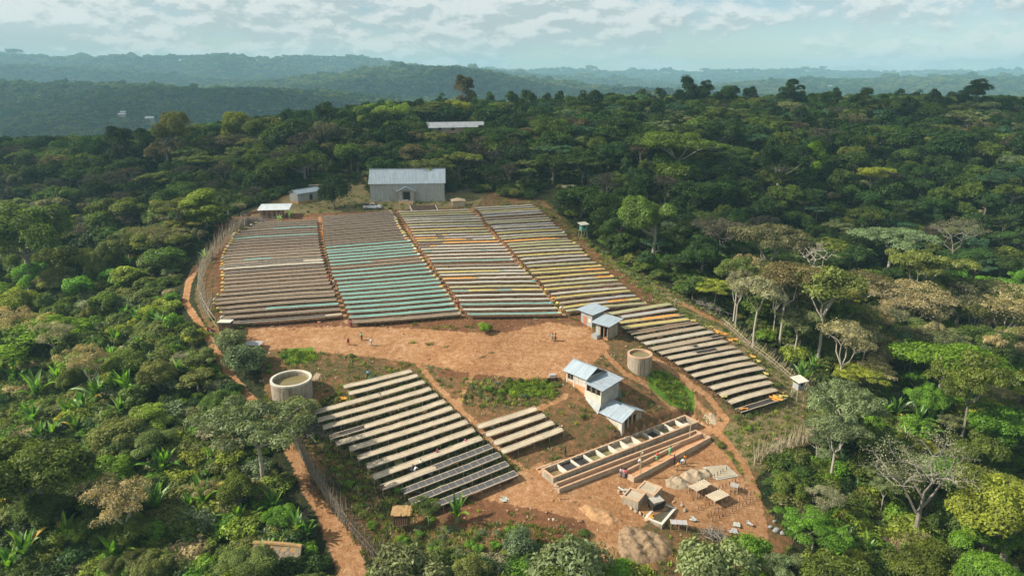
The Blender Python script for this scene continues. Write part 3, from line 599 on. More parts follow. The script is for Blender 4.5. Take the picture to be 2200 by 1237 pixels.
# hero trees: kind, seed, base px, base py, height px, width px, hue, name, label
HERO = [
 ('bush',1,723,448,74,60,'deep','mango_tree','round deep green tree alone in the yard beside the parked pickup'),
 ('bush',2,527,805,68,84,'sage','grey_green_shrub_tree','rounded grey-green tree beside the first round tank, lower of the pair'),
 ('bush',3,497,752,46,66,'sage','grey_green_shrub_tree','flatter grey-green bush above the rounded one at the road corner'),
 ('tall',1,768,258,75,40,'deep','dark_forest_tree','solitary dark rounded tree standing clear on the skyline above the warehouse'),
 ('airy',5,838,252,66,42,'plum','thin_crowned_tree','pinkish brown thin tree on the skyline between the dark tree and far house'),
 ('tall',2,998,262,92,44,'brown','tall_brown_tree','tall brown-leaved tree standing highest above the far house'),
 ('tall',3,1186,250,56,40,'deep','dark_forest_tree','small dark rounded tree on the skyline past the far house'),
 ('tall',4,1470,262,92,48,'deep','dark_forest_tree','tallest dark tree on the skyline, billowing crown at the left of a clump'),
 ('tall',5,1507,258,78,36,'deep','dark_forest_tree','narrow dark tree next to the tallest one on the skyline'),
 ('broad',2,1545,262,72,66,'dark','dark_forest_tree','drooping dark tree closing the skyline clump'),
 ('tall',6,1606,256,64,34,'deep','dark_forest_tree','dark twin-topped tree on the ridge after the skyline clump'),
 ('tall',7,1694,262,84,54,'deep','dark_forest_tree','pointed dark spreading tree midway along the skyline ridge'),
 ('broad',3,1752,262,60,60,'dark','dark_forest_tree','ragged low dark tree with bare tips on the skyline ridge'),
 ('tall',8,1852,272,78,50,'deep','dark_forest_tree','dark tree with a stepped crown on the right part of the skyline'),
 ('broad',4,1906,282,66,64,'dark','dark_forest_tree','dome-shaped dark tree below the skyline with trunks showing'),
 ('dome',5,1955,244,46,28,'deep','dark_forest_tree','very small round-topped dark tree poking from the ridge'),
 ('tall',9,2084,262,84,56,'deep','dark_forest_tree','large dark crown highest at the right end of the skyline'),
 ('broad',5,2145,262,52,56,'dark','dark_forest_tree','low dark tree nearest the right edge of the skyline'),
 ('dome',6,101,308,40,44,'mid','round_green_tree','small round green tree against the valley haze at the left ridge'),
 ('broad',1,180,390,90,120,'dark','dark_forest_tree','wide dark-topped tree over a small clearing on the left ridge'),
 ('tall',10,268,378,100,60,'deep','dark_forest_tree','dark narrow tree beside the small brown clearing'),
 ('tall',11,318,372,90,52,'deep','dark_forest_tree','second dark narrow tree right of the small brown clearing'),
 ('broad',6,366,380,130,96,'olive','olive_forest_tree','tall olive green tree behind the clearing on the left ridge'),
 ('dome',7,518,330,84,60,'lime','yellow_green_tree','yellow-green round-headed tree on the ridge left of centre'),
 ('tall',12,445,500,90,95,'lime','yellow_green_tree','yellow-green leaning tree by the head of the reed fence'),
 ('umbrella',4,392,520,90,110,'olive','leaning_tree','grey olive tree with a leaning pale limb beside the fence head'),
 ('dry',1,345,572,86,100,'brown','dry_tree','grey-brown dry tree with several pale stems left of the fence'),
 ('broad',7,70,640,190,190,'mid','large_green_tree','very large mid green tree at the left edge, halfway down'),
 ('dome',8,75,770,90,180,'bright','bright_green_tree','bright green billowing crown low at the left edge'),
 ('umbrella',5,550,395,60,90,'dark','flat_crowned_tree','flat dark tree behind the small metal shed'),
 ('umbrella',1,1065,348,72,128,'dark','flat_crowned_tree','flat-crowned dark tree just past the far house with pale trunk'),
 ('umbrella',2,1450,398,105,190,'mid','flat_crowned_tree','very wide flat-crowned green tree with a white forked trunk'),
 ('umbrella',3,1620,300,50,170,'olive','flat_crowned_tree','wide flat olive crown below the skyline clump'),
 ('broad',8,1664,430,110,110,'deep','dark_forest_tree','dark broad tree growing behind the bare white branches'),
 ('cypress',1,1740,395,85,40,'bright','pointed_green_tree','small bright pointed tree in the dark upper forest'),
 ('umbrella',6,1865,440,78,70,'lime','flat_crowned_tree','yellow-green flat-topped tree in the dark upper forest'),
 ('umbrella',7,2125,440,70,80,'blue','flat_crowned_tree','bluish flat-topped tree in the upper right forest'),
 ('broad',9,1400,570,140,120,'mid','green_forest_tree','tall leafy green tree by the forest edge beside the upper beds'),
 ('airy',1,1576,690,135,80,'olive','pale_trunk_tree','thin tree with twin white trunks at the top of the brush pile'),
 ('umbrella',8,1640,648,160,150,'brown','brown_crowned_tree','broad brown flat crown high on a leaning trunk'),
 ('airy',2,1618,745,150,90,'tan','pale_trunk_tree','leafless-looking thin tree with forked white trunk inside the lattice fence'),
 ('airy',3,1674,745,180,110,'brown','pale_trunk_tree','brown-leaved tree on a straight white trunk near the lattice fence'),
 ('airy',4,1705,728,150,140,'brown','pale_trunk_tree','brown-crowned tree behind the straight white trunk'),
 ('airy',6,1752,790,210,140,'olive','pale_trunk_tree','olive tree with a kinked white trunk'),
 ('dry',2,1800,835,150,110,'tan','dry_tree','tan dry tree just up from the stilt hut, several stems'),
 ('umbrella',9,1905,600,110,150,'sage','flat_crowned_tree','pale grey-green spreading tree with a crooked white trunk'),
 ('umbrella',10,1960,690,150,150,'olive','flat_crowned_tree','olive layered tree below the crooked white trunk'),
 ('dry',3,1850,690,110,110,'brown','dry_tree','brown dry tree in the middle of the sunlit slope'),
 ('dry',4,1950,740,130,170,'tan','dry_tree','tan dry thicket tree with many white stems'),
 ('dry',5,2050,720,120,150,'brown','dry_tree','reddish brown dry tree on the sunlit slope'),
 ('dry',6,2150,760,140,150,'tan','dry_tree','sparse tan tree near the right edge'),
 ('dome',9,1915,815,110,80,'blue','round_green_tree','rounded bluish green tree beside the dry stems'),
 ('broad',10,2095,830,120,120,'mid','green_forest_tree','rich green tree with pointed top near the right edge'),
 ('umbrella',11,2010,880,150,220,'bright','flat_crowned_tree','wide bright green feathery tree lit on the right slope'),
 ('umbrella',12,2060,960,190,170,'mid','flat_crowned_tree','feathery green tree on a slim grey trunk, lower right slope'),
 ('broad',11,2140,1010,130,150,'bright','bright_green_tree','vivid green tree at the right edge, halfway down'),
 ('umbrella',13,1800,990,165,150,'sage','flowering_tree','pale cream-topped tree beside the stilt hut'),
 ('airy',7,1782,1042,150,110,'sage','pale_trunk_tree','slim pale tree with a long white trunk below the cream-topped tree'),
 ('broad',12,2150,1250,230,220,'lime','bright_green_tree','huge yellow-green tree filling the bottom right corner'),
 ('broad',13,2060,1300,150,160,'bright','bright_green_tree','bright green tree at the bottom edge beside the corner giant'),
 ('bush',1,1985,1237,90,110,'mid','leafy_bush','mid green bush at the foot of the great bare tree'),
 ('bush',10,870,1290,125,150,'sage','grey_green_bush','grey-green rounded bush at the bottom edge below the stilt shelter'),
 ('bush',11,1222,1290,145,165,'sage','grey_green_bush','large grey-green bush at the bottom edge below the ditch'),
 ('bush',12,1535,1280,130,150,'sage','grey_green_bush','large grey-green bush at the bottom edge below the drying racks'),
 ('bush',4,1605,1230,80,100,'bright','leafy_bush','bright green bush joined to the side of the large grey-green one'),
 ('bush',5,1118,1190,60,70,'sage','grey_green_bush','small grey-green bush on the red bank'),
 ('bush',6,1035,1250,55,70,'blue','leafy_bush','bluish bush at the bottom edge between two grey-green ones'),
 ('bush',7,1330,1245,45,70,'bright','leafy_bush','small bright bush at the bottom edge right of the pulp heap track'),
 ('airy',8,920,1130,60,56,'mid','small_tree','small leafy tree beside the orange-roofed stilt shelter'),
 ('bush',8,1040,712,18,32,'bright','leafy_bush','small bright bush on the bank below the teal beds'),
 ('umbrella',14,565,1040,175,230,'sage','silvery_tree','silvery leaved tree leaning over the track with a pale trunk'),
 ('dome',13,640,912,58,96,'sage','silvery_tree','silvery shrub tree in front of the first round tank'),
 ('broad',14,110,1130,220,260,'mid','large_green_tree','big green tree with heaped crown in the lower left'),
 ('dome',14,345,850,75,70,'olive','round_olive_tree','round olive-green tree among the banana plants'),
 ('dome',15,270,990,90,110,'olive','round_olive_tree','soft olive rounded tree below the banana plants'),
 ('dome',16,520,1110,100,80,'mid','round_green_tree','round mid green tree beside the lower track'),
 ('dry',7,280,1180,160,130,'tan','dry_tree','dry twiggy tree in the lower left thicket'),
 ('dry',8,205,860,120,90,'tan','dry_tree','dry white-stemmed tree above the banana plants'),
 ('dry',9,55,770,110,110,'tan','dry_tree','pale dry tree at the left edge'),
 ('dry',10,130,790,100,70,'tan','dry_tree','second pale dry tree, just inside the left edge'),
]
for kind, seed, bx, by, hpx, wpx, hue, name, label in HERO:
    seed = seed % 4 + (0 if kind in ('dome', 'broad', 'umbrella') else 8)
    p = at(bx, min(by, 1300)); h = hm(hpx, p); d = p.y * math.cos(PITCH) + (CAMZ - p.z) * math.sin(PITCH)
    tree(name, kind, seed, p, h, hue, label, cat='bush' if 'bush' in name and 'tree' not in name else 'tree', width=wpx * d / F,
         bark=BARKP if hue in ('tan', 'brown') or 'white' in label or 'pale' in label else None)
bare_tree(at(1962, 1165), 17, 'great bare tree with wide tangled pale limbs in the lower right', 5, bark=BARKG, spread=.66)
bare_tree(at(1666, 425), 14, 'dead white branching tree rising from the dark upper forest', 9, bark=BARKP, spread=.5, twig=False)
bare_tree(at(1740, 610), 13, 'white leafless tree among the brown crowns', 12, bark=BARKP, spread=.6, twig=False)
bare_tree(at(2040, 575), 14, 'fine grey leafless tree in the shaded forest at the right', 13, bark=BARKG, spread=.5)
# ---- planting the rest
def zone(px, py):
    """what grows where, by bearing, with deeper hues painting in the cloud shade: returns list of (weight, kind, hue)"""
    if py < 330:
        if px < 600: return [(3,'dome','dark'),(2,'broad','olive'),(3,'dome','mid'),(.6,'umbrella','tan'),(2,'tall','dark'),(1,'airy','lime'),(.8,'broad','brown'),(1,'broad','bright')]
        if px < 1150: return [(4,'dome','dark'),(3,'broad','deep'),(2,'tall','dark'),(.5,'umbrella','olive'),(1,'dome','lime'),(1.5,'broad','mid')]
        return [(3,'dome','dark'),(3,'broad','dark'),(1,'umbrella','olive'),(2.5,'tall','deep'),(1.5,'dry','plum'),(1,'broad','brown'),(2,'dome','blue'),(.8,'umbrella','sage'),(2,'broad','mid')]
    if px > 1150 and py < 620:
        return [(4,'dome','dark'),(3,'broad','dark'),(1.2,'umbrella','blue'),(1.2,'dry','plum'),(1.2,'umbrella','dark'),(1,'broad','olive'),(2.5,'dome','mid'),(2,'tall','dark'),(.4,'umbrella','sage'),(1.5,'broad','mid')]
    if px > 1400 and py < 860 and px < 2020:
        return [(3,'airy','brown'),(3,'dry','tan'),(2,'airy','olive'),(3,'dome','mid'),(1,'umbrella','lime'),(2,'dome','olive')]
    if px > 1400:
        return [(3,'dome','mid'),(3,'broad','bright'),(2,'umbrella','lime'),(2,'umbrella','bright'),(2,'dome','bright'),(1,'dry','tan'),(1,'airy','sage')]
    if py < 560:
        return [(3,'dome','deep'),(3,'broad','dark'),(2,'dome','mid'),(2,'dry','plum'),(1.5,'umbrella','olive'),(1,'broad','mid'),(1,'broad','brown')]
    if px < 620:
        return [(4,'dome','mid'),(2,'broad','olive'),(2,'dome','bright'),(1,'dry','tan'),(2,'dome','olive'),(1,'dome','lime')]
    return [(2,'dome','mid'),(1,'dome','olive')]
WHERE = [(lambda x, y: y < 330 and x < 600, 'along the left ridge above the valley'), (lambda x, y: y < 330 and x < 1150, 'around the far house on the central rise'),
         (lambda x, y: y < 330, 'under the skyline of the right-hand ridge'), (lambda x, y: x > 1150 and y < 620, 'on the shaded slope beyond the upper beds'),
         (lambda x, y: x > 1400 and y < 860, 'on the sunlit slope outside the lattice fence'), (lambda x, y: x > 1400, 'in the bright thicket of the lower right'),
         (lambda x, y: x > 620 and y < 560, 'in the dark belt behind the warehouse'), (lambda x, y: y < 560, 'on the slope behind the reed fence'), (lambda x, y: True, 'in the thicket beside the dirt track')]
KW = {'dome': 'round-crowned tree', 'broad': 'spreading tree', 'tall': 'tall narrow tree', 'umbrella': 'flat-crowned tree', 'airy': 'thin pale-trunked tree', 'dry': 'dry twiggy tree', 'bush': 'bush', 'cypress': 'pointed tree'}
KN = {'dome': 'round_crowned_tree', 'broad': 'spreading_tree', 'tall': 'tall_forest_tree', 'umbrella': 'flat_crowned_tree', 'airy': 'pale_trunk_tree', 'dry': 'dry_tree'}
LANDMARKS = [(875,400,'the warehouse'),(975,275,'the far house'),(723,412,'the lone yard tree'),(593,440,'the tin sheds'),(1252,500,'the teal stilt hut'),(1712,820,'the pale stilt hut'),(1960,1050,'the great bare tree'),(1640,770,'the lattice fence'),(1690,960,'the cane fence'),(450,570,'the reed fence'),
 (625,820,'the first round tank'),(690,1040,'the stake fence'),(600,1170,'the thatched hut'),(1540,665,'the pale brush pile'),(1500,210,'the skyline clump'),(998,215,'the tall brown tree'),(768,215,'the solitary skyline tree'),(290,330,'the small brown clearing'),(1450,330,'the widest flat-crowned tree'),(1666,370,'the dead white branches'),
 (1905,540,'the crooked white trunk'),(1800,890,'the cream-topped tree'),(110,1000,'the big heaped tree'),(565,930,'the silvery tree'),(392,470,'the leaning pale-limbed tree'),(70,500,'the huge left-edge tree'),(1915,750,'the round bluish tree'),(2010,800,'the feathery bright tree'),(2150,1080,'the corner giant'),(2084,215,'the rightmost skyline crown'),
 (1215,410,'the woodland hut'),(180,560,'the left bank of plants'),(260,830,'the enset patch'),(1852,215,'the stepped skyline crown'),(1160,300,'the banana grove'),(1606,215,'the twin-topped skyline tree'),(1694,215,'the pointed skyline tree'),(100,300,'the small ridge-end tree'),(518,280,'the yellow-green ridge tree'),(1865,390,'the yellow-green flat tree'),(2125,400,'the bluish flat tree'),(1740,370,'the small pointed tree')]
def beside(px, py):
    lx, ly, nm = min(LANDMARKS, key=lambda l: (l[0] - px) ** 2 + ((l[1] - py) * 1.4) ** 2); dx, dy = px - lx, (py - ly) * 1.2
    if abs(dx) < 28 and abs(dy) < 28: return 'right beside ' + nm
    far = 'well ' if math.hypot(dx, dy) > 130 else ''
    if abs(dy) < .45 * abs(dx): w = 'left of' if dx < 0 else 'right of'
    elif abs(dx) < .45 * abs(dy): w = 'above' if dy < 0 else 'below'
    else: w = ('upper' if dy < 0 else 'lower') + (' left of' if dx < 0 else ' right of')
    return far + w + ' ' + nm
EXPAND = [(503,460),(600,425),(660,402),(720,392),(785,400),(795,417),(960,417),(985,408),(1050,422),(1180,432),(1290,530),(1380,585),(1480,640),(1590,700),(1720,790),(1800,870),(1760,960),(1650,1010),(1640,1060),(1680,1110),(1730,1170),(1700,1260),(1280,1260),(1230,1190),(1080,1200),(900,1210),(790,1240),(700,1260),(640,1120),(590,990),(560,900),(490,840),(455,790),(420,720),(385,690),(370,640),(385,570),(420,545),(470,490)]
def jitter_grid(x0, x1, y0, y1, s, r):
    gx, gy = np.meshgrid(np.arange(x0, x1, s), np.arange(y0, y1, s)); gx = gx + (np.arange(gx.shape[0])[:, None] % 2) * s / 2
    return gx.ravel() + r.uniform(-.42, .42, gx.size) * s, gy.ravel() + r.uniform(-.42, .42, gx.size) * s
def masked(x, y, z, top):
    """keep planting spots outside the clearing, and trees whose crown would hide it"""
    px, py, d = proj(x, y, z); tx, ty, _ = proj(x, y, z + top)
    bad = inpoly(px, py, EXPAND)
    for k in (.35, .7, 1.0):
        qx, qy, _ = proj(x, y, z + top * k); bad |= inpoly(qx, qy, SITE) & (py > 620)
    bad |= (dseg(px, py, TRACK1) < 10 + 34 * np.clip((py - 600) / 560, 0, 1)) | (inpoly(tx, ty, ROAD))
    for (hx, hy) in ((940,288),(1000,280),(1215,412)): bad |= (np.abs(px - hx) < 52) & (py > hy - 4) & (py < hy + 34)
    bad |= (np.abs(tx - 972) < 62) & (py > 280) & (ty < 279) & (py < 380)
    return ~bad, px, py, d
def scatter_trees():
    r = np.random.default_rng(21); x, y = jitter_grid(-430, 470, 58, 600, 7.0, r)
    ok = (np.abs(x) < .82 * y + 26); x, y = x[ok], y[ok]; z = H(x, y)
    hgt = r.uniform(5, 11.5, len(x)) * np.where(y > 260, 1.15, .9) * np.where((y < 150) & (x < -20), .62, 1) * np.where((y < 200) & (x > 30), .9, 1)
    ok, px, py, d = masked(x, y, z, hgt); hx = np.array([a[2] for a in HERO]); hy = np.array([a[3] for a in HERO])
    hgt = np.where((px > 1150) & (px < 1560) & (py < 600) & (py > 300), hgt * 1.2, hgt); hgt = np.where((px > 530) & (px < 1150) & (py > 320) & (py < 425), hgt * 1.2, hgt); keep = ok & (r.uniform(0, 1, len(x)) < np.where((y > 250) | (px > 1500), .94, .74))
    inview = (px > -60) & (px < 2260) & (py < 1420) & (py > 150)
    size = hgt / d * inview; order = np.argsort(-size * keep)
    groups = {}; rest = []
    for rank, i in enumerate(order):
        if not keep[i]: continue
        zl = zone(px[i], py[i]); w = np.array([a[0] for a in zl]); q = zl[r.choice(len(zl), p=w / w.sum())]; kind, hue = q[1], q[2]
        seed = 20 + int(r.integers(5)); loc = (x[i], y[i], z[i] - .2)
        if kind in ('airy', 'dry') : h = hgt[i] * (1.25 if px[i] > 1400 and 560 < py[i] < 860 else .95)
        elif kind == 'tall': h = hgt[i] * 1.25
        elif kind == 'umbrella': h = hgt[i] * .95
        else: h = hgt[i]
        if rank < 300 and inview[i]:
            where = next(s for f, s in WHERE if f(px[i], py[i]))
            sz = 'small' if h < 6 else ('mid-sized' if h < 9 else 'big')
            lab = f'{sz} {HUEWORD[hue]} {KW[kind]} {beside(px[i], py[i])}'
            tree(KN[kind], kind, seed, loc, h, hue, lab, 'tree', f'{KW[kind]}s of the surrounding forest', lod=0 if d[i] < 190 else 1, stretch=r.uniform(.75, 1.3))
        else: rest.append((loc, h, kind, hue, seed, r.uniform(0, 6.28), d[i]))
    return rest
REST = scatter_trees()
def pale_stand():
    r = np.random.default_rng(33); n = 0
    for k in range(300):
        px = r.uniform(1560, 2140); py = r.uniform(640, 860)
        if py < 640 + (px - 1560) * .05 or py > 700 + (px - 1560) * .62: continue
        p = at(px, py)
        kind = ['airy', 'airy', 'dry', 'airy'][int(r.integers(4))]; hue = ['olive', 'brown', 'tan', 'sage', 'mid', 'olive'][int(r.integers(6))]
        tree('pale_trunk_tree', kind, 8 + int(r.integers(4)), p, r.uniform(9.5, 13.5), hue, f'tall slender {HUEWORD[hue]} {"twiggy" if kind == "dry" else "thin-crowned"} tree {beside(px, py)}', 'tree', 'slender trees of the pale trunked stand', bark=BARKP, width=r.uniform(4.5, 7)); n += 1
        if n >= 46: break
pale_stand()
# ---- masses nobody could count, spread by geometry nodes
def joined(name, kind, seed, lod, hue):
    mb, V, Q, val, bark = make_kind(kind, seed, lod); hgt = float(V[:, 2].max())
    tv = np.array(mb.v); tf = np.array([f if len(f) == 4 else tuple(f) + (f[0],) for f in mb.f if len(f) in (3, 4)])
    n = len(tv); VV = np.vstack([tv, V]); QQ = np.vstack([tf, Q + n]); mi = np.r_[np.zeros(len(tf), int), np.ones(len(Q), int)]
    me = npmesh(name, VV, QQ, [bark, hueleaf(hue)], np.r_[np.zeros(len(tf)), val], mi); return bpy.data.objects.new(name, me), hgt
def scatter_object(name, label, protos, pts, rots, scl, idx):
    """one stuff object: points carrying the chosen prototype, instanced by geometry nodes"""
    col = bpy.data.collections.new(name + ' kinds')
    for k, o in enumerate(protos): o.name = f'{name}_kind_{k:03d}'; col.objects.link(o)
    me = bpy.data.meshes.new(name); n = len(pts); me.vertices.add(n); me.vertices.foreach_set('co', np.asarray(pts, np.float32).ravel())
    a = me.attributes.new('rot', 'FLOAT_VECTOR', 'POINT'); a.data.foreach_set('vector', np.asarray(rots, np.float32).ravel())
    a = me.attributes.new('scl', 'FLOAT_VECTOR', 'POINT'); a.data.foreach_set('vector', np.asarray(scl, np.float32).ravel())
    a = me.attributes.new('idx', 'INT', 'POINT'); a.data.foreach_set('value', np.asarray(idx, np.int32))
    o = put(name, me); g = bpy.data.node_groups.new(name + ' spread', 'GeometryNodeTree')
    g.interface.new_socket('Geometry', in_out='INPUT', socket_type='NodeSocketGeometry'); g.interface.new_socket('Geometry', in_out='OUTPUT', socket_type='NodeSocketGeometry')
    N = g.nodes.new; L = g.links.new; gi = N('NodeGroupInput'); go = N('NodeGroupOutput'); ip = N('GeometryNodeInstanceOnPoints'); ci = N('GeometryNodeCollectionInfo')
    ci.inputs['Collection'].default_value = col; ci.inputs['Separate Children'].default_value = True; ci.inputs['Reset Children'].default_value = True
    def na(nm, dt):
        q = N('GeometryNodeInputNamedAttribute'); q.data_type = dt; q.inputs['Name'].default_value = nm; return next(s for s in q.outputs if s.enabled and s.name == 'Attribute')
    ip.inputs['Pick Instance'].default_value = True
    L(gi.outputs[0], ip.inputs['Points']); L(ci.outputs[0], ip.inputs['Instance']); L(na('idx', 'INT'), ip.inputs['Instance Index']); L(na('rot', 'FLOAT_VECTOR'), ip.inputs['Rotation']); L(na('scl', 'FLOAT_VECTOR'), ip.inputs['Scale'])
    L(ip.outputs[0], go.inputs[0]); m = o.modifiers.new('spread', 'NODES'); m.node_group = g
    return tag(o, label, None, None, 'stuff')
def mass_forest():
    protos = []; key = {}; hg = []
    def get(kind, hue, seed, lod):
        k = (kind, hue, seed, lod)
        if k not in key:
            o, h = joined('t', kind, seed, lod, hue); key[k] = len(protos); protos.append(o); hg.append(h)
        return key[k]
    P = []; R = []; S = []; I = []
    for loc, h, kind, hue, seed, rz, d in REST:
        k = get(kind, hue, 20 + seed % 3, 1); P.append(loc); R.append((0, 0, rz)); s = h / hg[k]; q = .75 + .55 * ((rz * 7.3) % 1); S.append((s * q, s * q * (.85 + .3 * ((rz * 3.1) % 1)), s)); I.append(k)
    scatter_object('forest', 'unbroken dark green forest covering the near slopes and ridge', protos, P, R, S, I)
mass_forest()
def far_woods():
    r = np.random.default_rng(5); P = []; sizes = []
    # rings of growing spacing out to the far hills
    y = 430.0; X = []; Y = []; SZ = []
    while y < 6300:
        s = max(9.5, y / 115.0); half = .86 * y + 60; n = int(2 * half / s)
        X.append(np.linspace(-half, half, n) + r.uniform(-.5, .5, n) * s); Y.append(y + r.uniform(-.5, .5, n) * s); SZ.append(np.full(n, s)); y += s * .95
    x = np.concatenate(X); y = np.concatenate(Y); s = np.concatenate(SZ); dn = np.sqrt((x / 430) ** 2 + ((y - 170) / 310) ** 2)
    ok = (dn > 1.15) | (y > 600); ok &= r.uniform(0, 1, len(x)) < .86
    x, y, s = x[ok], y[ok], s[ok]; z = H(x, y)
    # only slopes that face or crown the view: drop what lies well hidden
    px, py, d = proj(x, y, z)
    key = [('dome','dark'),('dome','deep'),('broad','olive'),('broad','dark'),('dome','mid'),('tall','deep'),('umbrella','brown'),('dome','olive'),('umbrella','sage')]
    protos = []; hg = []
    for k, (kind, hue) in enumerate(key):
        o, h = joined('f', kind, 40 + k, 2, hue); protos.append(o); hg.append(h)
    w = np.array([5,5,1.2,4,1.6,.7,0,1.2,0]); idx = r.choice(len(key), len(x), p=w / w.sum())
    lit = waves(BIGW, x * 2.2 + 50, y * 2.2) > 6; idx = np.where(lit & (r.uniform(0, 1, len(x)) < .6), r.choice([2, 4, 7, 2], len(x)), idx)  # patches of paler tree hues paint sunlight onto the far hills
    ht = r.uniform(.75, 1.35, len(x)) * np.clip(s * .8, 8.0, 30); ht = np.where(r.uniform(0, 1, len(x)) < .03, ht * 1.55, ht)
    sc = ht / np.array(hg)[idx]; wd = sc * np.clip(s / 9.5, 1, 2.0) ** .35
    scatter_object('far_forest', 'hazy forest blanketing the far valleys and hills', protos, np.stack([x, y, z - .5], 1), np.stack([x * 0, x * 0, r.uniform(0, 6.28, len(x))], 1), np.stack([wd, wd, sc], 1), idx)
far_woods()
def undergrowth():
    r = np.random.default_rng(9); X = []; Y = []
    for y0, y1, s in ((58, 130, 1.9), (130, 230, 2.5), (230, 420, 4.2)):
        a, b = jitter_grid(-.84 * y1 - 25, .84 * y1 + 25, y0, y1, s, r); X.append(a); Y.append(b)
    x = np.concatenate(X); y = np.concatenate(Y); ok = np.abs(x) < .82 * y + 22; x, y = x[ok], y[ok]; z = gzv(x, y)
    h = r.uniform(1.0, 3.1, len(x)) * np.where((y < 150) & (x < 0), 1.05, 1); ok, px, py, d = masked(x, y, z, h * .7); ok &= r.uniform(0, 1, len(x)) < .88
    x, y, z, h, px, py = x[ok], y[ok], z[ok], h[ok], px[ok], py[ok]
    hues = ['dark', 'mid', 'bright', 'olive', 'sage', 'lime', 'deep', 'tan']; protos = []; hg = []
    for k, hue in enumerate(hues):
        for sd in (60, 61):
            o, q = joined('b', 'bush', sd + k, 1, hue); protos.append(o); hg.append(q)
    W = np.array([[4,3,.3,1.5,.5,.2,3,.2],[1.5,4,1.8,3.2,1,1.6,.8,.5]]); W = W / W.sum(1, keepdims=True)
    shade = py < 560; idx = np.where(shade, r.choice(8, len(x), p=W[0]), r.choice(8, len(x), p=W[1])) * 2 + r.integers(0, 2, len(x))  # cloud shade put into the colour: deeper bush hues on the far slopes
    s = h / np.array(hg)[idx]
    scatter_object('undergrowth', 'dense leafy undergrowth and coffee bushes on the forest floor', protos, np.stack([x, y, z - .15], 1), np.stack([x * 0, x * 0, r.uniform(0, 6.28, len(x))], 1), np.stack([s * 1.25, s * 1.25, s], 1), idx)
undergrowth()
def tufts():
    """grass and weeds inside the clearing"""
    r = np.random.default_rng(10); x = r.uniform(-62, 66, 120000); y = r.uniform(70, 212, 120000); z = gzv(x, y); px, py, d = proj(x, y, z)
    soil, pack, grn, dry, raw = ground_masks(px, py, None)
    patch = waves(WAVES, x * .9 + 40, y * .9) * 1.2
    prob = .05 + .25 * np.clip(patch + .1, 0, 1) + .8 * grn + .22 * dry * (y < 160); prob = np.where(pack > .4, 0.0, prob); prob = prob + .35 * (soil < .62) * (soil > .3)
    prob = np.where(soil < .3, 0, prob); under = inpoly(px, py, [(470,470),(1150,440),(1690,860),(1590,890),(1215,700),(470,700)]); prob = np.where(under, prob * .25, prob)
    ok = r.uniform(0, 1, len(x)) < prob; x, y, z, grn = x[ok], y[ok], z[ok], grn[ok]
    protos = []
    for k, hue in enumerate(('tan', 'olive', 'lime', 'mid')):
        n = 26; p = r.normal(size=(n, 3)) * (.16, .16, 0); dv = r.normal(size=(n, 3)) * (.11, .11, 0) + np.stack([0 * p[:, 0], 0 * p[:, 0], r.uniform(.15, .4, n)], 1); wv = r.normal(size=(n, 3)) * (.03, .03, 0)
        V = np.stack([p - wv, p + wv, p + dv + wv * .2, p + dv - wv * .2], 1).reshape(-1, 3); me = npmesh('tuft', V, np.arange(4 * n).reshape(n, 4), hueleaf(hue), r.uniform(0, 1, n)); o = bpy.data.objects.new('tuft', me); protos.append(o)
    idx = np.where(grn > .4, r.choice([2, 3], len(x)), r.choice(4, len(x), p=(.3, .4, .14, .16))); s = r.uniform(.7, 1.6, len(x))
    scatter_object('grass', 'tufts of dry and green grass in the clearing', protos, np.stack([x, y, z], 1), np.stack([x * 0, x * 0, r.uniform(0, 6.28, len(x))], 1), np.stack([s, s, s], 1), idx)
    # leafy weeds
    r = np.random.default_rng(11); x = r.uniform(-62, 66, 16000); y = r.uniform(70, 205, 16000); z = gzv(x, y); px, py, d = proj(x, y, z); soil, pack, grn, dry, raw = ground_masks(px, py, None)
    green2 = pmask(px, py, [(1000,825),(1195,825),(1190,850),(1090,862),(1000,850)], 8); patch = waves(WAVES, x * .6 + 10, y * .6)
    fr = pmask(px, py, [(800,1200),(900,1140),(1080,1150),(1250,1170),(1290,1237),(780,1237)], 20); prob = .02 + .14 * (patch > .25) + .10 * ((soil < .62) & (soil > .3)) + .3 * green2 + .4 * fr + .25 * grn
    under = inpoly(px, py, [(470,470),(1150,440),(1690,860),(1590,890),(1215,700),(470,700)]); prob = np.where((pack > .35) | (soil < .3) | under | (grn > .5), 0, prob); ok = r.uniform(0, 1, len(x)) < prob
    x, y, z = x[ok], y[ok], z[ok]; protos = []; hg = []
    for k, hue in enumerate(('mid', 'sage', 'bright', 'olive')):
        o, q = joined('w', 'bush', 80 + k, 1, hue); protos.append(o); hg.append(q)
    idx = r.integers(0, 4, len(x)); s = r.uniform(.3, .95, len(x)) / np.array(hg)[idx]
    scatter_object('weeds', 'low leafy weeds growing in the clearing', protos, np.stack([x, y, z - .05], 1), np.stack([x * 0, x * 0, r.uniform(0, 6.28, len(x))], 1), np.stack([s * 1.3, s * 1.3, s], 1), idx)
tufts()
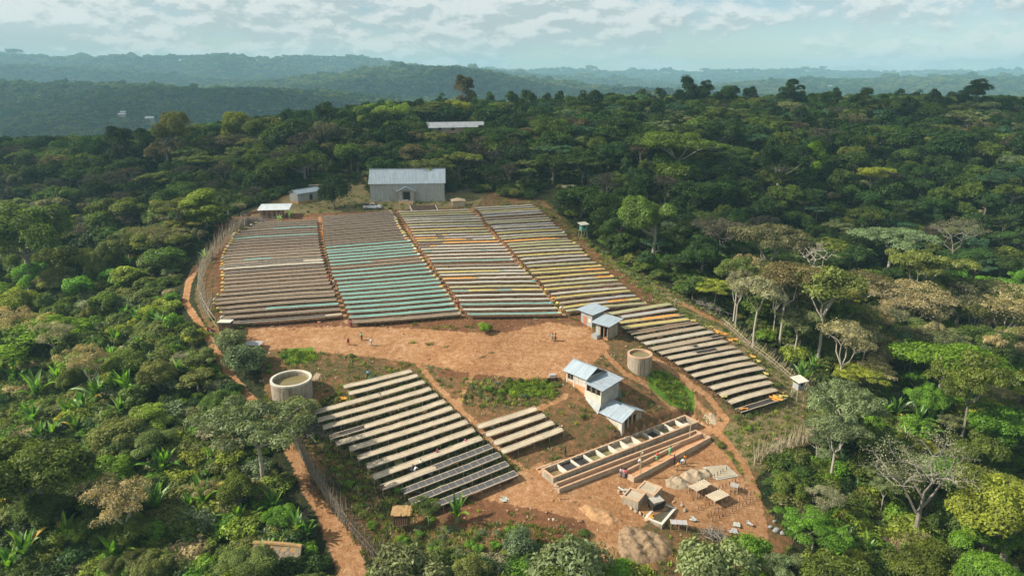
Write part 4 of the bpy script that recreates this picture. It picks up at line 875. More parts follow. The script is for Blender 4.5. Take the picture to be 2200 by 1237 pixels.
def stones():
    r = np.random.default_rng(14); x = r.uniform(-60, 64, 26000); y = r.uniform(70, 200, 26000); z = gzv(x, y); px, py, d = proj(x, y, z); soil, pack, grn, dry, raw = ground_masks(px, py, None)
    patch = waves(WAVES, x * .8 + 90, y * .8) * 1.5; pr = np.where(soil > .6, .10 + .35 * np.clip(patch, 0, 1) + .15 * raw, 0); pr = np.where(inpoly(px, py, ROAD), .03, pr); ok = r.uniform(0, 1, len(x)) < pr; x, y, z = x[ok], y[ok], z[ok]; protos = []
    for k, c in enumerate([(.34, .18, .10), (.24, .13, .075), (.46, .36, .26)]):
        m = simple('clod %d' % k, c, .25, 6); V = r.normal(size=(8, 3)); V = np.array([(sx, sy, sz) for sx in (-1, 1) for sy in (-1, 1) for sz in (-.6, .6)]) * r.uniform(.6, 1.1, (8, 3)); Q = [(0,1,3,2),(4,6,7,5),(0,4,5,1),(2,3,7,6),(0,2,6,4),(1,5,7,3)]
        protos.append(bpy.data.objects.new('clod', npmesh('clod', V, Q, m)))
    s = .05 + r.exponential(.055, len(x)); s = np.minimum(s, .4)
    scatter_object('stones', 'clods and stones strewn over the bare earth', protos, np.stack([x, y, z], 1), np.stack([x * 0, x * 0, r.uniform(0, 6.28, len(x))], 1), np.stack([s, s * 1.2, s * .8], 1), r.integers(0, 3, len(x)))
stones()
# ------------------------------------------------------------------ drying beds
POLE = simple('weathered pole', (.34, .27, .19), .3, 4)
RAIL = simple('pale bamboo rail', (.62, .51, .38), .25, 2)
POLED = simple('dark pole', (.12, .085, .06), .3, 4)
NETD = simple('dark shade mesh', (.10, .07, .05), .35, .8)
MATTING = simple('reed matting', (.33, .225, .135), .35, 2.5)
def cover(name, c, var=.12, scale=.6, rough=.6, lump=.25, sheer=.0):
    t = NT(name); P = t.pos(); a = t.noise(scale, 5, .6, P); b = t.noise(5.5, 4, .65, P); f = t.math('ADD', t.math('MULTIPLY', a, .5), t.math('MULTIPLY', b, .5))
    return t.pbr(t.ramp(f, [(.35, tuple(v * (1 - var) for v in c)), (.65, tuple(min(1, v * (1 + var)) for v in c))]), rough, 0, b, .5, lump, .25)
CM = {'W': cover('cream sheet', (.50, .46, .36), .25, .35), 'Y': cover('yellow sheet', (.54, .44, .13), .22, .35), 'O': cover('orange sheet', (.74, .34, .06)), 'T': cover('teal net', (.13, .34, .285), .3, .3),
      'V': cover('pale lilac sheet', (.42, .40, .38), .25, .35), 'L': cover('pale lime sheet', (.40, .39, .19), .25, .35), 'B': cover('brown cherries', (.10, .058, .036), .4), 'G': cover('grey-brown beans', (.20, .135, .08), .4),
      'P': cover('parchment beans', (.50, .415, .29), .28, .5, .85, .5), 'D': cover('dark empty mesh', (.05, .045, .042), .3), 'K': cover('charred dark sheet', (.055, .045, .04), .4), 'A': cover('tan beans', (.42, .33, .22), .2, 1.2), 'C': cover('sheer white sheet', (.47, .48, .41))}
CN = {'W': 'plastic_cover', 'Y': 'plastic_cover', 'O': 'plastic_cover', 'T': 'net_cover', 'V': 'plastic_cover', 'L': 'plastic_cover', 'B': 'cherry_layer', 'G': 'bean_layer', 'P': 'parchment_layer', 'D': 'mesh_panel', 'K': 'dark_cover', 'A': 'bean_layer', 'C': 'plastic_cover'}
CW = {'W': 'cream-covered', 'Y': 'yellow-covered', 'O': 'orange-covered', 'T': 'teal-netted', 'V': 'pale grey-covered', 'L': 'lime-covered', 'B': 'brown', 'G': 'grey-brown', 'P': 'parchment-topped', 'D': 'empty dark', 'K': 'charred-looking', 'A': 'tan', 'C': 'white-covered'}
ORD = ['first','second','third','fourth','fifth','sixth','seventh','eighth','ninth','tenth','eleventh','twelfth','thirteenth','fourteenth','fifteenth','sixteenth','seventeenth','eighteenth','nineteenth','twentieth','twenty-first','twenty-second','twenty-third','twenty-fourth','twenty-fifth','twenty-sixth','twenty-seventh','twenty-eighth','twenty-ninth','thirtieth','thirty-first','thirty-second','thirty-third','thirty-fourth','thirty-fifth']
def bed(pl, pr, width, segs, label, group, mound=.10, near=False, apron=True, legstep=1.5, height=.92, centred=False, dark_rail=False, off=None):
    A = at(pl[0], pl[1], height); B = at(pr[0], pr[1], height); d = Vector((B.x - A.x, B.y - A.y, 0)); Ln = d.length; d.normalize(); nrm = Vector((-d.y, d.x, 0))
    if nrm.y < 0: nrm = -nrm
    o0 = -width / 2 if centred else 0.0
    n = max(6, int(Ln / 1.6)); rr = random.Random(int(pl[0] * 7 + pl[1] * 3))
    def top(s, c=None):
        x = A.x + d.x * s; y = A.y + d.y * s; return gz(x + nrm.x * width / 2, y + nrm.y * width / 2) + height
    zs = [top(Ln * i / n) for i in range(n + 1)]
    cf = np.polyfit(np.arange(n + 1), zs, 2); zs = [.5 * float(np.polyval(cf, i)) + .4 * (zs[0] + (zs[n] - zs[0]) * i / n) + .1 * zs[i] + rr.uniform(-.035, .035) for i in range(n + 1)]
    def zt(s):
        q = min(max(s / Ln * n, 0), n - 1e-4); i = int(q); return zs[i] * (1 - q + i) + zs[i+1] * (q - i)
    e = empty('drying_bed', (A.x, A.y, A.z), label, 'drying bed', group); O = Vector((A.x, A.y, A.z))
    def P(s, w, z): return (d.x * s + nrm.x * (w + o0), d.y * s + nrm.y * (w + o0), z - O.z)
    def ribbon(name, w0, w1, h0, h1, mat, s0=0, s1=None, wob=0.0, parent=e):
        s1 = Ln if s1 is None else s1; k = max(2, int(n * (s1 - s0) / Ln)); mb = MB(); vs = []
        for i in range(k + 1):
            s = s0 + (s1 - s0) * i / k; z = zt(s); q = rr.uniform(-wob, wob)
            vs += [P(s, w0, z + h0 + q), P(s, w1, z + h0 + q), P(s, w1, z + h1 + q), P(s, w0, z + h1 + q)]
        fs = [(0, 1, 2, 3), (4*k+3, 4*k+2, 4*k+1, 4*k)]
        for i in range(k):
            b = 4 * i; fs += [(b, b+4, b+5, b+1), (b+1, b+5, b+6, b+2), (b+2, b+6, b+7, b+3), (b+3, b+7, b+4, b)]
        mb.add(vs, fs); return mb.build(name, mat, parent)
    rail = POLED if dark_rail else RAIL
    ribbon('rail', -.05, .04, -.10, .06, rail, wob=.01); ribbon('rail', width - .04, width + .05, -.10, .05, rail, wob=.01)
    ribbon('mesh_deck', .045, width - .045, -.05, -.02, NETD)
    if apron: ribbon('side_matting', -.02, .02, -.34, -.105, MATTING, wob=.02)
    # covers: a lumpy sheet with a mounded cross section and rounded ends
    def layer(code, f0, f1, mo):
        s0 = f0 * Ln; s1 = f1 * Ln; k = max(4, int((s1 - s0) / (.38 if near else .8))); cols = 7 if mo > .05 else 5; vs = []
        for i in range(k + 1):
            s = s0 + (s1 - s0) * i / k; edge = min(1, min(i, k - i) / 1.6 + .35) if code in 'PWYOLVA' else 1
            for j in range(cols):
                u = j / (cols - 1); hw = (width - .10) / 2 * (edge ** .5) * (1 + rr.uniform(-.03, .03)); w = width / 2 + (u * 2 - 1) * hw
                z = zt(s) + .012 + mo * (1 - (u * 2 - 1) ** 2) ** .7 * (edge ** .6) * rr.uniform(.75, 1.2) - (.05 if j in (0, cols - 1) and mo > .05 else 0)
                vs.append(P(s, w, z))
        fs = [(i * cols + j, (i+1) * cols + j, (i+1) * cols + j + 1, i * cols + j + 1) for i in range(k) for j in range(cols - 1)]
        mb = MB(); mb.add(vs, fs); o = mb.build(CN[code], CM[code], e, smooth=True)
        if len(segs) > 1: o['label'] = {'T': 'teal net over part of the bed', 'O': 'bright orange sheet over part of the bed', 'Y': 'yellow sheet over part of the bed', 'K': 'dark bare stretch of the bed'}.get(code, CW[code] + ' stretch of the bed')
    for code, f0, f1 in segs:
        if code == 'D':
            m = max(2, int((f1 - f0) * Ln / 1.15)); 
            for i in range(m):
                a = (f0 + (f1 - f0) * i / m) * Ln; b = (f0 + (f1 - f0) * (i + 1) / m) * Ln
                q = ribbon('mesh_panel', .07, width - .07, .0, .035, DMESH, a + .05, b - .05)
                ribbon('cross_bar', .05, width - .05, .0, .05, RAILG, b - .05, b + .0)
        else: layer(code, f0, f1, mound if code not in 'TBGKC' else .03)
    # legs
    m = max(2, int(Ln / legstep)); legs = MB()
    for i in range(m + 1):
        s = min(Ln - .05, max(.05, Ln * i / m + rr.uniform(-.1, .1)))
        for w in ((0.0, width) if (near or i % 2 == 0) else (0.0,)):
            x = A.x + d.x * s + nrm.x * (w + o0); y = A.y + d.y * s + nrm.y * (w + o0); zb = gz(x, y) - .15; zz = zt(s) - .07
            if near:
                L = MB(); L.box((0, 0, (zb - zz) / 2), (.09, .09, zz - zb)); L.build('leg', POLE, e, (x - O.x, y - O.y, zz - O.z))
            else: legs.box((x - O.x - nrm.x * .03, y - O.y - nrm.y * .03, (zb + zz) / 2 - O.z), (.11, .10, zz - zb))
    if not near: tag(legs.build('leg_row', POLED, e), None, None, None, 'stuff')
    return A, B, e
DMESH = simple('charcoal mesh panel', (.085, .080, .078), .3, 1.5)
RAILG = simple('greyed timber bar', (.33, .30, .26), .2, 2)
def lerp_tab(tab, v):
    return float(np.interp(v, [a for a, b in tab], [b for a, b in tab]))
TARPS = []
def rows(name, ys_right, xr_tab, xl_tab, slopes, segs_of, width, group, where, **kw):
    """beds in a block, first = farthest; rails read off at the right-hand end"""
    n = len(ys_right)
    for i, y in enumerate(ys_right):
        xr = lerp_tab(xr_tab, y); sl = slopes[0] + (slopes[1] - slopes[0]) * i / (n - 1)
        xl = lerp_tab(xl_tab, y)
        for _ in range(3): yl = y + (xr - xl) * sl; xl = lerp_tab(xl_tab, yl)
        segs = segs_of(i); codes = [s[0] for s in segs]; word = CW[codes[0]] if len(set(codes)) == 1 else CW[codes[0]] + ' and ' + CW[codes[-1]] if codes[0] != codes[-1] else CW[codes[0]] + ' patched'
        k = n - 1 - i
        lab = f'{word} drying bed, {ORD[k]} {where}' if i > 0 else f'{word} drying bed, farthest up {where.split(" up ")[-1]}'
        bed((xl, yl), (xr, y), width, segs, lab, group, **kw)
        TARPS.append((name, k, (xl, yl), (xr, y)))
def full(c): return [(c, 0, 1)]
YA = [473.7,478,482.6,488,493.6,498.4,503.9,508.7,514,519.7,525.9,532,537.6,543.7,550,555.4,560.2,565.7,572.6,579.5,586.7,594.7,602.7,610,618.7,628,635.5,645.6,655,666,677.6]
def segA(i):
    if i == 3: return [('G', 0, .42), ('T', .42, 1)]
    if i == 6: return full('T')
    if i == 14: return [('G', 0, .2), ('T', .2, .48), ('G', .48, 1)]
    if i == 15: return [('G', 0, .35), ('K', .35, 1)]
    if i == 16: return [('K', 0, .8), ('W', .8, 1)]
    if i == 17: return full('W')
    if i == 18: return full('V') if False else full('K')
    if i == 28: return [('G', 0, .37), ('T', .37, 1)]
    if i == 30: return [('K', .1, .85), ('A', .85, 1)]
    return full('B' if i < 12 else 'G')
rows('A', YA, [(473,682),(500,682),(514,684),(532,686),(550,690),(565,695),(580,699),(594,703),(610,708),(628,717),(645,722),(666,731),(678,734.5)],
     [(478,558),(481,551),(489,536),(495,521),(502,510),(509,502),(522,500),(531,492),(542,485),(550,481),(562,480),(577,478),(596,481),(616,480),(627,480),(640,466),(650,460),(661,466),(672,476),(688,479),(697,489)],
     (.056, .077), segA, 1.12, 'beds of the block beside the reed fence', 'up beside the reed fence')
YB_L = [467,471,475.6,480,484.8,490,495,500.4,505.5,511.3,516.4,522.2,527.3,533,539.6,544.7,551,557,563.6,571,578,586,594,602,611,619,626.5,635,643.5,653,663,673,684,694]
XLB = [(467,693),(500,694),(520,697),(540,701),(560,706),(578,710),(594,714),(611,724),(626,727),(642,735),(662,742),(683,749),(694,755)]
XRB = [(455,842),(469,852),(485,858),(510,875),(527,889),(545,900),(563.6,913),(586,928.5),(602,943),(618,952),(638.5,966),(654.5,975),(668,986),(676,990)]
def from_left(YL, XL, XR, s0, s1):
    out = []
    for i, y in enumerate(YL):
        sl = s0 + (s1 - s0) * i / (len(YL) - 1); xl = lerp_tab(XL, y); yr = y - 18
        for _ in range(3): yr = y - (lerp_tab(XR, yr) - xl) * sl
        out.append(yr)
    return out
def segB(i):
    if i == 20 : return full('G')
    if i == 33: return full('G')
    if i == 19: return [('T', 0, .45), ('G', .45, 1)]
    return full('B' if i < 13 else 'T')
rows('B', from_left(YB_L, XLB, XRB, .08, .077), XRB, XLB, (.08, .077), segB, 1.18, 'beds of the teal-netted block', 'up the teal-netted block')
YC = [451,455.5,460,465,469,474,480,485,491,497,503,508.5,513.6,519.5,526,532,538,545.6,553,559.5,568,575.5,582.7,589,597,606,615.5,624,634,644,653,664,674]
def segC(i):
    t = {0:'W',1:'Y',2:'L',3:'C',4:'W',5:'W',7:'V',6:'L',8:'Y',9:'L',19:'T',20:'G',21:'C',23:'W',25:'C',26:'L',28:'C',29:'W',30:'T',31:'W',32:'T',18:'W',15:'W',17:'W'}
    if i == 10: return [('W', 0, .28), ('K', .28, .36), ('Y', .36, .44), ('V', .44, .7), ('L', .7, 1)]
    if i == 11: return [('O', 0, .28), ('V', .36, 1)]
    if i == 12: return [('Y', 0, .34), ('O', .34, .62), ('W', .7, 1)]
    if i == 13: return [('K', 0, .3), ('O', .3, 1)]
    if i == 14: return [('K', 0, .12), ('O', .12, .2), ('W', .2, 1)]
    if i == 16: return [('T', 0, .1), ('C', .1, .67), ('T', .67, .75), ('C', .75, 1)]
    if i == 22: return [('Y', 0, .7), ('T', .7, .76), ('C', .76, 1)]
    if i == 24: return [('O', 0, .38), ('T', .38, .4), ('W', .4, 1)]
    if i == 27: return [('T', 0, .17), ('Y', .17, .5), ('T', .5, .66), ('Y', .66, 1)]
    return full(t.get(i, 'W'))
XRC = [(451,1011),(460,1020),(469,1034),(485,1040),(503,1056),(519.5,1072),(532,1085.5),(545.6,1097),(559.5,1104),(568,1114.5),(582.7,1129),(597,1143.6),(615.5,1159.6),(634,1174),(644,1181.5),(664,1197.5),(674,1207.6)]
XLC = [(456,855),(470,865),(485,876),(498,883.6),(516,894),(540,907),(558,924),(574,933),(595,946),(609,958),(627,971),(646,984),(666,994.5),(677,1004)]
rows('C', YC, XRC, XLC, (.0366, .015), segC, .92, 'beds of the cream and yellow block', 'up the cream and yellow block', mound=.16)
YD = [441,444.5,449,453,457.6,464,469,473.6,479.5,484,489.6,494.7,500.5,505,513,518,524,530,536.5,543.5,550,557,565,572.4,579,587,595.6,603,611,620,626.5,636,643.5,653]
YDl = [448,452,457,460.5,466,471.5,477,481,487.5,491,497,503,509,514,520,526,531,537.6,544,552,558.7,567.5,574,582.5,589,598.7,607,615.7,624,634,642.7,653.6,663,670]
XRD = [(441,1145),(449,1158),(457.6,1167),(469,1180),(484,1194.5),(495,1209),(505,1219),(513,1221),(524,1238),(530,1247),(543.5,1257),(557,1269),(565,1282),(579,1301),(595.6,1319),(611,1339),(626.5,1355),(643.5,1376.5),(653,1390)]
XLD = [(448,1020),(452,1027),(460,1034),(471,1040),(481,1048),(491,1060),(503,1069),(514,1077),(526,1091),(544,1106),(552,1113),(559,1120),(574,1134),(589,1143),(607,1163),(624,1177),(642.7,1192.5),(663,1209.6),(671,1218)]
def segD(i):
    t = 'WCYVVGCLVWVYCLOLLLWYWVLYWYWLGWYOYL'[i]
    if i == 14: return [('O', 0, .85), ('G', .85, 1)]
    if i == 24: return [('Y', 0, .7), ('O', .7, 1)] 
    if i == 26: return [('Y', 0, .3), ('W', .3, .75), ('O', .75, 1)]
    if i == 28: return [('Y', 0, .5), ('L', .5, .75), ('G', .75, 1)]
    if i == 31: return [('A', 0, .4), ('V', .4, 1)]
    if i == 32: return [('Y', 0, .35), ('W', .35, .58), ('O', .58, .85), ('Y', .85, 1)]
    return full(t)
for i in range(len(YD)):
    yl = YDl[i]; xl = lerp_tab(XLD, yl); xr = lerp_tab(XRD, YD[i]); segs = segD(i); k = len(YD) - 1 - i
    cs = [s[0] for s in segs]; word = CW[cs[0]] if len(cs) == 1 else CW[cs[0]] + ' and ' + CW[cs[-1]]
    if cs[0] == cs[-1] and len(cs) > 1: word = CW[cs[0]] + ' patched'
    bed((xl, yl), (xr, YD[i]), .92, segs, f'{word} drying bed, {ORD[k]} up the outer forest-side block' if i else f'{word} drying bed, farthest row of the outer block under the forest edge', 'beds of the outer block', mound=.2)
    TARPS.append(('D', k, (xl, yl), (xr, YD[i])))
EROWS = [((1303,679),(1444,655),'L'),((1338,684),(1456,666),'V'),((1334,696),(1469.5,678),'Y'),((1341,707),(1483,688),'Y'),((1357,719),(1500.6,695.5),'G'),((1372.5,730),(1516,705),'A'),((1388,742),(1535.5,715),'W'),((1403.6,753.7),(1555,724.6),'A'),
 ((1421,763),(1564.6,736),'P'),((1438.5,775),(1582,748),'P'),((1456,786.7),(1595.6,757.6),'P'),((1475,800),(1611,771),'P'),((1491,814),(1624.8,783),'P'),((1510,826.7),(1642,794.5),'P'),((1531.6,841),(1650,812),'P'),((1551,854.6),(1662,825.5),'P'),((1570.4,870),(1672,841),'P'),((1591.8,887.6),(1688.8,858.5),'K')]
for i, (a, b, c) in enumerate(EROWS):
    segs = full(c)
    if i == 2: segs = [('Y', 0, .35), ('O', .35, .95)]
    if i == 7: segs = [('A', 0, .85), ('K', .85, 1)]
    if i == 8: segs = [('P', 0, .5), ('K', .5, .56), ('P', .56, 1)]
    if i == 9: segs = [('P', 0, .42), ('K', .42, .72), ('A', .72, 1)]
    if i == 17: segs = [('K', 0.04, .75), ('O', .75, .97)]
    word = CW[segs[0][0]]; k = len(EROWS) - 1 - i
    lab = f'{word} drying bed, {ORD[k]} up the long outer strip' if k else 'dark nearly empty bed with orange sheet, lowest of the long outer strip'
    bed(a, b, 1.3, segs, lab, 'beds of the long strip past the round tank', mound=.10, apron=False, legstep=2.0)
FROWS = [((738,833),(884,797)),((749,847),(897,806.5)),((674.5,887),(911.6,820)),((682.5,904),(925,835)),((693.6,920),(940,848.5)),((708,941),(956,862.5)),((722,955),(971,877)),((751,966),(988,892.5)),((768.4,985),(1004,906.5)),((788.4,1003),(1018,924)),((801,1026),(1034.7,941.5)),((819,1049),(1054.7,959.5)),((865.5,1057),(1073,977.5)),((881,1079),(1090,996.5)),((905,1096),(1109,1016))]
for i, (a, b) in enumerate(FROWS):
    segs = full('P')
    if i == 2: segs = [('P', 0, .585), ('P', .592, 1)]
    if i == 5: segs = [('K', .08, .29), ('P', .29, 1)]
    if i == 11: segs = [('P', .03, .48), ('D', .48, 1)]
    if i >= 12: segs = [('D', 0, 1)]
    word = ['short parchment-topped', 'second short parchment-topped', 'gapped parchment'][i] if i < 3 else CW[segs[-1][0]]
    lab = f'{word} bed, {ORD[i]} from the top of the lower block'
    if i == 5: lab = 'parchment bed with a bare dark end, sixth from the top of the lower block'
    if i == 11: lab = 'half covered drying bed where women rake, twelfth from the top of the lower block'
    if i == 14: lab = 'lowest empty dark mesh bed, partly behind the banana plant'
    bed(a, b, 1.32, segs, lab, 'beds of the lower parchment block', mound=.09, near=True, apron=False, legstep=2.6, centred=True, dark_rail=i < 11 and False)
for i, (a, b) in enumerate([((1026,919),(1152.5,879)),((1043.6,936),(1170,893.5)),((1061,954),(1188.4,908.7)),((1077,971.4),(1207.5,923.7))]):
    bed(a, b, 1.32, full('P'), ['topmost', 'second', 'third', 'lowest'][i] + ' parchment bed of the separate set of four by the washing tanks', 'set of four parchment beds', mound=.09, near=True, apron=False, legstep=2.6, centred=True)
# folded sheets and sacks left at the bed ends
def lump(name, pos, size, mat, label, cat, group, seed=0, rz=0.0):
    r = np.random.default_rng(seed); mb = MB(); seg = 12; rg = 6; vs = []
    for i in range(rg + 1):
        ph = math.pi * .5 * i / rg
        for j in range(seg):
            a = 6.283 * j / seg; q = 1 + r.uniform(-.22, .22) * (i < rg)
            vs.append((size[0] * .5 * math.cos(ph) * math.cos(a) * q, size[1] * .5 * math.cos(ph) * math.sin(a) * q, size[2] * math.sin(ph) * (1 + r.uniform(-.15, .15)) - .02))
    fs = [(i * seg + j, i * seg + (j+1) % seg, (i+1) * seg + (j+1) % seg, (i+1) * seg + j) for i in range(rg) for j in range(seg)] + [tuple(range(seg - 1, -1, -1))]
    mb.add(vs, fs); o = mb.build(name, mat, None, pos, smooth=True); o.rotation_euler.z = rz; return tag(o, label, cat, group)
def crumple(name, pos, size, mat, label, cat, group, seed=0):
    r = np.random.default_rng(seed); n = 9; a = np.linspace(-.5, .5, n); X, Y = np.meshgrid(a, a, indexing='ij'); k = r.normal(size=(5, 2)) * 9; ph = r.uniform(0, 6, 5)
    Z = sum(np.abs(np.sin(k[i, 0] * X + k[i, 1] * Y + ph[i])) for i in range(5)) / 5; X = X * (1 + .5 * np.sin(Y * 6 + ph[0])) * size[0]; Y = Y * (1 + .5 * np.sin(X * 4 + ph[1])) * size[1]
    mb = MB(); mb.add([(X[i, j], Y[i, j], Z[i, j] * size[2] * r.uniform(.5, 1) + .01) for i in range(n) for j in range(n)], [(i * n + j, (i+1) * n + j, (i+1) * n + j + 1, i * n + j + 1) for i in range(n - 1) for j in range(n - 1)])
    o = mb.build(name, mat, None, pos); o.rotation_euler.z = r.uniform(0, 3); return tag(o, label, cat, group)
tr_ = random.Random(4)
def end_tarp(pt, mat, colname, k, where, grp, dz=.92):
    p = at(pt[0], pt[1], dz); p.z += dz + .02; p.y += .6
    lump('folded_sheet', p, (tr_.uniform(.8, 1.5), tr_.uniform(.6, 1.0), tr_.uniform(.22, .4)), mat, f'{colname} folded sheet ending the {ORD[k]} bed {where}', 'sheet', grp, k * 3 + len(where), tr_.uniform(0, 3))
for name, k, L, R in TARPS:
    if name == 'A':
        c = 'Y' if (k % 4 != 1) else 'W'
        if k in (9, 10, 11, 12, 15): c = 'O' if k in (10, 12, 15) else 'Y'
        end_tarp((L[0] - 3, L[1] - 1), CM[c], {'Y': 'yellow', 'W': 'cream', 'O': 'orange'}[c], k, 'up beside the reed fence', 'folded sheets along the fence side')
    if name == 'B' and k % 12 != 7:
        c = 'WYOYW'[(k * 7) % 5]; end_tarp((R[0] - 3, R[1]), CM[c], {'Y': 'yellow', 'W': 'cream', 'O': 'orange'}[c], k, 'up the teal block', 'folded sheets along the teal block')
    if name == 'C' and k in (0, 1, 2, 4, 7, 9, 11, 13, 20):
        c = 'YYTWY'[k % 5]; end_tarp((R[0] - 4, R[1]), CM[c], {'Y': 'yellow', 'W': 'cream', 'T': 'teal'}[c], k, 'up the cream block', 'folded sheets along the cream block')
    if name == 'D' and k in (0, 1, 2, 3, 5, 7, 10, 13, 17, 21):
        c = 'YWYOY'[k % 5]; s = L if k in (1, 2, 3, 5) else R
        end_tarp((s[0] - 3, s[1]), CM[c], {'Y': 'yellow', 'W': 'cream', 'O': 'orange'}[c], k, 'up the outer block', 'folded sheets in the outer block')
for j, (px, py, c, s, lab) in enumerate([(1490,689,'Y',1.2,'yellow folded sheet at the far end of the fourth bed of the long strip'),(1524,703,'Y',1.2,'yellow folded sheet beside the sixth bed of the long strip'),(1543,713,'O',1.7,'orange crumpled sheet beside the seventh bed of the long strip'),(1556,718,'O',1.5,'orange sheet heap beyond the eighth bed of the long strip'),(1572,730,'O',1.7,'large orange sheet heap beyond the ninth bed of the long strip'),
    (1616,766,'O',1.2,'orange folded sheet beyond the twelfth bed of the long strip'),(1629,776,'Y',1.1,'yellow folded sheet beyond the thirteenth bed of the long strip'),(1645,803,'Y',1.1,'yellow folded sheet at the far end of the fifteenth bed'),(1554,851,'Y',1.6,'yellow crumpled sheet on the near end of the sixteenth bed'),(1597,878,'O',1.2,'orange sheet on the near end of the lowest outer bed'),(1664,855,'O',2.0,'orange crumpled sheet on the far part of the lowest outer bed'),(1680,851,'Y',1.5,'yellow crumpled sheet at the far tip of the lowest outer bed')]):
    p = at(px, py, .9); p.z += .9; crumple('folded_sheet', p, (s * .9, s * .6, .3), CM[c], lab, 'sheet', 'folded sheets on the long strip', j + 50)
for j, (px, py, c, s, lab) in enumerate([(640,868,'O',1.5,'yellow-orange sheet heap on the grass beside the first round tank'),(723,861,'Y',1.2,'yellow flattened sheet left of the orange heap above the parchment bed'),(735,857,'O',1.5,'orange crumpled sheet above the end of the third parchment bed'),(665,905,'Y',1.3,'yellow sheet on the ground by the brushwood at the fence'),(842,830,'O',.8,'small orange cloth lying under the second short bed'),
    (858,992,'L',1.6,'lime green sheet spread under the tenth parchment bed'),(1084,1074,'C',1.1,'white torn sheet lying on the red soil'),(805,988,'C',.8,'white rag below the ninth parchment bed'),(898,1057,'C',.9,'white cloth between the empty mesh beds'),(926,1018,'C',.7,'white cloth under the half covered bed'),(1058,918,'C',.7,'pale blue rag below the topmost bed of four'),(928,878,'V',.6,'pale bag between the parchment beds'),(1395,1110,'O',1.0,'orange cloth on rubble beside the lower tank'),
    (1337,1053,'C',1.1,'white sack on the channel end by the standing people'),(1347,1067,'C',1.4,'white sack leaning on the upper soaking tank'),(1359,1082,'C',.8,'small white sack below the soaking tank'),(1490,1116,'C',.9,'white rag on the orange ground below the small racks'),(1582,1128,'C',1.0,'white rag beside the narrow footpath'),(1608,1124,'V',.9,'grey sack in the grass by the footpath'),(1575,1142,'V',1.2,'dirty sheet in the grass above the brush pile'),(1262,706,'O',.5,'orange rag at the shed wall')]):
    p = at(px, py); p.z += .04; crumple('loose_sheet', p, (s, s * .8, .25), CM[c], lab, 'sheet', None, j + 90)
# ------------------------------------------------------------------ buildings
ROOFB = corrugated('blue-grey roof sheet', (.42, .49, .53), .35, 'x', .3, .25, .55)
ROOFY = corrugated('blue-grey roof sheet ribs down slope', (.40, .46, .50), .35, 'y', .3, .25, .55)
SHEETW = corrugated('galvanised wall sheet', (.44, .45, .42), .6, 'x', .28, .25, .6)
SHEETWY = corrugated('galvanised wall sheet side', (.34, .36, .34), .6, 'y', .28, .25, .6)
PLASTER = streaky('limewashed wall', (.64, .59, .50), (.42, .30, .20))
BLOCK = simple('grey block wall', (.40, .37, .31), .22, 1.0, .9)
CONC = streaky('weathered concrete', (.42, .35, .26), (.22, .16, .11))
CONCL = simple('pale concrete inside', (.62, .57, .46), .22, .9, .9)
BRICKT = simple('orange earth-stained rim', (.52, .335, .205), .25, 1.2, .9)
CONCO = simple('orange-tinged concrete', (.46, .36, .25), .3, .9, .9); EARTHF = simple('earth-stained footing', (.55, .28, .13), .25, 1.2, .9)
DARKM = simple('dark timber and unlit inside', (.035, .028, .022), .3, 2)  # near-black; as a sheet in an opening it stands for the unlit inside
TIMB = simple('sawn timber', (.36, .22, .12), .25, 2)
DOORM = simple('rust red door', (.48, .17, .08), .2, 2)
THATCH = simple('dry thatch', (.27, .215, .15), .4, 3, .95, 0, .6)
STRAWO = simple('orange straw matting', (.38, .235, .10), .35, 2.5, .9)
RUSTY = corrugated('rusty sheet', (.16, .09, .06), .9, 'x', .3, .1, .8)
TARPM = simple('tan canvas', (.50, .38, .24), .2, 1, .85)
class Frame:
    """local frame: origin, direction u, v is to its left-hand back side"""
    def __init__(s, o, ang): s.o = Vector(o); s.a = ang
    def root(s, name, label, cat, group=None): s.e = empty(name, s.o, label, cat, group, s.a); return s.e
def panels(name, e, p00, p10, p11, p01, n, mat, thick=.03, gap=.02, lift=.012):
    """roof or wall sheets laid side by side across the quad p00-p10 (low) p01-p11 (high), split along p00->p10; alternate sheets overlap"""
    p00, p10, p11, p01 = map(Vector, (p00, p10, p11, p01)); nr = (p10 - p00).cross(p01 - p00).normalized(); out = []
    for i in range(n):
        a, b = i / n, (i + 1) / n + (gap / n if i < n - 1 else 0); l = nr * (lift * (i % 2) + .001 * i)
        q = [p00.lerp(p10, a) + l, p00.lerp(p10, b) + l, p01.lerp(p11, b) + l, p01.lerp(p11, a) + l]
        mb = MB(); mb.prism(q, [v + nr * thick for v in q]); out.append(mb.build(name, mat, e))
    return out
def wallbox(e, name, x0, x1, y0, y1, z0, z1, mat, parent=None):
    mb = MB(); mb.box(((x0 + x1) / 2, (y0 + y1) / 2, (z0 + z1) / 2), (x1 - x0, y1 - y0, z1 - z0)); return mb.build(name, mat, parent or e)
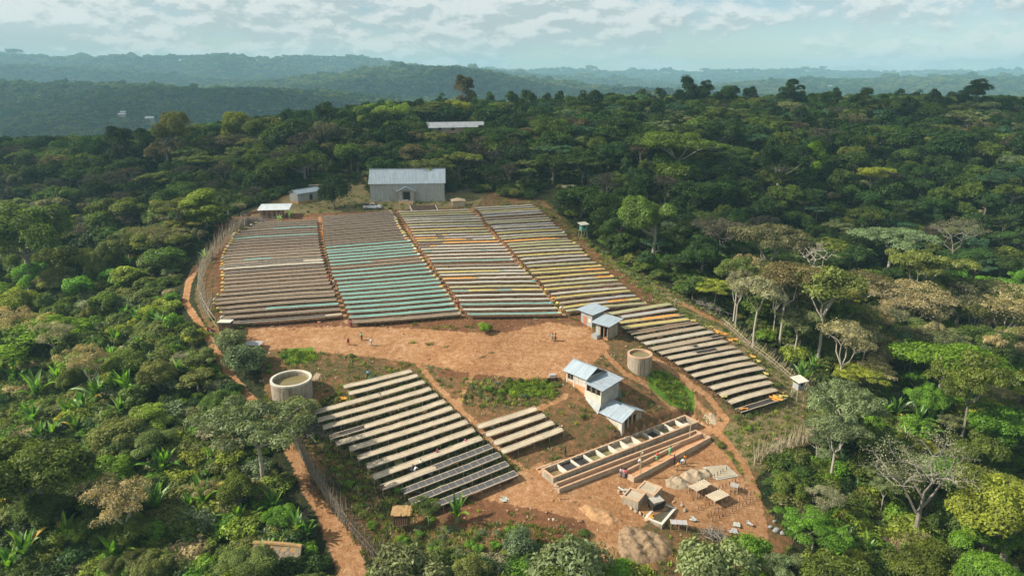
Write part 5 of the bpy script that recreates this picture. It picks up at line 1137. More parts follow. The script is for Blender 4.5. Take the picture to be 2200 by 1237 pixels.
def build_warehouse():
    a = at(797, 434); b = at(955, 433); ang = math.atan2(b.y - a.y, b.x - a.x); W = (b - a).length; zb = min(a.z, b.z)
    e = empty('warehouse', (a.x, a.y, zb), 'large grey corrugated metal warehouse with a gabled porch and double door', 'warehouse', None, ang)
    zf = zpx(a.y, 432) - zb; zeave = zpx(a.y - .3, 394.5) - zb; D = 9.6; rise = zpx(a.y + D / 2, 364.5) - zb - zeave
    wallbox(e, 'plinth', -.25, W + .25, -.25, D + .25, -1.2, .55, BLOCK)
    panels('wall_sheet', e, (0, 0, .55), (W, 0, .55), (W, 0, zeave), (0, 0, zeave), 18, SHEETW, -.05 * -1)
    panels('wall_sheet', e, (W, .05, .55), (W, D, .55), (W, D, zeave), (W, .05, zeave), 6, SHEETWY)
    panels('wall_sheet', e, (0, D, .55), (0, .05, .55), (0, .05, zeave), (0, D, zeave), 6, SHEETWY)
    wallbox(e, 'back_wall', 0, W, D - .04, D + .04, .55, zeave, SHEETW)
    for x in (0.02, W - .02):
        mb = MB(); mb.prism([(x - .03, 0, zeave), (x - .03, D, zeave), (x - .03, D / 2, zeave + rise - .1)], [(x + .03, 0, zeave), (x + .03, D, zeave), (x + .03, D / 2, zeave + rise - .1)]); mb.build('gable', SHEETWY, e)
    o = .45
    for s, (y0, y1) in enumerate(((-o, D / 2), (D + o, D / 2))):
        z0 = zeave - o * rise / (D / 2) + .12; z1 = zeave + rise + .12
        q = ((-o, y0, z0), (W + o, y0, z0), (W + o, y1, z1), (-o, y1, z1)) if s == 0 else ((W + o, y0, z0), (-o, y0, z0), (-o, y1, z1), (W + o, y1, z1))
        panels('roof_sheet', e, *q, 24, ROOFB)
    mb = MB(); mb.box((W / 2, D / 2, zeave + rise + .17), (W + 2 * o, .5, .06)); mb.build('ridge_cap', ROOFY, e)
    mb = MB(); mb.box((W * .52, -.03, zeave - .14), (W * .66, .03, .16)); mb.build('vent_slot', DARKM, e)
    # porch
    px0, px1 = W * .375, W * .60; pd = 1.9; pz = zeave - 2.0; c = (px0 + px1) / 2; rs = 1.0
    wallbox(e, 'porch_floor', px0, px1, -pd - .3, -.06, -.9, .75, BLOCK)
    for x in (px0 + .1, px1 - .1): wallbox(e, 'porch_post', x - .07, x + .07, -pd - .07, -pd + .07, .75, pz, TIMB)
    panels('porch_sheet', e, (px0 + .1, -pd + .05, .75), (px0 + 1.25, -pd + .05, .75), (px0 + 1.25, -pd + .05, pz), (px0 + .1, -pd + .05, pz), 2, SHEETW)
    panels('porch_sheet', e, (px1 - 1.25, -pd + .05, .75), (px1 - .1, -pd + .05, .75), (px1 - .1, -pd + .05, pz), (px1 - 1.25, -pd + .05, pz), 2, SHEETW)
    mb = MB(); mb.prism([(px0, -pd + .03, pz), (px1, -pd + .03, pz), (c, -pd + .03, pz + rs)], [(px0, -pd + .08, pz), (px1, -pd + .08, pz), (c, -pd + .08, pz + rs)][::1]); mb.build('porch_gable', SHEETW, e)
    for sg in (-1, 1):
        xe = c + sg * (c - px0 + .45); q = [(xe, -pd - .45, pz - .22), (xe, -.06, pz - .22), (c, -.06, pz + rs + .1), (c, -pd - .45, pz + rs + .1)]
        if sg > 0: q = [q[1], q[0], q[3], q[2]]
        panels('porch_roof_sheet', e, *q, 3, ROOFY, -.03)
    d = wallbox(e, 'door', c - .95, c + .95, -.16, -.06, .75, 3.0, DARKM)
    wallbox(e, 'door_frame', c - 1.1, c - .97, -.2, -.06, .75, 3.1, TIMB); wallbox(e, 'door_frame', c + .97, c + 1.1, -.2, -.06, .75, 3.1, TIMB); wallbox(e, 'door_frame', c - 1.1, c + 1.1, -.2, -.06, 3.0, 3.15, TIMB)
    for i in range(6):
        x0 = c - 2.2 + i * .72; mb = MB(); mb.prism([(x0, -pd - 4.6, -1.1), (x0 + .7, -pd - 4.6, -1.1), (x0 + .7, -pd - .32, .5), (x0, -pd - .32, .5)], [(x0, -pd - 4.6, -1.02), (x0 + .7, -pd - 4.6, -1.02), (x0 + .7, -pd - .32, .66), (x0, -pd - .32, .66)]); mb.build('ramp_board', TIMB, e)
build_warehouse()
def gable_shed(name, label, o, ang, L, W, z0, zeave, rise, wallm, roofm, npan=8, over=.35, cat='shed', found=.6, wallside=None):
    """long axis along x (length L), ridge along x, width W along y, in a frame turned by ang"""
    e = empty(name, o, label, cat, None, ang)
    wallbox(e, 'footing', -.06, L + .06, -.06, W + .06, z0 - 1.5, z0 + found, EARTHF)
    for (x0, x1, y0, y1) in ((0, L, 0, .12), (0, L, W - .12, W), (0, .12, .121, W - .121), (L - .12, L, .121, W - .121)): wallbox(e, 'wall', x0, x1, y0, y1, z0 + found - .01, zeave, wallm)
    for x in (.002, L - .122):
        mb = MB(); mb.prism([(x, 0, zeave), (x, W, zeave), (x, W / 2, zeave + rise)], [(x + .12, 0, zeave), (x + .12, W, zeave), (x + .12, W / 2, zeave + rise)]); mb.build('gable', wallm, e)
    h = W / 2; dz = over * rise / h
    panels('roof_sheet', e, (-over, -over, zeave - dz + .06), (L + over, -over, zeave - dz + .06), (L + over, h, zeave + rise + .06), (-over, h, zeave + rise + .06), npan, roofm)
    panels('roof_sheet', e, (L + over, W + over, zeave - dz + .06), (-over, W + over, zeave - dz + .06), (-over, h, zeave + rise + .06), (L + over, h, zeave + rise + .06), npan, roofm)
    mb = MB(); mb.box((L / 2, h, zeave + rise + .12), (L + 2 * over, .32, .05)); mb.build('ridge_cap', roofm, e)
    return e
def build_processing():
    A, B = MILL; ang = math.atan2(B.y - A.y, B.x - A.x); Ln = math.hypot(B.x - A.x, B.y - A.y); W = 4.4
    def zat(s, py): return zpx(A.y + math.sin(ang) * s, py) - A.z
    e = empty('coffee_mill_building', A, 'white three-tier processing building stepping downhill under blue-grey metal roofs', 'building', None, ang)
    L1, L2 = Ln * .36, Ln * .63
    e1 = zat(0, 794); e2 = zat(L1, 830) ; g1 = gz(A.x + math.cos(ang) * L1, A.y + math.sin(ang) * L1) - A.z; g2 = gz(A.x + math.cos(ang) * L2, A.y + math.sin(ang) * L2) - A.z; g3 = gz(B.x, B.y) - A.z
    e3 = zat(L2 + .3, 882)
    # tier one
    def face(x0, x1, z0, z1, mat, y0=0.0, y1=.14, name='wall'): return wallbox(e, name, x0, x1, y0, y1, z0, z1, mat)
    face(0, L1, -1.2, .35, EARTHF, -.03, .15, 'footing'); 
    mb = MB(); mb.prism([(0, -.03, -.2), (L1, -.03, g1 - 1.0), (L1, -.03, g1 + .35), (0, -.03, .3)], [(0, .0, -.2), (L1, .0, g1 - 1.0), (L1, .0, g1 + .35), (0, .0, .3)]); mb.build('footing', EARTHF, e)
    face(0, L1, g1 - 1, e1 - 1.5, PLASTER); face(L1 * .38, L1, e1 - 1.499, e1, PLASTER); face(0, .3, e1 - 1.499, e1, PLASTER)
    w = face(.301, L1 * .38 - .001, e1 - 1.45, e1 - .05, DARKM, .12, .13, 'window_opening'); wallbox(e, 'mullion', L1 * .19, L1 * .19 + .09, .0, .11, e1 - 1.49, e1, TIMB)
    face(L1 * .36, L1 * .41, g1 - .8, e1, CONCL, -.05, -.002, 'pillar'); face(L1 - .25, L1, g1 - .8, e1, CONCL, -.05, -.002, 'pillar'); face(0, .22, -.3, e1, CONCL, -.05, -.002, 'pillar')
    wallbox(e, 'wall', 0, .14, .141, W, g1 - 1, e1, PLASTER); wallbox(e, 'wall', .141, L1, W - .14, W, g1 - 1, e1, BLOCK); wallbox(e, 'wall', L1 - .14, L1, .141, W - .141, g1 - 1, e1, BLOCK)
    rise = 1.15; o = .5
    for s in (0, 1):
        ya, yb = (-o, W / 2) if s == 0 else (W + o, W / 2); z0 = e1 - o * rise / (W / 2) + .1; z1 = e1 + rise + .1
        q = ((-o, ya, z0), (L1 + .45, ya, z0), (L1 + .45, yb, z1), (-o, yb, z1)) if s == 0 else ((L1 + .45, ya, z0), (-o, ya, z0), (-o, yb, z1), (L1 + .45, yb, z1))
        panels('roof_sheet', e, *q, 8, ROOFB)
    mb = MB(); mb.box((L1 / 2, W / 2, e1 + rise + .15), (L1 + .95, .3, .05)); mb.build('ridge_cap', ROOFY, e)
    for k in range(5):
        y = .3 + k * (W - .6) / 4; mb = MB(); mb.box((L1 + .2, y, e1 + rise * (1 - abs(y - W / 2) / (W / 2)) * .95), (.5, .1, .12)); mb.build('rafter_end', TIMB, e)
    mb = MB(); mb.prism([(L1 - .1, .2, e1), (L1 - .1, W - .2, e1), (L1 - .1, W / 2, e1 + rise - .1)], [(L1 - .05, .2, e1), (L1 - .05, W - .2, e1), (L1 - .05, W / 2, e1 + rise - .1)]); mb.build('gable', DARKM, e)
    # tier two
    t2 = zat(L2, 838); tb = t2 - .0
    face(L1 + .001, L2, t2 - 2.55, t2 - 1.15, CONCL, -.1, .04); face(L1 + .001, L2, t2 - 1.149, t2, DARKM, .3, .32, 'window_opening')  # black sheet behind the open band paints the dark within
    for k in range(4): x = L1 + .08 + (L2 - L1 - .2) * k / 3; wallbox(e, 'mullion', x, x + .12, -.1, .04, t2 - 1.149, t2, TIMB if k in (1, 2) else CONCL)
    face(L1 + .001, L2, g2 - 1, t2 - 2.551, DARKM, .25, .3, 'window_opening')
    wallbox(e, 'wall', L2 - .16, L2, -.099, W + .1, g3 - 1, t2, BLOCK); wallbox(e, 'wall', L1 + .01, L2 - .161, W - .05, W + .1, g2 - 1, t2, BLOCK)
    for k in range(5): mb = MB(); mb.box((L2 + .006, W / 2, t2 - .45 - k * .5), (.012, W + .18, .03)); mb.build('block_joint', CONC, e)
    panels('roof_sheet', e, (L2 + .55, -.55, t2 + .1), (L2 + .55, W + .6, t2 + .75), (L1 + .05, W + .6, t2 + .95), (L1 + .05, -.55, t2 + .30), 6, ROOFY, -.03 * -1)
    panels('lean_to_sheet', e, (L1 + .2, -1.0, g2 - .2), (L2 + .1, -1.0, g2 - .6), (L2 + .1, -.12, t2 - 2.5), (L1 + .2, -.12, t2 - 2.3), 5, SHEETW)
    mb = MB(); mb.prism([(L2 + .05, W + .12, g3 + .2), (L2 + 1.6, W + .12, g3 + .1), (L2 + .1, W + .12, t2 - .9)], [(L2 + .05, W + .16, g3 + .2), (L2 + 1.6, W + .16, g3 + .1), (L2 + .1, W + .16, t2 - .9)]); mb.build('green_netting', CM['T'], e)
    # tier three
    L3 = Ln; W3 = W + .5
    face(L2 + .001, L3, g3 - 1.2, g3 + .35, EARTHF, -.24, -.21, 'footing'); face(L2 + .001, L3, g3 - 1.2, e3, PLASTER, -.2, -.06)
    wallbox(e, 'wall', L2 + .001, L3, W3 - .2, W3 - .06, g3 - 1.2, e3, PLASTER)
    wallbox(e, 'interior', L3 - .9, L3 - .85, -.059, W3 - .201, g3 - 1, e3, DARKM)  # black sheet behind the pillars, painting the shade of the room
    for k, (y0, y1) in enumerate(((-.06, .5), (1.35, 1.6), (2.4, 2.65), (3.5, W3 - .201))): wallbox(e, 'pillar', L3 - .2, L3, y0, y1, g3 - 1.0, e3, CONC if k else BLOCK)
    wallbox(e, 'sill_wall', L3 - .15, L3 - .03, .501, 1.349, g3 - 1, g3 + .3, CONC)
    mb = MB(); mb.prism([(L3 - .1, -.2, e3), (L3 - .1, W3 - .06, e3), (L3 - .1, W3 / 2, e3 + 1.0)], [(L3, -.2, e3), (L3, W3 - .06, e3), (L3, W3 / 2, e3 + 1.0)]); mb.build('gable', TIMB, e)
    for s in (0, 1):
        ya, yb = (-.75, W3 / 2) if s == 0 else (W3 + .5, W3 / 2); z0 = e3 - .15; z1 = e3 + 1.12
        q = ((L2 - .1, ya, z0), (L3 + .5, ya, z0), (L3 + .5, yb, z1), (L2 - .1, yb, z1)) if s == 0 else ((L3 + .5, ya, z0), (L2 - .1, ya, z0), (L2 - .1, yb, z1), (L3 + .5, yb, z1))
        panels('roof_sheet', e, *q, 8, ROOFB)
    mb = MB(); mb.box(((L2 + L3) / 2 + .2, W3 / 2, e3 + 1.17), (L3 - L2 + .6, .3, .05)); mb.build('ridge_cap', ROOFY, e)
build_processing()
def mono_shed(name, label, near_px, left_px, depth, h, roof_over, door=None, openfront=False):
    N = at(*near_px); Lp = at(*left_px); ang = math.atan2(Lp.y - N.y, Lp.x - N.x); Ln = (Vector((Lp.x, Lp.y)) - Vector((N.x, N.y))).length
    # x runs from the near corner towards the left-back corner, y (negative) goes to the right-back
    e = empty(name, N, label, 'shed', None, ang); D = -depth
    wallbox(e, 'footing', -.05, Ln + .05, D - .05, .05, -1.2, .22, EARTHF)
    if openfront:
        wallbox(e, 'wall', Ln * .62, Ln, -.12, 0, .22, h - .1, SHEETW); wallbox(e, 'interior', .1, Ln * .62, -.9, -.85, .22, h - .15, DARKM)  # the black sheet set back here stands in for the shaded depth
        for x in (0.0, Ln * .3, Ln * .6): wallbox(e, 'post', x, x + .14, -.14, .0, .22, h - .1, TIMB)
        wallbox(e, 'lintel', 0, Ln * .62, -.12, -.0, h - .45, h - .1, SHEETW)
    else:
        panels('wall_sheet', e, (Ln, 0, .22), (0, 0, .22), (0, 0, h - .1), (Ln, 0, h - .1), 4, SHEETW, .04)
    wallbox(e, 'wall', 0, .1, D, -.141, .22, h + .1, CONC if openfront else SHEETWY); wallbox(e, 'wall', Ln - .1, Ln, D, -.141, .22, h, SHEETWY); wallbox(e, 'wall', .101, Ln - .101, D, D + .1, .22, h + .25, SHEETW)
    if door: wallbox(e, 'door', Ln * .5, Ln * .5 + .85, .05, .09, .1, 1.95, DOORM); wallbox(e, 'window_patch', Ln * .12, Ln * .32, .05, .08, 1.0, 1.7, CONCL)
    o = roof_over; panels('roof_sheet', e, (Ln + o, o, h + .02), (-o, o, h + .02), (-o, D - o, h + .45), (Ln + o, D - o, h + .45), 5, ROOFB, .03)
    for k in range(6): mb = MB(); mb.box((-.25, -.2 + (D + .2) * k / 5, h + .0 + .4 * k / 5 * .8), (.5, .09, .1)); mb.build('rafter_end', TIMB, e)
    if openfront: wallbox(e, 'front_box', Ln * .55, Ln * 1.05, .1, 1.3, -.4, .9, SHEETW)
    return e
mono_shed('store_shed', 'small grey metal shed with rust red door, upper of the twin sheds', (1272, 705), (1248, 691), 3.2, 3.0, .75, door=True)
mono_shed('store_shed', 'open fronted shed with flat metal roof, lower of the twin sheds', (1305, 731), (1279.5, 720), 3.3, 3.0, .75, openfront=True)
def small_left_sheds():
    A = at(650, 438); e = gable_shed('store_house', 'small light metal-roofed shed left of the lone round tree', A + Vector((-1.2, -.2, 0)), math.radians(52), 8.2, 4.0, 0, 3.1, .75, SHEETW, ROOFB, 8, .5)
    wallbox(e, 'door', 4.2, 5.2, -.05, -.001, .3, 2.3, DARKM); wallbox(e, 'door', 2.2, 3.1, -.05, -.001, .3, 2.3, BLOCK)
    A = at(560, 470); e = empty('open_shed', A, 'low open shed with bright tin lean-to roof beside the reed fence end', 'shed', None, .12)
    for x in (0, 3.2, 6.4):
        for y in (0, 4): wallbox(e, 'post', x, x + .16, y, y + .16, -.5, 2.5, POLE)
    for k in range(14): wallbox(e, 'wall_board', .2 + k * .44, .2 + k * .44 + .4, .17, .21, -.3, 2.2, RUSTY if k % 3 else TIMB)
    panels('roof_sheet', e, (-.6, -.7, 2.45), (8.0, -.7, 2.45), (8.0, 5.0, 3.2), (-.6, 5.0, 3.2), 8, corrugated('bright tin', (.62, .66, .66), .15, 'x', .3, .2, .5))
    A = at(664, 408); e = empty('drying_rack', A, 'dark raised rack behind the light metal-roofed shed', 'rack', None, .1)
    wallbox(e, 'deck', 0, 4.6, 0, 1.6, 1.5, 1.62, NETD); wallbox(e, 'front_rail', -.1, 4.7, -.1, -.0, 1.42, 1.6, CONCL)
    for x in (0, 2.2, 4.4): wallbox(e, 'leg', x, x + .1, 0, .1, -.3, 1.5, POLE)
small_left_sheds()
def far_house():
    A = at(921, 290); e = gable_shed('far_house', 'pink-walled house with long pale tin roof among trees on the rise', A + Vector((0, 3, -.4)), math.radians(14), 25, 9, 0, 3.4, 1.9, simple('pinkish plaster', (.46, .33, .25), .15, .3), corrugated('pale tin', (.55, .56, .55), .3, 'x', .6, .15, .6), 12, .7, 'house')
    for k in range(3): wallbox(e, 'window', 4 + 6 * k, 5.4 + 6 * k, -.05, -.005, 2.0, 3.6, DARKM)
    for (px, py, w) in ((261, 332, 9), (322, 336, 8), (265, 250, 10), (1680 // 2 + 0, 150, 0)):
        pass
    A = at(1215, 418); e = empty('woodland_hut', A, 'half hidden thatched hut in the dark forest beyond the beds', 'hut', None, .3)
    wallbox(e, 'wall', 0, 3.6, 0, 2.6, -.4, 1.9, simple('mud wall', (.20, .12, .08), .2, 1)); panels('roof_sheet', e, (-.5, -.5, 1.8), (4.1, -.5, 1.8), (4.1, 3.1, 2.5), (-.5, 3.1, 2.5), 4, THATCH)
    A = at(1632, 664); e = empty('woodland_shelter', A, 'small dark grey hut among the pale trunks above the brush pile', 'hut', None, .2)
    wallbox(e, 'wall', 0, 1.8, 0, 1.5, -.3, 1.6, BLOCK); wallbox(e, 'roof', -.3, 2.1, -.3, 1.8, 1.6, 1.7, RUSTY)
far_house()
def valley_roofs():
    tin = simple('valley tin roof', (.62, .62, .60), .1, 1); mud = simple('valley wall', (.40, .30, .22), .1, 1); pd = np.linspace(420, 3400, 5000)
    for px, py, w, lab in ((262, 249, 9, 'tiny pale roof alone in the dark valley forest'), (322, 257, 11, 'tiny pale roof nearer the ridge in the valley forest'), (265, 244, 7, 'second tiny roof just above the lone valley roof'), (795, 150, 26, 'pale roof on the crest of the middle hill'), (850, 146, 22, 'small roof near the top of the middle hill'), (1160, 178, 22, 'white roof on the far slope right of the middle hill'), (1780, 188, 26, 'pale roof in the hazy right-hand forest')):
        r = ray(px, py); X = r[0] * pd; Y = r[1] * pd; Z = CAMZ + r[2] * pd; g = H(X, Y) + 8; hit = np.nonzero(Z < g)[0]; i = hit[0] if len(hit) else len(pd) - 1
        e = empty('valley_house', (X[i], Y[i], g[i] - 4), lab, 'house', 'houses out in the valley', .3); wallbox(e, 'wall', -w / 2, w / 2, -w * .3, w * .3, -4, 6, mud)
        mb = MB(); mb.prism([(-w * .55, -w * .36, 6), (w * .55, -w * .36, 6), (w * .55, 0, 6 + w * .2), (-w * .55, 0, 6 + w * .2)], [(-w * .55, w * .36, 6), (w * .55, w * .36, 6), (w * .55, .01, 6.1 + w * .2), (-w * .55, .01, 6.1 + w * .2)]); mb.build('roof', tin, e)
valley_roofs()
def tanks():
    for (cx, cy, wpx, hpx, name, lab, fill) in ((625, 829, 88, 0, 'water_tank', 'wide round concrete water tank half full behind the silvery tree', .7), (1375, 768, 54, 0, 'water_tank', 'smaller round concrete water tank beside the long strip of beds', .85)):
        p = at(cx, cy + 18); d = p.y * math.cos(PITCH) + (CAMZ - p.z) * math.sin(PITCH); R = wpx * d / F / 2 * .96; zr = zpx(p.y, cy - 14 if wpx > 60 else cy - 14.5)
        hh = 3.1 if wpx > 60 else 2.6
        rim_py = 812 if wpx > 60 else 759
        p = at(cx, rim_py, hh); e = empty(name, p, lab, 'water tank', 'round water tanks')
        # stains run down the wall
        w = MB(); w.lathe([(R, -1.2), (R, hh), (R - .28, hh), (R - .28, -1.2)], 48, closed=True); w.build('wall', CONC, e)
        w = MB(); w.lathe([(R + .05, hh - .28), (R + .05, hh + .03), (R - .33, hh + .03), (R - .33, hh - .28)], 48, closed=True); w.build('rim', CONCL if wpx > 60 else BRICKT, e)
        t = NT('murky water'); m = t.pbr((.21, .17, .075, 1), .12, 0, t.noise(2, 2, .5, t.pos()), .1, .02, .5)
        w = MB(); w.lathe([(0.0, hh * fill), (R - .3, hh * fill)], 48); w.build('water', m, e)
        w = MB(); w.tube([(R * .2, -R - .09, -.5), (R * .2, -R - .09, hh - .4)], .07, 6); w.build('pipe', POLED, e)
        w = MB(); w.tube([(-R * .25, -R - .03, -.5), (-R * .27, -R - .035, hh * .6), (-R * .2, -R - .04, hh - .4)], .03, 4); w.build('crack_stain', POLED, e)
tanks()
def basin(name, label, corners, h, wall, fills, matw, matr, level=.35, cat='washing tank', ndiv=0, group=None, hbase=1.0):
    """corners: near-left, near-right, far-right, far-left of the top rim as bearings at rim height h above ground"""
    C = [at(px, py, h) for px, py in corners]; O = C[0]; a = math.atan2(C[1].y - O.y, C[1].x - O.x)
    L = ((C[1] - O).xy.length + (C[2] - C[3]).xy.length) / 2; D = ((C[3] - O).xy.length + (C[2] - C[1]).xy.length) / 2; zt = (C[0].z + C[1].z) / 2 + h - O.z; sl = (C[1].z - C[0].z) / L * .0
    e = empty(name, O, label, cat, group, a)
    def wb(nm, x0, x1, y0, y1, zz0, zz1, m): return wallbox(e, nm, x0, x1, y0, y1, zz0, zz1, m)
    wb('wall', 0, L, 0, wall, -hbase, zt, matw); wb('wall', 0, L, D - wall, D, -hbase, zt, matw); wb('wall', 0, wall, wall + .001, D - wall - .001, -hbase, zt, matw); wb('wall', L - wall, L, wall + .001, D - wall - .001, -hbase, zt, matw)
    wb('rim', -.04, L + .04, -.04, wall + .03, zt + .001, zt + .10, matr); wb('rim', -.04, L + .04, D - wall - .03, D + .04, zt + .001, zt + .10, matr); wb('rim', -.04, wall + .03, wall + .031, D - wall - .031, zt + .001, zt + .10, matr); wb('rim', L - wall - .03, L + .04, wall + .031, D - wall - .031, zt + .001, zt + .10, matr)
    n = max(1, ndiv)
    for k in range(n):
        x0 = wall + (L - 2 * wall) * k / n; x1 = wall + (L - 2 * wall) * (k + 1) / n
        if k: wb('divider', x0 - .11, x0 + .11, wall + .032, D - wall - .032, -.5, zt + .02, CONCL)
        f = fills[k % len(fills)]
        wb('contents', x0 + .12, x1 - .12, wall + .033, D - wall - .033, -.4, zt * (f[1]), f[0])
    return e, L, D, zt
def washing():
    def wat(n, c, r=.1): t = NT(n); return t.pbr(c + (1,), r, 0, t.noise(3, 2, .5, t.pos()), .08, .02, .5)
    br = wat('brown tank water', (.23, .15, .07)); bk = wat('black cherry water', (.035, .028, .026)); gr = wat('green tank water', (.20, .18, .08)); dry = CONC; pale = simple('pale wet parchment', (.42, .36, .25), .2, 1)
    e, L, D, zt = basin('fermentation_tank', 'long concrete tank divided into twelve compartments of dark and brown water', [(1189, 1027), (1502.4, 905.5), (1473.5, 891.4), (1162.5, 1003.5)], 1.15, .26, [(br, .4), (bk, .72), (bk, .66), (gr, .45), (gr, .4), (pale, .3), (pale, .35), (br, .6), (bk, .45), (gr, .35), (br, .4), (CONCL, .2)], CONC, BRICKT, ndiv=12, hbase=2.2)
    mb = MB(); mb.box((L / 2, D + 1.2, .1), (L, .35, 1.0)); mb.build('feeder_channel', BRICKT, e); mb = MB(); mb.box((L / 2, D + .62, .02), (L, .7, .7)); mb.build('walkway', EARTHF, e)
    for k in range(12): x = .3 + (L - .6) * (k + .5) / 12; wallbox(e, 'sluice_gate', x - .18, x + .18, D - .34, D - .2, zt - .1, zt + .28, CONCL)
    basin('washing_channel', 'long narrow concrete channel running beside the divided tank', [(1202, 1050), (1508, 932), (1494, 919), (1193, 1040)], .75, .22, [(EARTHF, .3)], CONCO, BRICKT, cat='water channel', group='washing channels', hbase=1.6)
    basin('washing_channel', 'outer washing channel where workers stand, ending in a square box', [(1362, 1028), (1528, 938), (1508, 922), (1350, 1012)], .7, .22, [(EARTHF, .35)], CONCO, BRICKT, cat='water channel', group='washing channels', hbase=1.6)
    par = CM['P']
    basin('soaking_tank', 'square soaking tank brimming with pale parchment beans, upper of two', [(1368, 1047), (1405, 1067), (1431, 1052.5), (1393, 1033)], 1.35, .22, [(par, 1.02)], CONC, BRICKT, hbase=2, cat='soaking tank')
    basin('soaking_tank', 'soaking tank with a mound of parchment, lower of two beside the rubble', [(1337, 1064), (1369, 1080), (1402, 1068), (1366, 1051)], 1.25, .2, [(par, .93)], CONC, BRICKT, hbase=2, cat='soaking tank')
    basin('sump_pit', 'walled pit of dark water below the soaking tanks', [(1385, 1108), (1422, 1131), (1473, 1105), (1436, 1082)], .4, .28, [(bk if False else wat('pit water', (.10, .085, .05), .06), .3)], CONC, CONCL, hbase=1.5, cat='pit')
    p = at(1409, 1090); p.z += .1; e = empty('pulping_machine', p, 'dark pulping machine with hopper standing in the walled pit', 'machine', None, .4)
    wallbox(e, 'frame', -.9, .9, -.6, .6, 0, .7, DARKM); mb = MB(); mb.prism([(-.5, -.4, .7), (.5, -.4, .7), (.5, .4, .7), (-.5, .4, .7)], [(-.9, -.7, 1.3), (.9, -.7, 1.3), (.9, .7, 1.3), (-.9, .7, 1.3)]); mb.build('hopper', BLOCK, e); mb = MB(); mb.tube([(1.0, -.3, .5), (1.0, .3, .5)], .45, 12); mb.build('flywheel', DARKM, e)
    # rubble beside
    r = random.Random(3)
    for k, (px, py) in enumerate([(1330, 1055), (1336, 1066), (1345, 1075), (1352, 1083), (1366, 1098), (1375, 1103), (1383, 1109), (1390, 1117), (1465, 1086), (1448, 1078), (1472, 1096), (1356, 1092)]):
        q = at(px, py); lump('broken_block', q, (r.uniform(.4, .9), r.uniform(.3, .6), r.uniform(.2, .4)), BRICKT if k % 2 else CONC, f'{["orange-stained", "pale"][k % 2 == 0]} broken block, {ORD[k]} down the rubble edge of the soaking tanks', 'rubble', 'rubble round the soaking tanks', k, r.uniform(0, 3))
washing()
def heaps():
    HM = simple('dry pulp and husk', (.28, .19, .11), .55, 2.2, .95, 0, .6); SM = simple('pale sandy heap', (.38, .29, .19), .35, 2.0, .95, 0, .6); OM = simple('orange earth heap', (.44, .25, .12), .25, 1.2, .95, 0, .6)
    def heap(pxs, m, label, hh, seed, name='husk_heap'):
        P = [at(a, b) for a, b in pxs]; c = sum(P, Vector()) / len(P); n = 34; r = np.random.default_rng(seed); mb = MB(); vs = []
        xs = [p.x for p in P]; ys = [p.y for p in P]; poly = [(p.x, p.y) for p in P]
        X = np.linspace(min(xs) - .6, max(xs) + .6, n); Y = np.linspace(min(ys) - .6, max(ys) + .6, n); XX, YY = np.meshgrid(X, Y, indexing='ij')
        ins = inpoly(XX, YY, poly); ds = dseg(XX, YY, poly + [poly[0]]); ph = r.uniform(0, 6, 6)
        lob = .8 + .2 * np.sin(XX * 1.5 + ph[0]) * np.sin(YY * 1.7 + ph[1]) + .22 * np.sin(XX * 3.1 + ph[2] + YY) + .12 * np.sin(YY * 5 + ph[3]) + .16 * np.sin(XX * 4.3 + ph[4]) * np.sin(YY * 4.9 + ph[5])
        Z = gzv(XX, YY) + np.where(ins, np.clip(ds / 1.3, 0, 1) ** .7 * hh * np.clip(lob, .25, 2) + r.normal(size=XX.shape) * .07, -.15)
        mb.add([(XX[i, j] - c.x, YY[i, j] - c.y, Z[i, j] - c.z) for i in range(n) for j in range(n)], [(i * n + j, (i+1) * n + j, (i+1) * n + j + 1, i * n + j + 1) for i in range(n - 1) for j in range(n - 1)])
        o = mb.build(name, m, None, c, smooth=True); return tag(o, label, 'heap', 'heaps of husk and earth')
    heap([(1325, 1175), (1330, 1140), (1345, 1128), (1400, 1140), (1440, 1160), (1450, 1185), (1420, 1205), (1370, 1212), (1335, 1200)], HM, 'large lumpy heap of grey-brown husk at the foot of the track', .75, 1)
    heap([(1240, 1090), (1262, 1082), (1310, 1098), (1335, 1118), (1315, 1130), (1270, 1118)], OM, 'low orange earth bank beside the ditch', .5, 2, 'earth_heap')
    heap([(1428, 1030), (1450, 1020), (1475, 1030), (1490, 1048), (1455, 1052), (1432, 1046)], SM, 'ribbed pale husk heap right of the soaking tank', .6, 3)
    heap([(1460, 1020), (1480, 1008), (1520, 1008), (1532, 1022), (1500, 1038), (1475, 1036)], SM, 'pale sandy heap beside the people with the barrow', .8, 4)
    heap([(1508, 895), (1530, 885), (1543, 900), (1540, 913), (1520, 912)], SM, 'small sandy heap on the grass beyond the divided tank', .4, 5)
    heap([(668, 815), (680, 800), (692, 803), (690, 813), (676, 818)], SM, 'flat pale rock slab beside the first round tank', .35, 6, 'rock')
heaps()
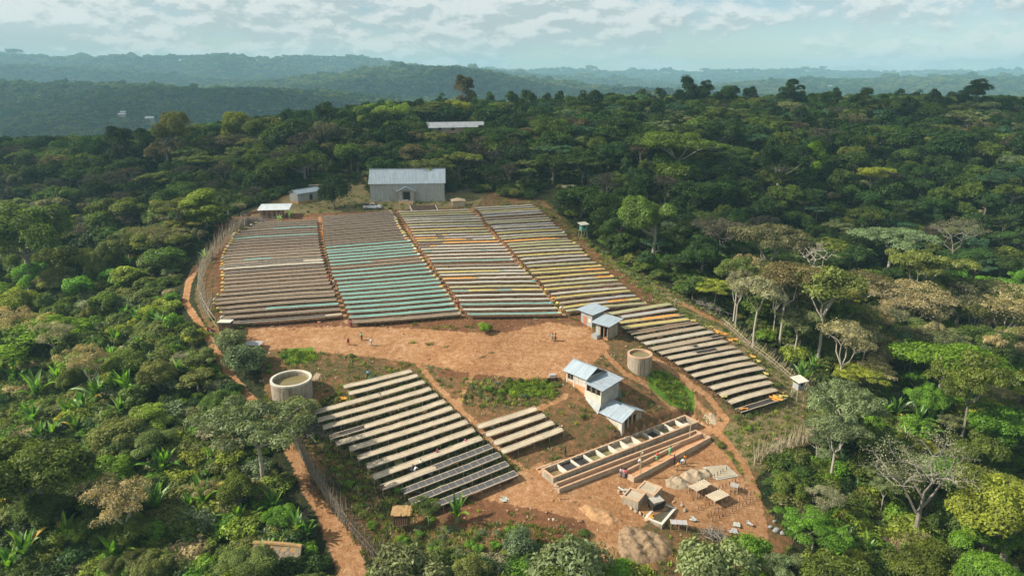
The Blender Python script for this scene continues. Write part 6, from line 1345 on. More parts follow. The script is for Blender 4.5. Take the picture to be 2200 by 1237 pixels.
def rubble():
    G = simple('grey boulder', (.30, .30, .29), .2, 1.5)
    for k, (px, py, s) in enumerate([(1668, 1140, 1.1), (1682, 1146, 1.0), (1700, 1142, 1.4), (1655, 1132, .7), (1664, 1120, .6)]):
        lump('boulder', at(px, py), (s, s * .7, s * .5), G, f'{["mid-sized", "rounded", "largest flat", "small", "smallest upper"][k]} grey boulder beside the lower footpath', 'rock', 'boulders by the footpath', k)
    t = random.Random(8)
    def sticks(name, label, px, py, w, n, mat, z=.5):
        c = at(px, py); mb = MB()
        for i in range(n):
            a = t.uniform(0, 3.14); l = t.uniform(1.0, 2.6); x = t.gauss(0, w * .35); y = t.gauss(0, w * .22); zz = gz(c.x + x, c.y + y) - c.z + t.uniform(.05, z)
            mb.tube([(x - math.cos(a) * l / 2, y - math.sin(a) * l / 2, zz), (x, y, zz + t.uniform(0, .3)), (x + math.cos(a) * l / 2, y + math.sin(a) * l / 2, zz + t.uniform(-.1, .4))], [.045, .04, .02], 4, cap=False)
        o = mb.build(name, mat, None, c); tag(o, label, None, None, 'stuff')
    sticks('brushwood', 'tangle of cut branches at the fence head by the tin shed', 545, 478, 7.5, 260, BARKG, .9)
    sticks('brushwood', 'pale pile of cut branches above the lattice fence', 1535, 662, 6, 220, BARKG, .8)
    sticks('brushwood', 'brushwood lying inside the lower stake fence', 668, 925, 5, 130, BARKG, .5)
    sticks('brushwood', 'fallen dry branches below the cream-topped tree', 1790, 1035, 9, 260, BARKP, .8)
    sticks('brushwood', 'small stack of poles at the bottom of the clearing', 1533, 1152, 2.2, 60, BARKG, .6)
    sticks('brushwood', 'heap of brushwood behind the canvas hut', 1020, 410, 6, 140, BARKG, .8)
    sticks('brushwood', 'dry branches under the shelter on stilts', 690, 1045, 4, 90, BARK, .5)
rubble()
def stilts():
    # guard towers
    def tower(px, py, h, w, wallm, roofm, label, ladder=True):
        p = at(px, py); e = empty('stilt_hut', p, label, 'hut', 'watch huts on stilts', .35)
        for x in (-w / 2, w / 2):
            for y in (-w / 2, w / 2): mb = MB(); mb.tube([(x * 1.15, y * 1.15, -.5), (x, y, h)], .07, 5); mb.build('leg', BARKP, e)
        wallbox(e, 'floor', -w / 2 - .1, w / 2 + .1, -w / 2 - .1, w / 2 + .1, h, h + .08, TIMB)
        wallbox(e, 'wall', -w / 2, w / 2, -w / 2, -w / 2 + .05, h + .08, h + 1.7, wallm); wallbox(e, 'wall', w / 2 - .05, w / 2, -w / 2 + .051, w / 2, h + .08, h + 1.7, BLOCK); wallbox(e, 'wall', -w / 2, -w / 2 + .05, -w / 2 + .051, w / 2, h + .08, h + 1.2, wallm); wallbox(e, 'wall', -w / 2 + .051, w / 2 - .051, w / 2 - .05, w / 2, h + .08, h + 1.7, BLOCK)
        wallbox(e, 'window', -w * .15, w * .2, -w / 2 - .03, -w / 2 - .001, h + .8, h + 1.35, DARKM)
        mb = MB(); mb.box((0, 0, h + 1.85), (w + .9, w + .9, .07), tilt=(.03, .12)); mb.build('roof', roofm, e)
        if ladder:
            for s in (-.22, .22): mb = MB(); mb.tube([(-w / 2 - 1.6, s, -.3), (-w / 2, s, h + .1)], .04, 4); mb.build('ladder_rail', BARKP, e)
            for k in range(6): f = k / 6; mb = MB(); mb.tube([(-w / 2 - 1.6 * (1 - f) + .0, -.22, h * f + .1), (-w / 2 - 1.6 * (1 - f), .22, h * f + .1)], .03, 4); mb.build('rung', BARKP, e)
    tower(1712, 855, 1.9, 1.4, SHEETW, CONCL, 'pale grey hut on stilts with a ladder at the end of the lattice fence')
    tower(1252, 511, 2.0, 1.5, CM['T'], CONCL, 'teal-walled hut on stilts at the forest edge beyond the upper beds', False)
    # straw roofed shelter on stilts
    p = at(864, 1137); e = empty('stilt_shelter', p, 'dark stilted shelter roofed with orange straw mats by the lowest beds', 'shelter', None, .12, .72)
    for x in (-1.4, 1.4):
        for y in (-1.0, 1.0): mb = MB(); mb.tube([(x, y, -.6), (x, y, 4.1)], .07, 5); mb.build('leg', BARK, e)
    wallbox(e, 'floor', -1.5, 1.5, -1.1, 1.1, 1.6, 1.7, TIMB)
    for k in range(7): wallbox(e, 'wall_board', -1.4 + k * .4, -1.4 + k * .4 + .36, -1.06, -1.0, 1.7, 3.5, RUSTY)
    for k in range(5): wallbox(e, 'wall_board', 1.4, 1.46, -1.0 + k * .4, -1.0 + k * .4 + .36, 1.7, 3.5, RUSTY)
    wallbox(e, 'back_wall', -1.4, 1.4, 1.0, 1.05, 1.7, 3.7, DARKM)
    t = random.Random(2)
    for k in range(6): mb = MB(); mb.box((-1.45 + k * .58, t.uniform(-.1, .1), 4.12 + t.uniform(0, .12)), (.7, 2.9 + t.uniform(-.4, .4), .09), rz=t.uniform(-.15, .15), tilt=(0, .08)); mb.build('straw_mat', STRAWO, e)
    # thatched hut near the track
    p = at(602, 1212); e = empty('thatched_hut', p, 'low thatched hut with golden ridge beside the lower dirt track', 'hut', None, -.1)
    wallbox(e, 'wall', -2.6, 2.6, -1.3, 1.3, -.6, 1.2, simple('mud wall brown', (.16, .10, .06), .2, 1))
    r = np.random.default_rng(3)
    for s in (-1, 1):
        for row in range(3):
            for k in range(9):
                x0 = -3.1 + k * .7; y0 = s * (2.1 - row * .7); y1 = s * (1.25 - row * .62 + .0); z0 = .75 + row * .75; z1 = z0 + .95; q = r.uniform(-.08, .08)
                mb = MB(); mb.prism([(x0, y0, z0 + q), (x0 + .74, y0, z0 - q), (x0 + .74, y1, z1 + q), (x0, y1, z1 - q)], [(x0, y0, z0 + q + .14), (x0 + .74, y0, z0 - q + .14), (x0 + .74, y1, z1 + q + .14), (x0, y1, z1 - q + .14)]); mb.build('thatch_bundle', THATCH if row < 2 else (STRAWO if k % 2 else THATCH), e)
    mb = MB(); mb.tube([(-3.2, 0, 3.1), (-1, 0, 3.25), (1, 0, 3.2), (3.2, 0, 3.05)], .28, 8); mb.build('ridge_roll', STRAWO, e)
    # canvas hut beside the warehouse
    p = at(984, 441); e = empty('canvas_hut', p, 'tan canvas-covered hut beside the right end of the warehouse', 'tent', None, .2)
    mb = MB(); mb.prism([(-1.9, -1.4, -.2), (1.8, -1.5, -.2), (2.0, 1.4, -.2), (-1.8, 1.5, -.2)], [(-1.7, -1.2, 1.6), (1.6, -1.4, 1.5), (1.8, 1.2, 1.7), (-1.6, 1.3, 1.6)]); mb.build('canvas_wall', TARPM, e)
    mb = MB(); q = [(-2.2, -1.7, 1.5), (0, -1.9, 1.65), (2.2, -1.7, 1.45), (2.3, 1.6, 1.6), (0, 1.8, 1.8), (-2.1, 1.7, 1.55)]; mb.add(q + [(0, 0, 2.3)], [(i, (i+1) % 6, 6) for i in range(6)]); mb.build('canvas_roof', TARPM, e)
    # racks of the nursery corner
    def rack(px, py, n, w, d, ang, label, mat=CM['P']):
        w *= .9; p = at(px, py); e = empty('small_drying_rack', p, label, 'drying rack', 'small racks on the orange ground', ang)
        for k in range(n): mb = MB(); mb.box((-w / 2 + w * (k + .5) / n, 0, .9), (w / n - .07, d, .06)); mb.build('tray', mat, e)
        for k in range(n + 1): mb = MB(); mb.box((-w / 2 + w * k / n, 0, .93), (.06, d + .05, .08)); mb.build('cross_bar', RAIL, e)
        for x in (-w / 2, 0, w / 2):
            for y in (-d / 2, d / 2): wallbox(e, 'leg', x - .05, x + .05, y - .05, y + .05, -.3, .87, POLE)
    rack(1499, 1056, 5, 2.4, 1.6, .55, 'white five-tray rack, upper of the small racks'); rack(1514, 1048, 2, 1.0, 1.5, .55, 'white two-tray rack touching the five-tray one'); rack(1540, 1075, 6, 3.2, 1.8, .55, 'widest white rack, lower of the small racks'); rack(1577, 1053, 2, 1.2, 1.1, -.5, 'small grey rack standing alone to the side', CM['V'])
    rack(1457, 1133, 3, 2.4, 1.0, -.1, 'pale low rack by the foot of the dark pit', CM['V'])
    # ground sheet of parchment
    P = [at(a, b) for a, b in ((1512, 1004), (1559, 1000), (1584, 1022), (1541, 1030))]; c = sum(P, Vector()) / 4; e = empty('drying_sheet', c, 'sheet of parchment spread on the ground with white edges by the footpath', 'sheet')
    def quad(sc, z): return [((p.x - c.x) * sc, (p.y - c.y) * sc, p.z - c.z + z) for p in P]
    mb = MB(); mb.prism(quad(1.1, .02), quad(1.1, .06)); mb.build('plastic_sheet', CM['C'], e); mb = MB(); mb.prism(quad(.95, .062), quad(.93, .16)); mb.build('parchment_layer', CM['P'], e)
    P = [at(a, b) for a, b in ((880, 452), (935, 452), (945, 459.5), (889, 459.5))]
    P = [at(a, b) for a, b in ((886, 457), (941, 456), (935, 444), (881, 445))]; c = sum(P, Vector()) / 4; e = empty('drying_sheet', c, 'dark cherry sheet with white edges laid out before the warehouse', 'sheet')
    mb = MB(); mb.prism(quad(1.06, .35), quad(1.06, .42)); mb.build('frame', CONCL, e); mb = MB(); mb.prism(quad(.98, .421), quad(.98, .46)); mb.build('cherry_layer', CM['B'], e)
    # nursery stakes in rows
    mb = MB(); t = random.Random(6)
    for (ax, ay), (bx, by) in (((1475, 1060), (1560, 1010)), ((1490, 1075), (1580, 1035)), ((1500, 1095), (1600, 1050)), ((1520, 1110), (1620, 1060)), ((1530, 1120), (1625, 1072))):
        for k in range(14): p = at(ax + (bx - ax) * k / 13 + t.uniform(-1, 1), ay + (by - ay) * k / 13); mb.box((p.x, p.y, p.z + .3), (.08, .08, .7), rz=t.uniform(0, 1))
    tag(mb.build('stakes', POLED), 'rows of short stakes in the small nursery plot', None, None, 'stuff')
    # lone standing things
    p = at(545, 748); mb = MB(); mb.prism([(-1.7, -.8, .9), (1.5, -1.0, .9), (1.9, .8, 1.1), (-1.3, 1.0, 1.1)], [(-1.7, -.8, .96), (1.5, -1.0, .96), (1.9, .8, 1.16), (-1.3, 1.0, 1.16)]); e = empty('lean_to', p, 'small lean-to with grey plastic sheet beside the rounded grey-green tree', 'shelter'); mb.build('roof_sheet', CM['V'], e)
    for x, y in ((-1.5, -.7), (1.4, -.8), (1.7, .7), (-1.2, .8)): wallbox(e, 'post', x, x + .08, y, y + .08, -.3, .9, POLE)
    p = at(487, 712); mb = MB(); mb.box((0, 0, 1.0), (2.2, 1.5, 2.2)); e = empty('gate_hut', p, 'dark cube-shaped gate box at the corner of the brown block', 'hut'); mb.build('wall', RUSTY, e); wallbox(e, 'roof', -1.3, 1.3, -.9, .9, 2.11, 2.2, CONCL)
    p = at(1186, 816); e = empty('hand_cart', p, 'small loaded cart standing on the bank beside the mill', 'cart', None, .1)
    wallbox(e, 'cart_bed', -.9, .9, -.5, .5, .6, .7, TIMB); wallbox(e, 'load', -.5, .6, -.4, .4, .7, 1.1, CM['V'])
    for x in (-.6, .6): mb = MB(); mb.tube([(x, -.6, .35), (x, -.52, .35)], .35, 12); mb.build('wheel', DARKM, e)
stilts()
# ------------------------------------------------------------------ fences
def fence(name, label, base, h, step, mat, thick, lean, seed, jit=.25, limit=300, cross=False, rail=True):
    P = [at(a, b) for a, b in base]; e = empty(name, P[0], label, 'fence'); r = random.Random(seed); protos = []
    for k in range(4):
        mb = MB(); hh = h * (1 + .12 * k); mb.tube([(0, 0, -.4), (r.uniform(-.05, .05), r.uniform(-.05, .05), hh * .5), (r.uniform(-.2, .2), r.uniform(-.15, .15), hh)], [thick, thick * .8, thick * .3], 4, cap=False); protos.append(mb.mesh('stake', mat))
    pos = []
    for a, b in zip(P[:-1], P[1:]):
        n = max(1, int((b - a).length / step))
        for i in range(n): pos.append(a.lerp(b, (i + r.uniform(0, .6)) / n))
    extra = MB()
    for i, p in enumerate(pos):
        p = Vector((p.x + r.uniform(-jit, jit), p.y + r.uniform(-jit, jit), 0)); p.z = gz(p.x, p.y)
        sc = r.uniform(.7, 1.15)
        rx = lean[1] + r.gauss(0, .10); ry = lean[0] + r.gauss(0, .12)
        if cross: ry = (.55 if i % 2 else -.55) + r.uniform(-.08, .08); rx = 0
        if i < limit:
            o = put('stake', protos[i % 4], e, (p.x - P[0].x, p.y - P[0].y, p.z - P[0].z)); o.rotation_euler = (rx, ry, r.uniform(-.3, .3) if cross else r.uniform(0, 6.28) * 0); o.scale = (1, 1, sc)
    if rail:
        for hz in (h * .35, h * .7):
            mb = MB(); mb.tube([(p.x - P[0].x, p.y - P[0].y, gz(p.x, p.y) - P[0].z + hz) for p in P], .05, 4); mb.build('rail', mat, e)
    return e
STK = simple('silvered fence stake', (.26, .22, .165), .35, 3); STKD = simple('dark fence stake', (.15, .12, .085), .35, 3); REEDG = simple('grey-tan reed', (.37, .31, .22), .3, 3); REED = simple('pale reed', (.46, .38, .25), .25, 3)
fence('reed_fence', 'tall grey reed fence curving round the brown beds above the track', [(528, 492), (500, 512), (470, 540), (447, 568), (432, 598), (429, 640), (441, 675), (462, 708), (468, 716)], 4.1, .17, REEDG, .045, (.14, 0), 1, .3)
fence('stake_fence', 'dark stake fence along the lower dirt track', [(600, 905), (628, 945), (650, 985), (680, 1040), (712, 1092), (748, 1140)], 3.2, .13, STK, .06, (-.05, 0), 2, .15)
fence('stake_fence', 'ragged stakes of the fence end beside the bottom of the track', [(748, 1140), (775, 1172), (800, 1200), (822, 1230)], 2.8, .16, STKD, .06, (.12, 0), 3, .3)
fence('lattice_fence', 'crossed-pole lattice fence below the pale trunked trees', [(1552, 698), (1580, 722), (1608, 748), (1640, 770), (1668, 792), (1700, 820), (1735, 838)], 1.9, .22, REED, .05, (0, 0), 4, .1, cross=True)
fence('cane_fence', 'tall pale cane fence at the corner of the olive meadow', [(1617, 998), (1632, 992), (1655, 985), (1690, 972), (1722, 955), (1748, 936)], 3.0, .14, REED, .05, (.06, 0), 5, .3)
fence('cane_fence', 'loose pale canes standing behind the pale grey stilt hut', [(1712, 835), (1745, 838), (1765, 850)], 2.6, .2, REED, .05, (.1, 0), 6, .5, rail=False)
# ------------------------------------------------------------------ poles and wires
def pole(px, py, h, label, lamp=True, mat=None, cross=False):
    p = at(px, py); e = empty('utility_pole', p, label, 'pole', 'slim poles of the station'); mb = MB(); mb.tube([(0, 0, -.5), (0, 0, h)], .065, 6); mb.build('shaft', mat or REED, e)
    if lamp: mb = MB(); mb.lathe([(.02, .0), (.16, .02), (.13, .22), (.02, .26)], 8, (.22, 0, h - .3)); mb.build('lamp', CM['C'], e); mb = MB(); mb.box((.1, 0, h - .12), (.3, .04, .04)); mb.build('arm', POLED, e)
    if cross: mb = MB(); mb.box((0, 0, h - 1.0), (.9, .06, .06)); mb.build('crossarm', POLED, e)
    return Vector((p.x, p.y, p.z + h))
T1 = pole(1374, 1028, 4.6, 'tall pale pole between the channel and the soaking tank')
T2 = pole(1481, 945, 3.2, 'slim pole with a lamp rising from the washing channels')
T3 = pole(1449, 664, 2.4, 'pole with a small lamp at the top of the long strip')
T4 = pole(990, 684, 2.6, 'thin pole at the gap between teal and cream beds')
T5 = pole(1196, 1062, 2.2, 'short post with a white sign plate at the low end of the channels', False, None, True)
T6 = pole(1155, 447, 3.0, 'thin grey pole at the forest edge by the topmost outer bed', False, POLED)
T7 = pole(1165, 600, 1.6, 'stubby post in the aisle before the outer beds', False, POLED)
p8 = at(1385, 897); T8 = Vector((p8.x, p8.y, p8.z + 3.0))
def wire(a, b, label, sag=.5):
    mb = MB(); mb.tube([(a.lerp(b, t) - a) - Vector((0, 0, sag * 4 * t * (1 - t))) for t in [i / 10 for i in range(11)]], .018, 3); o = mb.build('cable', POLED, None, a); tag(o, label, 'cable', 'overhead cables')
wire(T8, T1, 'thin cable from the mill building to the tall pale pole'); wire(T1, T2, 'thin cable between the tall pale pole and the channel lamp pole'); wire(T8, T2, 'cable crossing the divided tank from the mill to the lamp pole')
# ------------------------------------------------------------------ banana and enset plants
EN = leafmat('enset leaf', (.08, .20, .025), (.30, .50, .07), .45, False); END = leafmat('enset shaded leaf', (.05, .12, .02), (.16, .30, .05), .4, False); ENP = leafmat('enset pale leaf', (.24, .40, .17), (.55, .70, .42), .3, False); ENY = leafmat('enset dry leaf', (.45, .28, .06), (.75, .50, .12), .3, False); STEM = simple('enset stem', (.22, .26, .12), .3, 2)  # one of the leaf greens is darker, dealt out to leaves at random
def enset_leaf(L, W, up, droop, seed, tear=0):
    r = np.random.default_rng(seed); n = 10; vs = []; fs = []; x = .08; z = .3; a = up
    for i in range(n + 1):
        f = i / n; w = W * .5 * max(.06, math.sin(math.pi * min(1, f * 1.02 + .03)) ** .55) * (1 if f > .12 else .25); fold = w * .42; jit = r.uniform(-.08, .08) * w
        nx, nz = -math.sin(a), math.cos(a)
        vs += [(x + nx * fold, -w + jit, z + nz * fold), (x, 0, z), (x + nx * fold, w + jit, z + nz * fold)]
        x += math.cos(a) * L / n; z += math.sin(a) * L / n; a -= droop / n * (.4 + 1.3 * f)
    for i in range(n): fs += [(3*i, 3*i+3, 3*i+4, 3*i+1), (3*i+1, 3*i+4, 3*i+5, 3*i+2)]
    return vs, fs
ELM = {}
for nm, m in (('g', EN), ('d', END), ('p', ENP), ('y', ENY)):
    for k in range(3):
        vs, fs = enset_leaf(3.0, .52, 1.42 - .17 * k, .4 + .6 * k, k); ELM[nm, k] = npmesh('leaf', vs, fs, m, np.random.default_rng(k).uniform(0, 1, len(fs)), smooth=False)
_sm = MB(); _sm.tube([(0, 0, -.3), (0, 0, .5), (0, 0, 1.0)], [.26, .22, .12], 7); STM = _sm.mesh('stem', STEM)
def enset(p, size, label, seed, name='enset_plant', group='large-leaved enset plants', n=None):
    r = random.Random(seed); e = empty(name, p, label, 'plant', group, r.uniform(0, 6.28), size); put('stem', STM, e); n = n or r.randint(9, 13)
    pale = r.random() < .35
    for i in range(n):
        k = 0 if i < n * .45 else (1 if i < n * .8 else 2); c = 'd' if r.random() < .45 else 'g'
        if r.random() < (.35 if pale else .12): c = 'p'
        if i >= n - 1 and r.random() < .4: c = 'y'
        o = put('leaf', ELM[c, k], e, (0, 0, .35)); o.rotation_euler = (r.uniform(-.1, .1), r.uniform(-.12, .12), i * 2.4 + r.uniform(-.2, .2)); s = r.uniform(.75, 1.1); o.scale = (s, s, s)
        if c == 'y': o['label'] = 'dry orange leaf'
ENS = [(38,832,1.3),(80,865,1.5),(75,920,1.2),(125,830,1.1),(180,800,.9),(195,820,1.2),(210,870,1.4),(90,960,1.0),(150,905,1.1),(165,935,1.0),(240,780,1.0),(275,860,1.5),(262,905,1.1),(285,800,1.1),(215,965,1.1),(120,950,.9),(180,900,1.2),(15,1010,1.2),(320,790,.8),(385,810,.9),
       (350,1030,1.2),(340,1110,1.4),(410,1110,.9),(440,1100,1.3),(455,1000,.8),(360,1020,1.0),(320,985,.8),(240,1090,1.1),(145,1170,1.1),(60,1210,1.3),(250,1215,1.1),(10,1100,1.2),(185,1010,.8),(590,1110,1.0),(515,1135,1.0),(575,1215,.9),(25,1240,1.0),(490,1155,.7),(640,1155,1.0),(660,1165,.8),
       (240,585,1.2),(262,575,1.2),(280,580,1.0),(190,595,1.0),(165,600,.9),(130,625,.9),(60,410,1.2),(25,740,1.0),(100,725,1.0),(150,715,.8),(270,690,.9),(300,700,1.1),(330,705,1.0),(345,710,1.0),(250,745,1.0),(300,760,.9),(375,590,.8),(440,560,.7),
       (1596,685,1.2),(1617,700,.8),(1742,805,1.0),(1720,830,1.2),(1740,780,1.0),(1920,905,1.2),(1893,900,.9),(1970,918,1.3),(1995,922,1.1),(2015,925,1.0),(1985,955,1.1),(1940,960,.9),(1805,1008,.8),(1840,1060,.7),(1770,1140,1.0),(1785,1165,.9),(1815,1180,.8),(1860,1200,.9),(1780,1220,.9),(1925,1225,.9),(1720,1165,.8),(1905,760,1.1),(1360 + 465,705,.9),
       (1565,580,.8),(1590,540,.9),(1345,300,1.2),(1960,520,.8)]
NEAR_W = lambda px, py: 'in the lower left thicket' if px < 700 and py > 760 else ('among the shrubs left of the track' if px < 700 else ('under the pale trunks outside the lattice fence' if py < 850 else 'in the bright thicket below the stilt hut'))
for i, (px, py, s) in enumerate(ENS):
    enset(at(px, min(py, 1236)), s * 1.2, f'{["stout", "tall", "spreading", "ragged"][i % 4]} {"large" if s > 1.15 else ("mid-sized" if s > .95 else "small")} enset plant {beside(px, py)}', 100 + i)
_r = random.Random(12)
for i in range(62):
    px = _r.uniform(660, 930) if i < 26 else _r.uniform(1100, 1290); py = _r.uniform(288, 330) if i < 26 else _r.uniform(272, 350)
    p = at(px, py); enset(p, _r.uniform(1.3, 2.0), ('pale' if i % 2 else 'dark') + '-leaved banana plant ' + beside(px, py), 300 + i, 'banana_plant', 'banana grove plants', 8)
enset(at(982, 1122), 1.15, 'bright green banana plant in front of the lowest empty beds', 77, 'banana_plant', None, 9)
enset(at(600, 480), .8, 'dark banana plant beside the low open shed', 78, 'banana_plant', None, 9); enset(at(622, 470), .75, 'second dark banana plant, between the two metal sheds', 79, 'banana_plant', None, 9)
enset(at(968, 385), 1.0, 'small bright banana plant behind the warehouse corner', 80, 'banana_plant', None, 8)
# ------------------------------------------------------------------ people
SKIN = simple('skin', (.10, .052, .032), .08, 3, .6); HAIR = simple('black hair', (.012, .010, .009), .2, 3)
def grow(name, verts, edges, rad, mat, sub=2):
    me = bpy.data.meshes.new(name); me.from_pydata(verts, edges, []); o = bpy.data.objects.new(name, me); COL.objects.link(o)
    sk = o.modifiers.new('skin', 'SKIN'); sk.use_smooth_shade = True; ss = o.modifiers.new('sub', 'SUBSURF'); ss.levels = sub; ss.render_levels = sub
    if not me.skin_vertices: bpy.context.view_layer.update()
    for i, v in enumerate(me.skin_vertices[0].data): v.radius = (rad[i], rad[i]) if not hasattr(rad[i], '__len__') else rad[i]; v.use_root = (i == 0)
    bpy.context.view_layer.update(); dg = bpy.context.evaluated_depsgraph_get(); m2 = bpy.data.meshes.new_from_object(o.evaluated_get(dg)); bpy.data.objects.remove(o); m2.materials.clear(); m2.materials.append(mat); m2.name = name; return m2
def body_mesh(pose):
    """joints for a figure 1.7 m tall facing -y"""
    lean = {'stand': 0, 'walk': .04, 'bend': .62, 'work': .25, 'sit': .1}[pose]; st = {'stand': .02, 'walk': .26, 'bend': .10, 'work': .08, 'sit': .0}[pose]
    hip = Vector((0, 0, .90 if pose != 'sit' else .5)); up = Vector((0, -math.sin(lean), math.cos(lean)))
    ch = hip + up * .30; nk = hip + up * .53; hd = nk + Vector((0, -math.sin(lean * .6), math.cos(lean * .6))) * .12; tp = hd + Vector((0, -math.sin(lean * .6), math.cos(lean * .6))) * .13
    V = [hip, hip + up * .15, ch, nk, hd, tp]; R = [.13, .115, .135, .055, .085, .07]; E = [(0, 1), (1, 2), (2, 3), (3, 4), (4, 5)]
    for s in (-1, 1):
        sh = nk + Vector((s * .17, 0, -.05)); down = Vector((s * .10, -.9 if pose in ('bend',) else (-.55 if pose == 'work' else s * .25 * (pose == 'walk')), -1 if pose != 'bend' else -.8)).normalized()
        el = sh + down * .28; fw = Vector((0, -.35 - (.7 if pose == 'work' else 0), -1 if pose != 'work' else -.3)).normalized(); wr = el + fw * .25; ha = wr + fw * .08
        b = len(V); V += [sh, el, wr, ha]; R += [.055, .042, .032, .035]; E += [(2, b), (b, b+1), (b+1, b+2), (b+2, b+3)]
        for k in range(5):
            fd = (fw + Vector(((k - 2) * .22, -.1, 0))).normalized(); V.append(ha + fd * (.075 if k else .05)); R.append(.0095); E.append((b+3, len(V) - 1))
        kn = Vector((s * .10, -st * s * .5 - (.42 if pose == 'sit' else .04), .48)); an = Vector((s * .11, st * s - (.45 if pose == 'sit' else 0), .09)); to = an + Vector((0, -.17, -.05))
        b = len(V); V += [hip + Vector((s * .095, 0, -.05)), kn, an, to]; R += [.085, .06, .042, .035]; E += [(0, b), (b, b+1), (b+1, b+2), (b+2, b+3)]
    return V, E, R
BM = {}
CL = {n: simple('cloth ' + n, c, .15, 5) for n, c in {'red': (.55, .07, .05), 'blue': (.12, .30, .55), 'white': (.75, .75, .72), 'green': (.15, .42, .18), 'pink': (.75, .28, .35), 'orange': (.80, .30, .05), 'dark': (.05, .05, .06), 'maroon': (.30, .04, .06), 'khaki': (.30, .25, .14), 'grey': (.25, .25, .26), 'skyblue': (.25, .50, .65), 'yellow': (.75, .60, .12)}.items()}
def person(px, py, facing, pose, shirt, trouser, label, head=None, h=1.0, dz=0.0):
    if pose not in BM:
        V, E, R = body_mesh(pose); body = grow('body', [tuple(v) for v in V], E, R, SKIN)
        # shirt: torso and upper arms ; trousers: hips and legs ; both grown the same way, a little fuller
        sv = [V[0] + Vector((0, 0, .02)), V[1], V[2], V[3] - Vector((0, 0, .03))]; se = [(0, 1), (1, 2), (2, 3)]; sr = [.165, .155, .165, .075]
        for b in (6, 19): sv += [V[b], V[b+1], V[b+1].lerp(V[b+2], .5)]; q = len(sv) - 3; se += [(2, q), (q, q+1), (q+1, q+2)]; sr += [.078, .062, .055]
        tv = [V[0] + Vector((0, 0, .04))]; te = []; tr = [.16]
        for b in (15, 28): tv += [V[b], V[b+1], V[b+1].lerp(V[b+2], .85)]; q = len(tv) - 3; te += [(0, q), (q, q+1), (q+1, q+2)]; tr += [.11, .08, .065]
        hm_ = MB(); hm_.lathe([(.001, .13), (.06, .115), (.095, .06), (.10, .0), (.085, -.03)], 12, tuple(V[4] + (V[5] - V[4]) * .35 + Vector((0, .015, 0))))
        BM[pose] = (body, grow('shirt', [tuple(v) for v in sv], se, sr, CL['red'], 1), grow('trousers', [tuple(v) for v in tv], te, tr, CL['dark'], 1), hm_.mesh('hair', HAIR))
        fb = MB(); f = V[4] + Vector((0, -.085, 0)); fb.box(tuple(f + Vector((0, -.01, -.01))), (.025, .03, .045)); fb.box(tuple(f + Vector((-.032, .008, .02))), (.02, .012, .01)); fb.box(tuple(f + Vector((.032, .008, .02))), (.02, .012, .01)); fb.box(tuple(f + Vector((0, .004, -.055))), (.05, .012, .012)); fb.box(tuple(V[4] + Vector((-.092, 0, 0))), (.014, .03, .055)); fb.box(tuple(V[4] + Vector((.092, 0, 0))), (.014, .03, .055)); BM[pose] += (fb.mesh('face', HAIR),)
    p = at(px, py); p.z += dz; e = empty('person', p, label, 'person', None, facing, h)
    for nm, me, m in zip(('body', 'shirt', 'trousers', 'headscarf' if head else 'hair', 'face'), BM[pose], (None, CL[shirt], CL[trouser], CL[head] if head else None, None)):
        o = put(nm, me, e)
        if nm == 'headscarf': pass
        if m is not None: o.material_slots[0].link = 'OBJECT'; o.material_slots[0].material = m
    return e
person(749, 741, .2, 'bend', 'maroon', 'maroon', 'person in maroon bending over at the left of the yard trio', 'maroon')
person(777, 731, 2.6, 'stand', 'green', 'dark', 'person in a green shirt standing farthest of the yard trio')
person(798, 743, -.5, 'walk', 'white', 'grey', 'person in a white shirt walking at the right of the yard trio')
person(1186.5, 733, 1.2, 'walk', 'skyblue', 'khaki', 'person in sky blue walking below the twin sheds')
person(1193, 733, 1.2, 'walk', 'red', 'dark', 'person in red walking beside one in sky blue')
person(791, 812, 0, 'stand', 'skyblue', 'dark', 'person in pale blue standing behind the short parchment bed')
person(939, 986, 2.8, 'work', 'maroon', 'maroon', 'woman with a pink headscarf standing at the half covered bed', 'pink')
person(904, 1007, 2.8, 'work', 'white', 'dark', 'person in white reaching over the half covered bed')
person(885, 1019, 2.6, 'bend', 'dark', 'dark', 'person in dark clothes bending at the half covered bed')
person(891, 1020, 2.2, 'bend', 'white', 'grey', 'crouched person in white beside the one in dark clothes')
person(998, 964, 2.8, 'bend', 'pink', 'maroon', 'person with a pink scarf stooping behind the last parchment bed', 'pink')
person(1214, 977 + 3, 1.2, 'stand', 'dark', 'dark', 'dark clothed person standing at the near end of the divided tank')
person(1321, 939, .4, 'stand', 'dark', 'khaki', 'person in shadow beside the lower corner of the mill')
person(1334, 1024, .3, 'stand', 'white', 'grey', 'person in white with dark head standing at the channel end')
person(1340, 1026, -.3, 'stand', 'pink', 'grey', 'person in pink standing next to the one in white at the channel end')
person(1345, 1027, -.8, 'stand', 'red', 'dark', 'person in red at the right of the channel end group')
person(1372, 1004, 1.5, 'work', 'white', 'grey', 'person in white by the tall pole inside the outer channel', dz=.2)
person(1410, 992, 2.0, 'work', 'red', 'green', 'person in red wading in the outer channel', dz=.2)
person(1438, 980, 2.0, 'work', 'green', 'green', 'person in light green wading in the outer channel', dz=.2)
person(1447.5, 997, .6, 'stand', 'maroon', 'dark', 'person in maroon standing on the orange ground outside the channel')
person(1471, 995, .2, 'stand', 'orange', 'khaki', 'person in orange standing by the sandy heap')
person(1463, 1001, 1.2, 'bend', 'white', 'blue', 'person in white and blue bending by the sandy heap')
person(1453, 1010, 1.6, 'bend', 'orange', 'khaki', 'person in orange stooping over a barrow')
person(694, 508, 3.0, 'stand', 'orange', 'orange', 'person in bright orange in the aisle between brown and dark beds')
person(708, 604, 1.5, 'stand', 'red', 'maroon', 'person in red in the aisle beside the brown block')
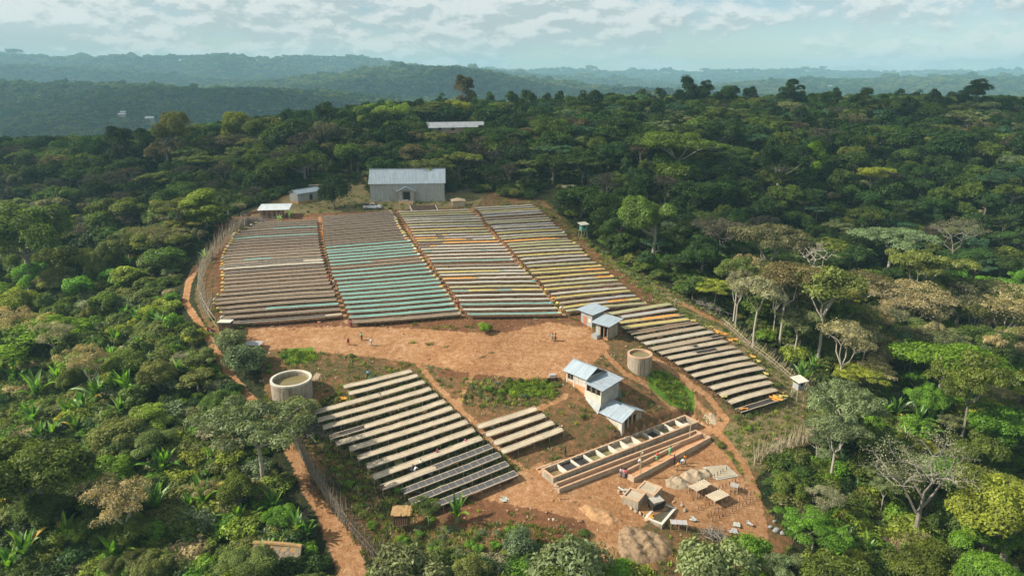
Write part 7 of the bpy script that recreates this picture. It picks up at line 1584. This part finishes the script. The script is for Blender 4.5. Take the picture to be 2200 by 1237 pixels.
person(712, 612, 1.8, 'walk', 'orange', 'dark', 'person in orange in the aisle near the one in white')
person(717, 614, 1.8, 'stand', 'white', 'skyblue', 'person in white and pale blue at the end of a teal bed')
person(985, 660, .5, 'stand', 'red', 'red', 'person in red in the aisle between teal and cream beds')
person(754, 703, 1.2, 'stand', 'pink', 'maroon', 'person in pink at the front corner of the teal block')
person(740, 449, 2.2, 'stand', 'dark', 'dark', 'dark clothed person under the lone round tree')
person(764, 448, 2.2, 'stand', 'grey', 'dark', 'person in grey between the lone round tree and the pickup')
person(659, 1112, 1.2, 'walk', 'dark', 'khaki', 'person in shadow walking on the lower dirt track')
# ------------------------------------------------------------------ vehicles
def car():
    p = at(801, 449); e = empty('pickup_truck', p, 'white pickup with a dark loaded bed parked below the warehouse', 'pickup', None, math.radians(-3))
    wh = simple('white car paint', (.70, .72, .73), .04, 2, .25, .1); gl = simple('dark glass', (.02, .025, .03), .1, 2, .1); ty = simple('tyre rubber', (.02, .02, .02), .1, 3, .9); rm = simple('steel rim', (.45, .45, .46), .1, 3, .4, .6)
    def prof(pts, w, mat, nm):
        mb = MB(); mb.prism([(x, -w / 2, z) for x, z in pts], [(x, w / 2, z) for x, z in pts]); return mb.build(nm, mat, e)
    prof([(-2.6, .45), (2.55, .45), (2.6, .8), (2.45, 1.02), (1.35, 1.12), (1.3, 1.12), (-2.6, 1.12)], 1.75, wh, 'body')
    prof([(-.75, 1.121), (1.25, 1.121), (.65, 1.72), (-.6, 1.74)], 1.55, wh, 'cab'); prof([(-.55, 1.2), (1.02, 1.2), (.58, 1.62), (-.5, 1.64)], 1.57, gl, 'side_window'); prof([(1.26, 1.14), (1.28, 1.14), (.70, 1.70), (.68, 1.70)], 1.4, gl, 'windscreen')
    prof([(-2.55, 1.121), (-.85, 1.121), (-.85, 1.55), (-2.55, 1.6)], 1.6, simple('dark load', (.09, .06, .05), .3, 2), 'load'); wallbox(e, 'roof_load', -.4, .4, -.5, .5, 1.75, 1.9, CL['orange'])
    for x in (-1.65, 1.6):
        for y in (-.86, .86):
            mb = MB(); mb.tube([(x, y - .1, .36), (x, y + .1, .36)], .36, 16); w = mb.build('wheel', ty, e); mb = MB(); mb.tube([(x, y - .115, .36), (x, y + .115, .36)], .2, 12); mb.build('rim', rm, w)
    for y in (-.62, .62): wallbox(e, 'headlight', 2.56, 2.62, y - .16, y + .16, .72, .88, CM['C'])
    wallbox(e, 'bumper', 2.58, 2.68, -.85, .85, .4, .58, BLOCK); wallbox(e, 'bumper', -2.7, -2.6, -.85, .85, .4, .58, BLOCK)
car()
def motorbike():
    p = at(452, 713); e = empty('motorbike', p, 'red motorbike parked on the track beside the reed fence end', 'motorbike', None, -.5); red = simple('red paint', (.35, .03, .03), .1, 2, .3)
    for x in (-.65, .65): mb = MB(); mb.tube([(x, -.06, .31), (x, .06, .31)], .31, 16); mb.build('wheel', simple('rubber', (.02, .02, .02), .1, 3), e)
    mb = MB(); mb.prism([(-.35, -.12, .5), (.4, -.12, .5), (.35, -.12, .85), (-.1, -.12, .8)], [(-.35, .12, .5), (.4, .12, .5), (.35, .12, .85), (-.1, .12, .8)]); mb.build('tank', red, e)
    wallbox(e, 'seat', -.75, -.05, -.13, .13, .8, .9, DARKM); mb = MB(); mb.tube([(.35, -.35, 1.05), (.4, 0, 1.0), (.35, .35, 1.05)], .025, 5); mb.build('handlebar', DARKM, e); mb = MB(); mb.tube([(.65, 0, .31), (.4, 0, 1.0)], .035, 5); mb.build('fork', RAILG, e); wallbox(e, 'engine', -.2, .2, -.1, .1, .25, .5, RAILG)
motorbike()
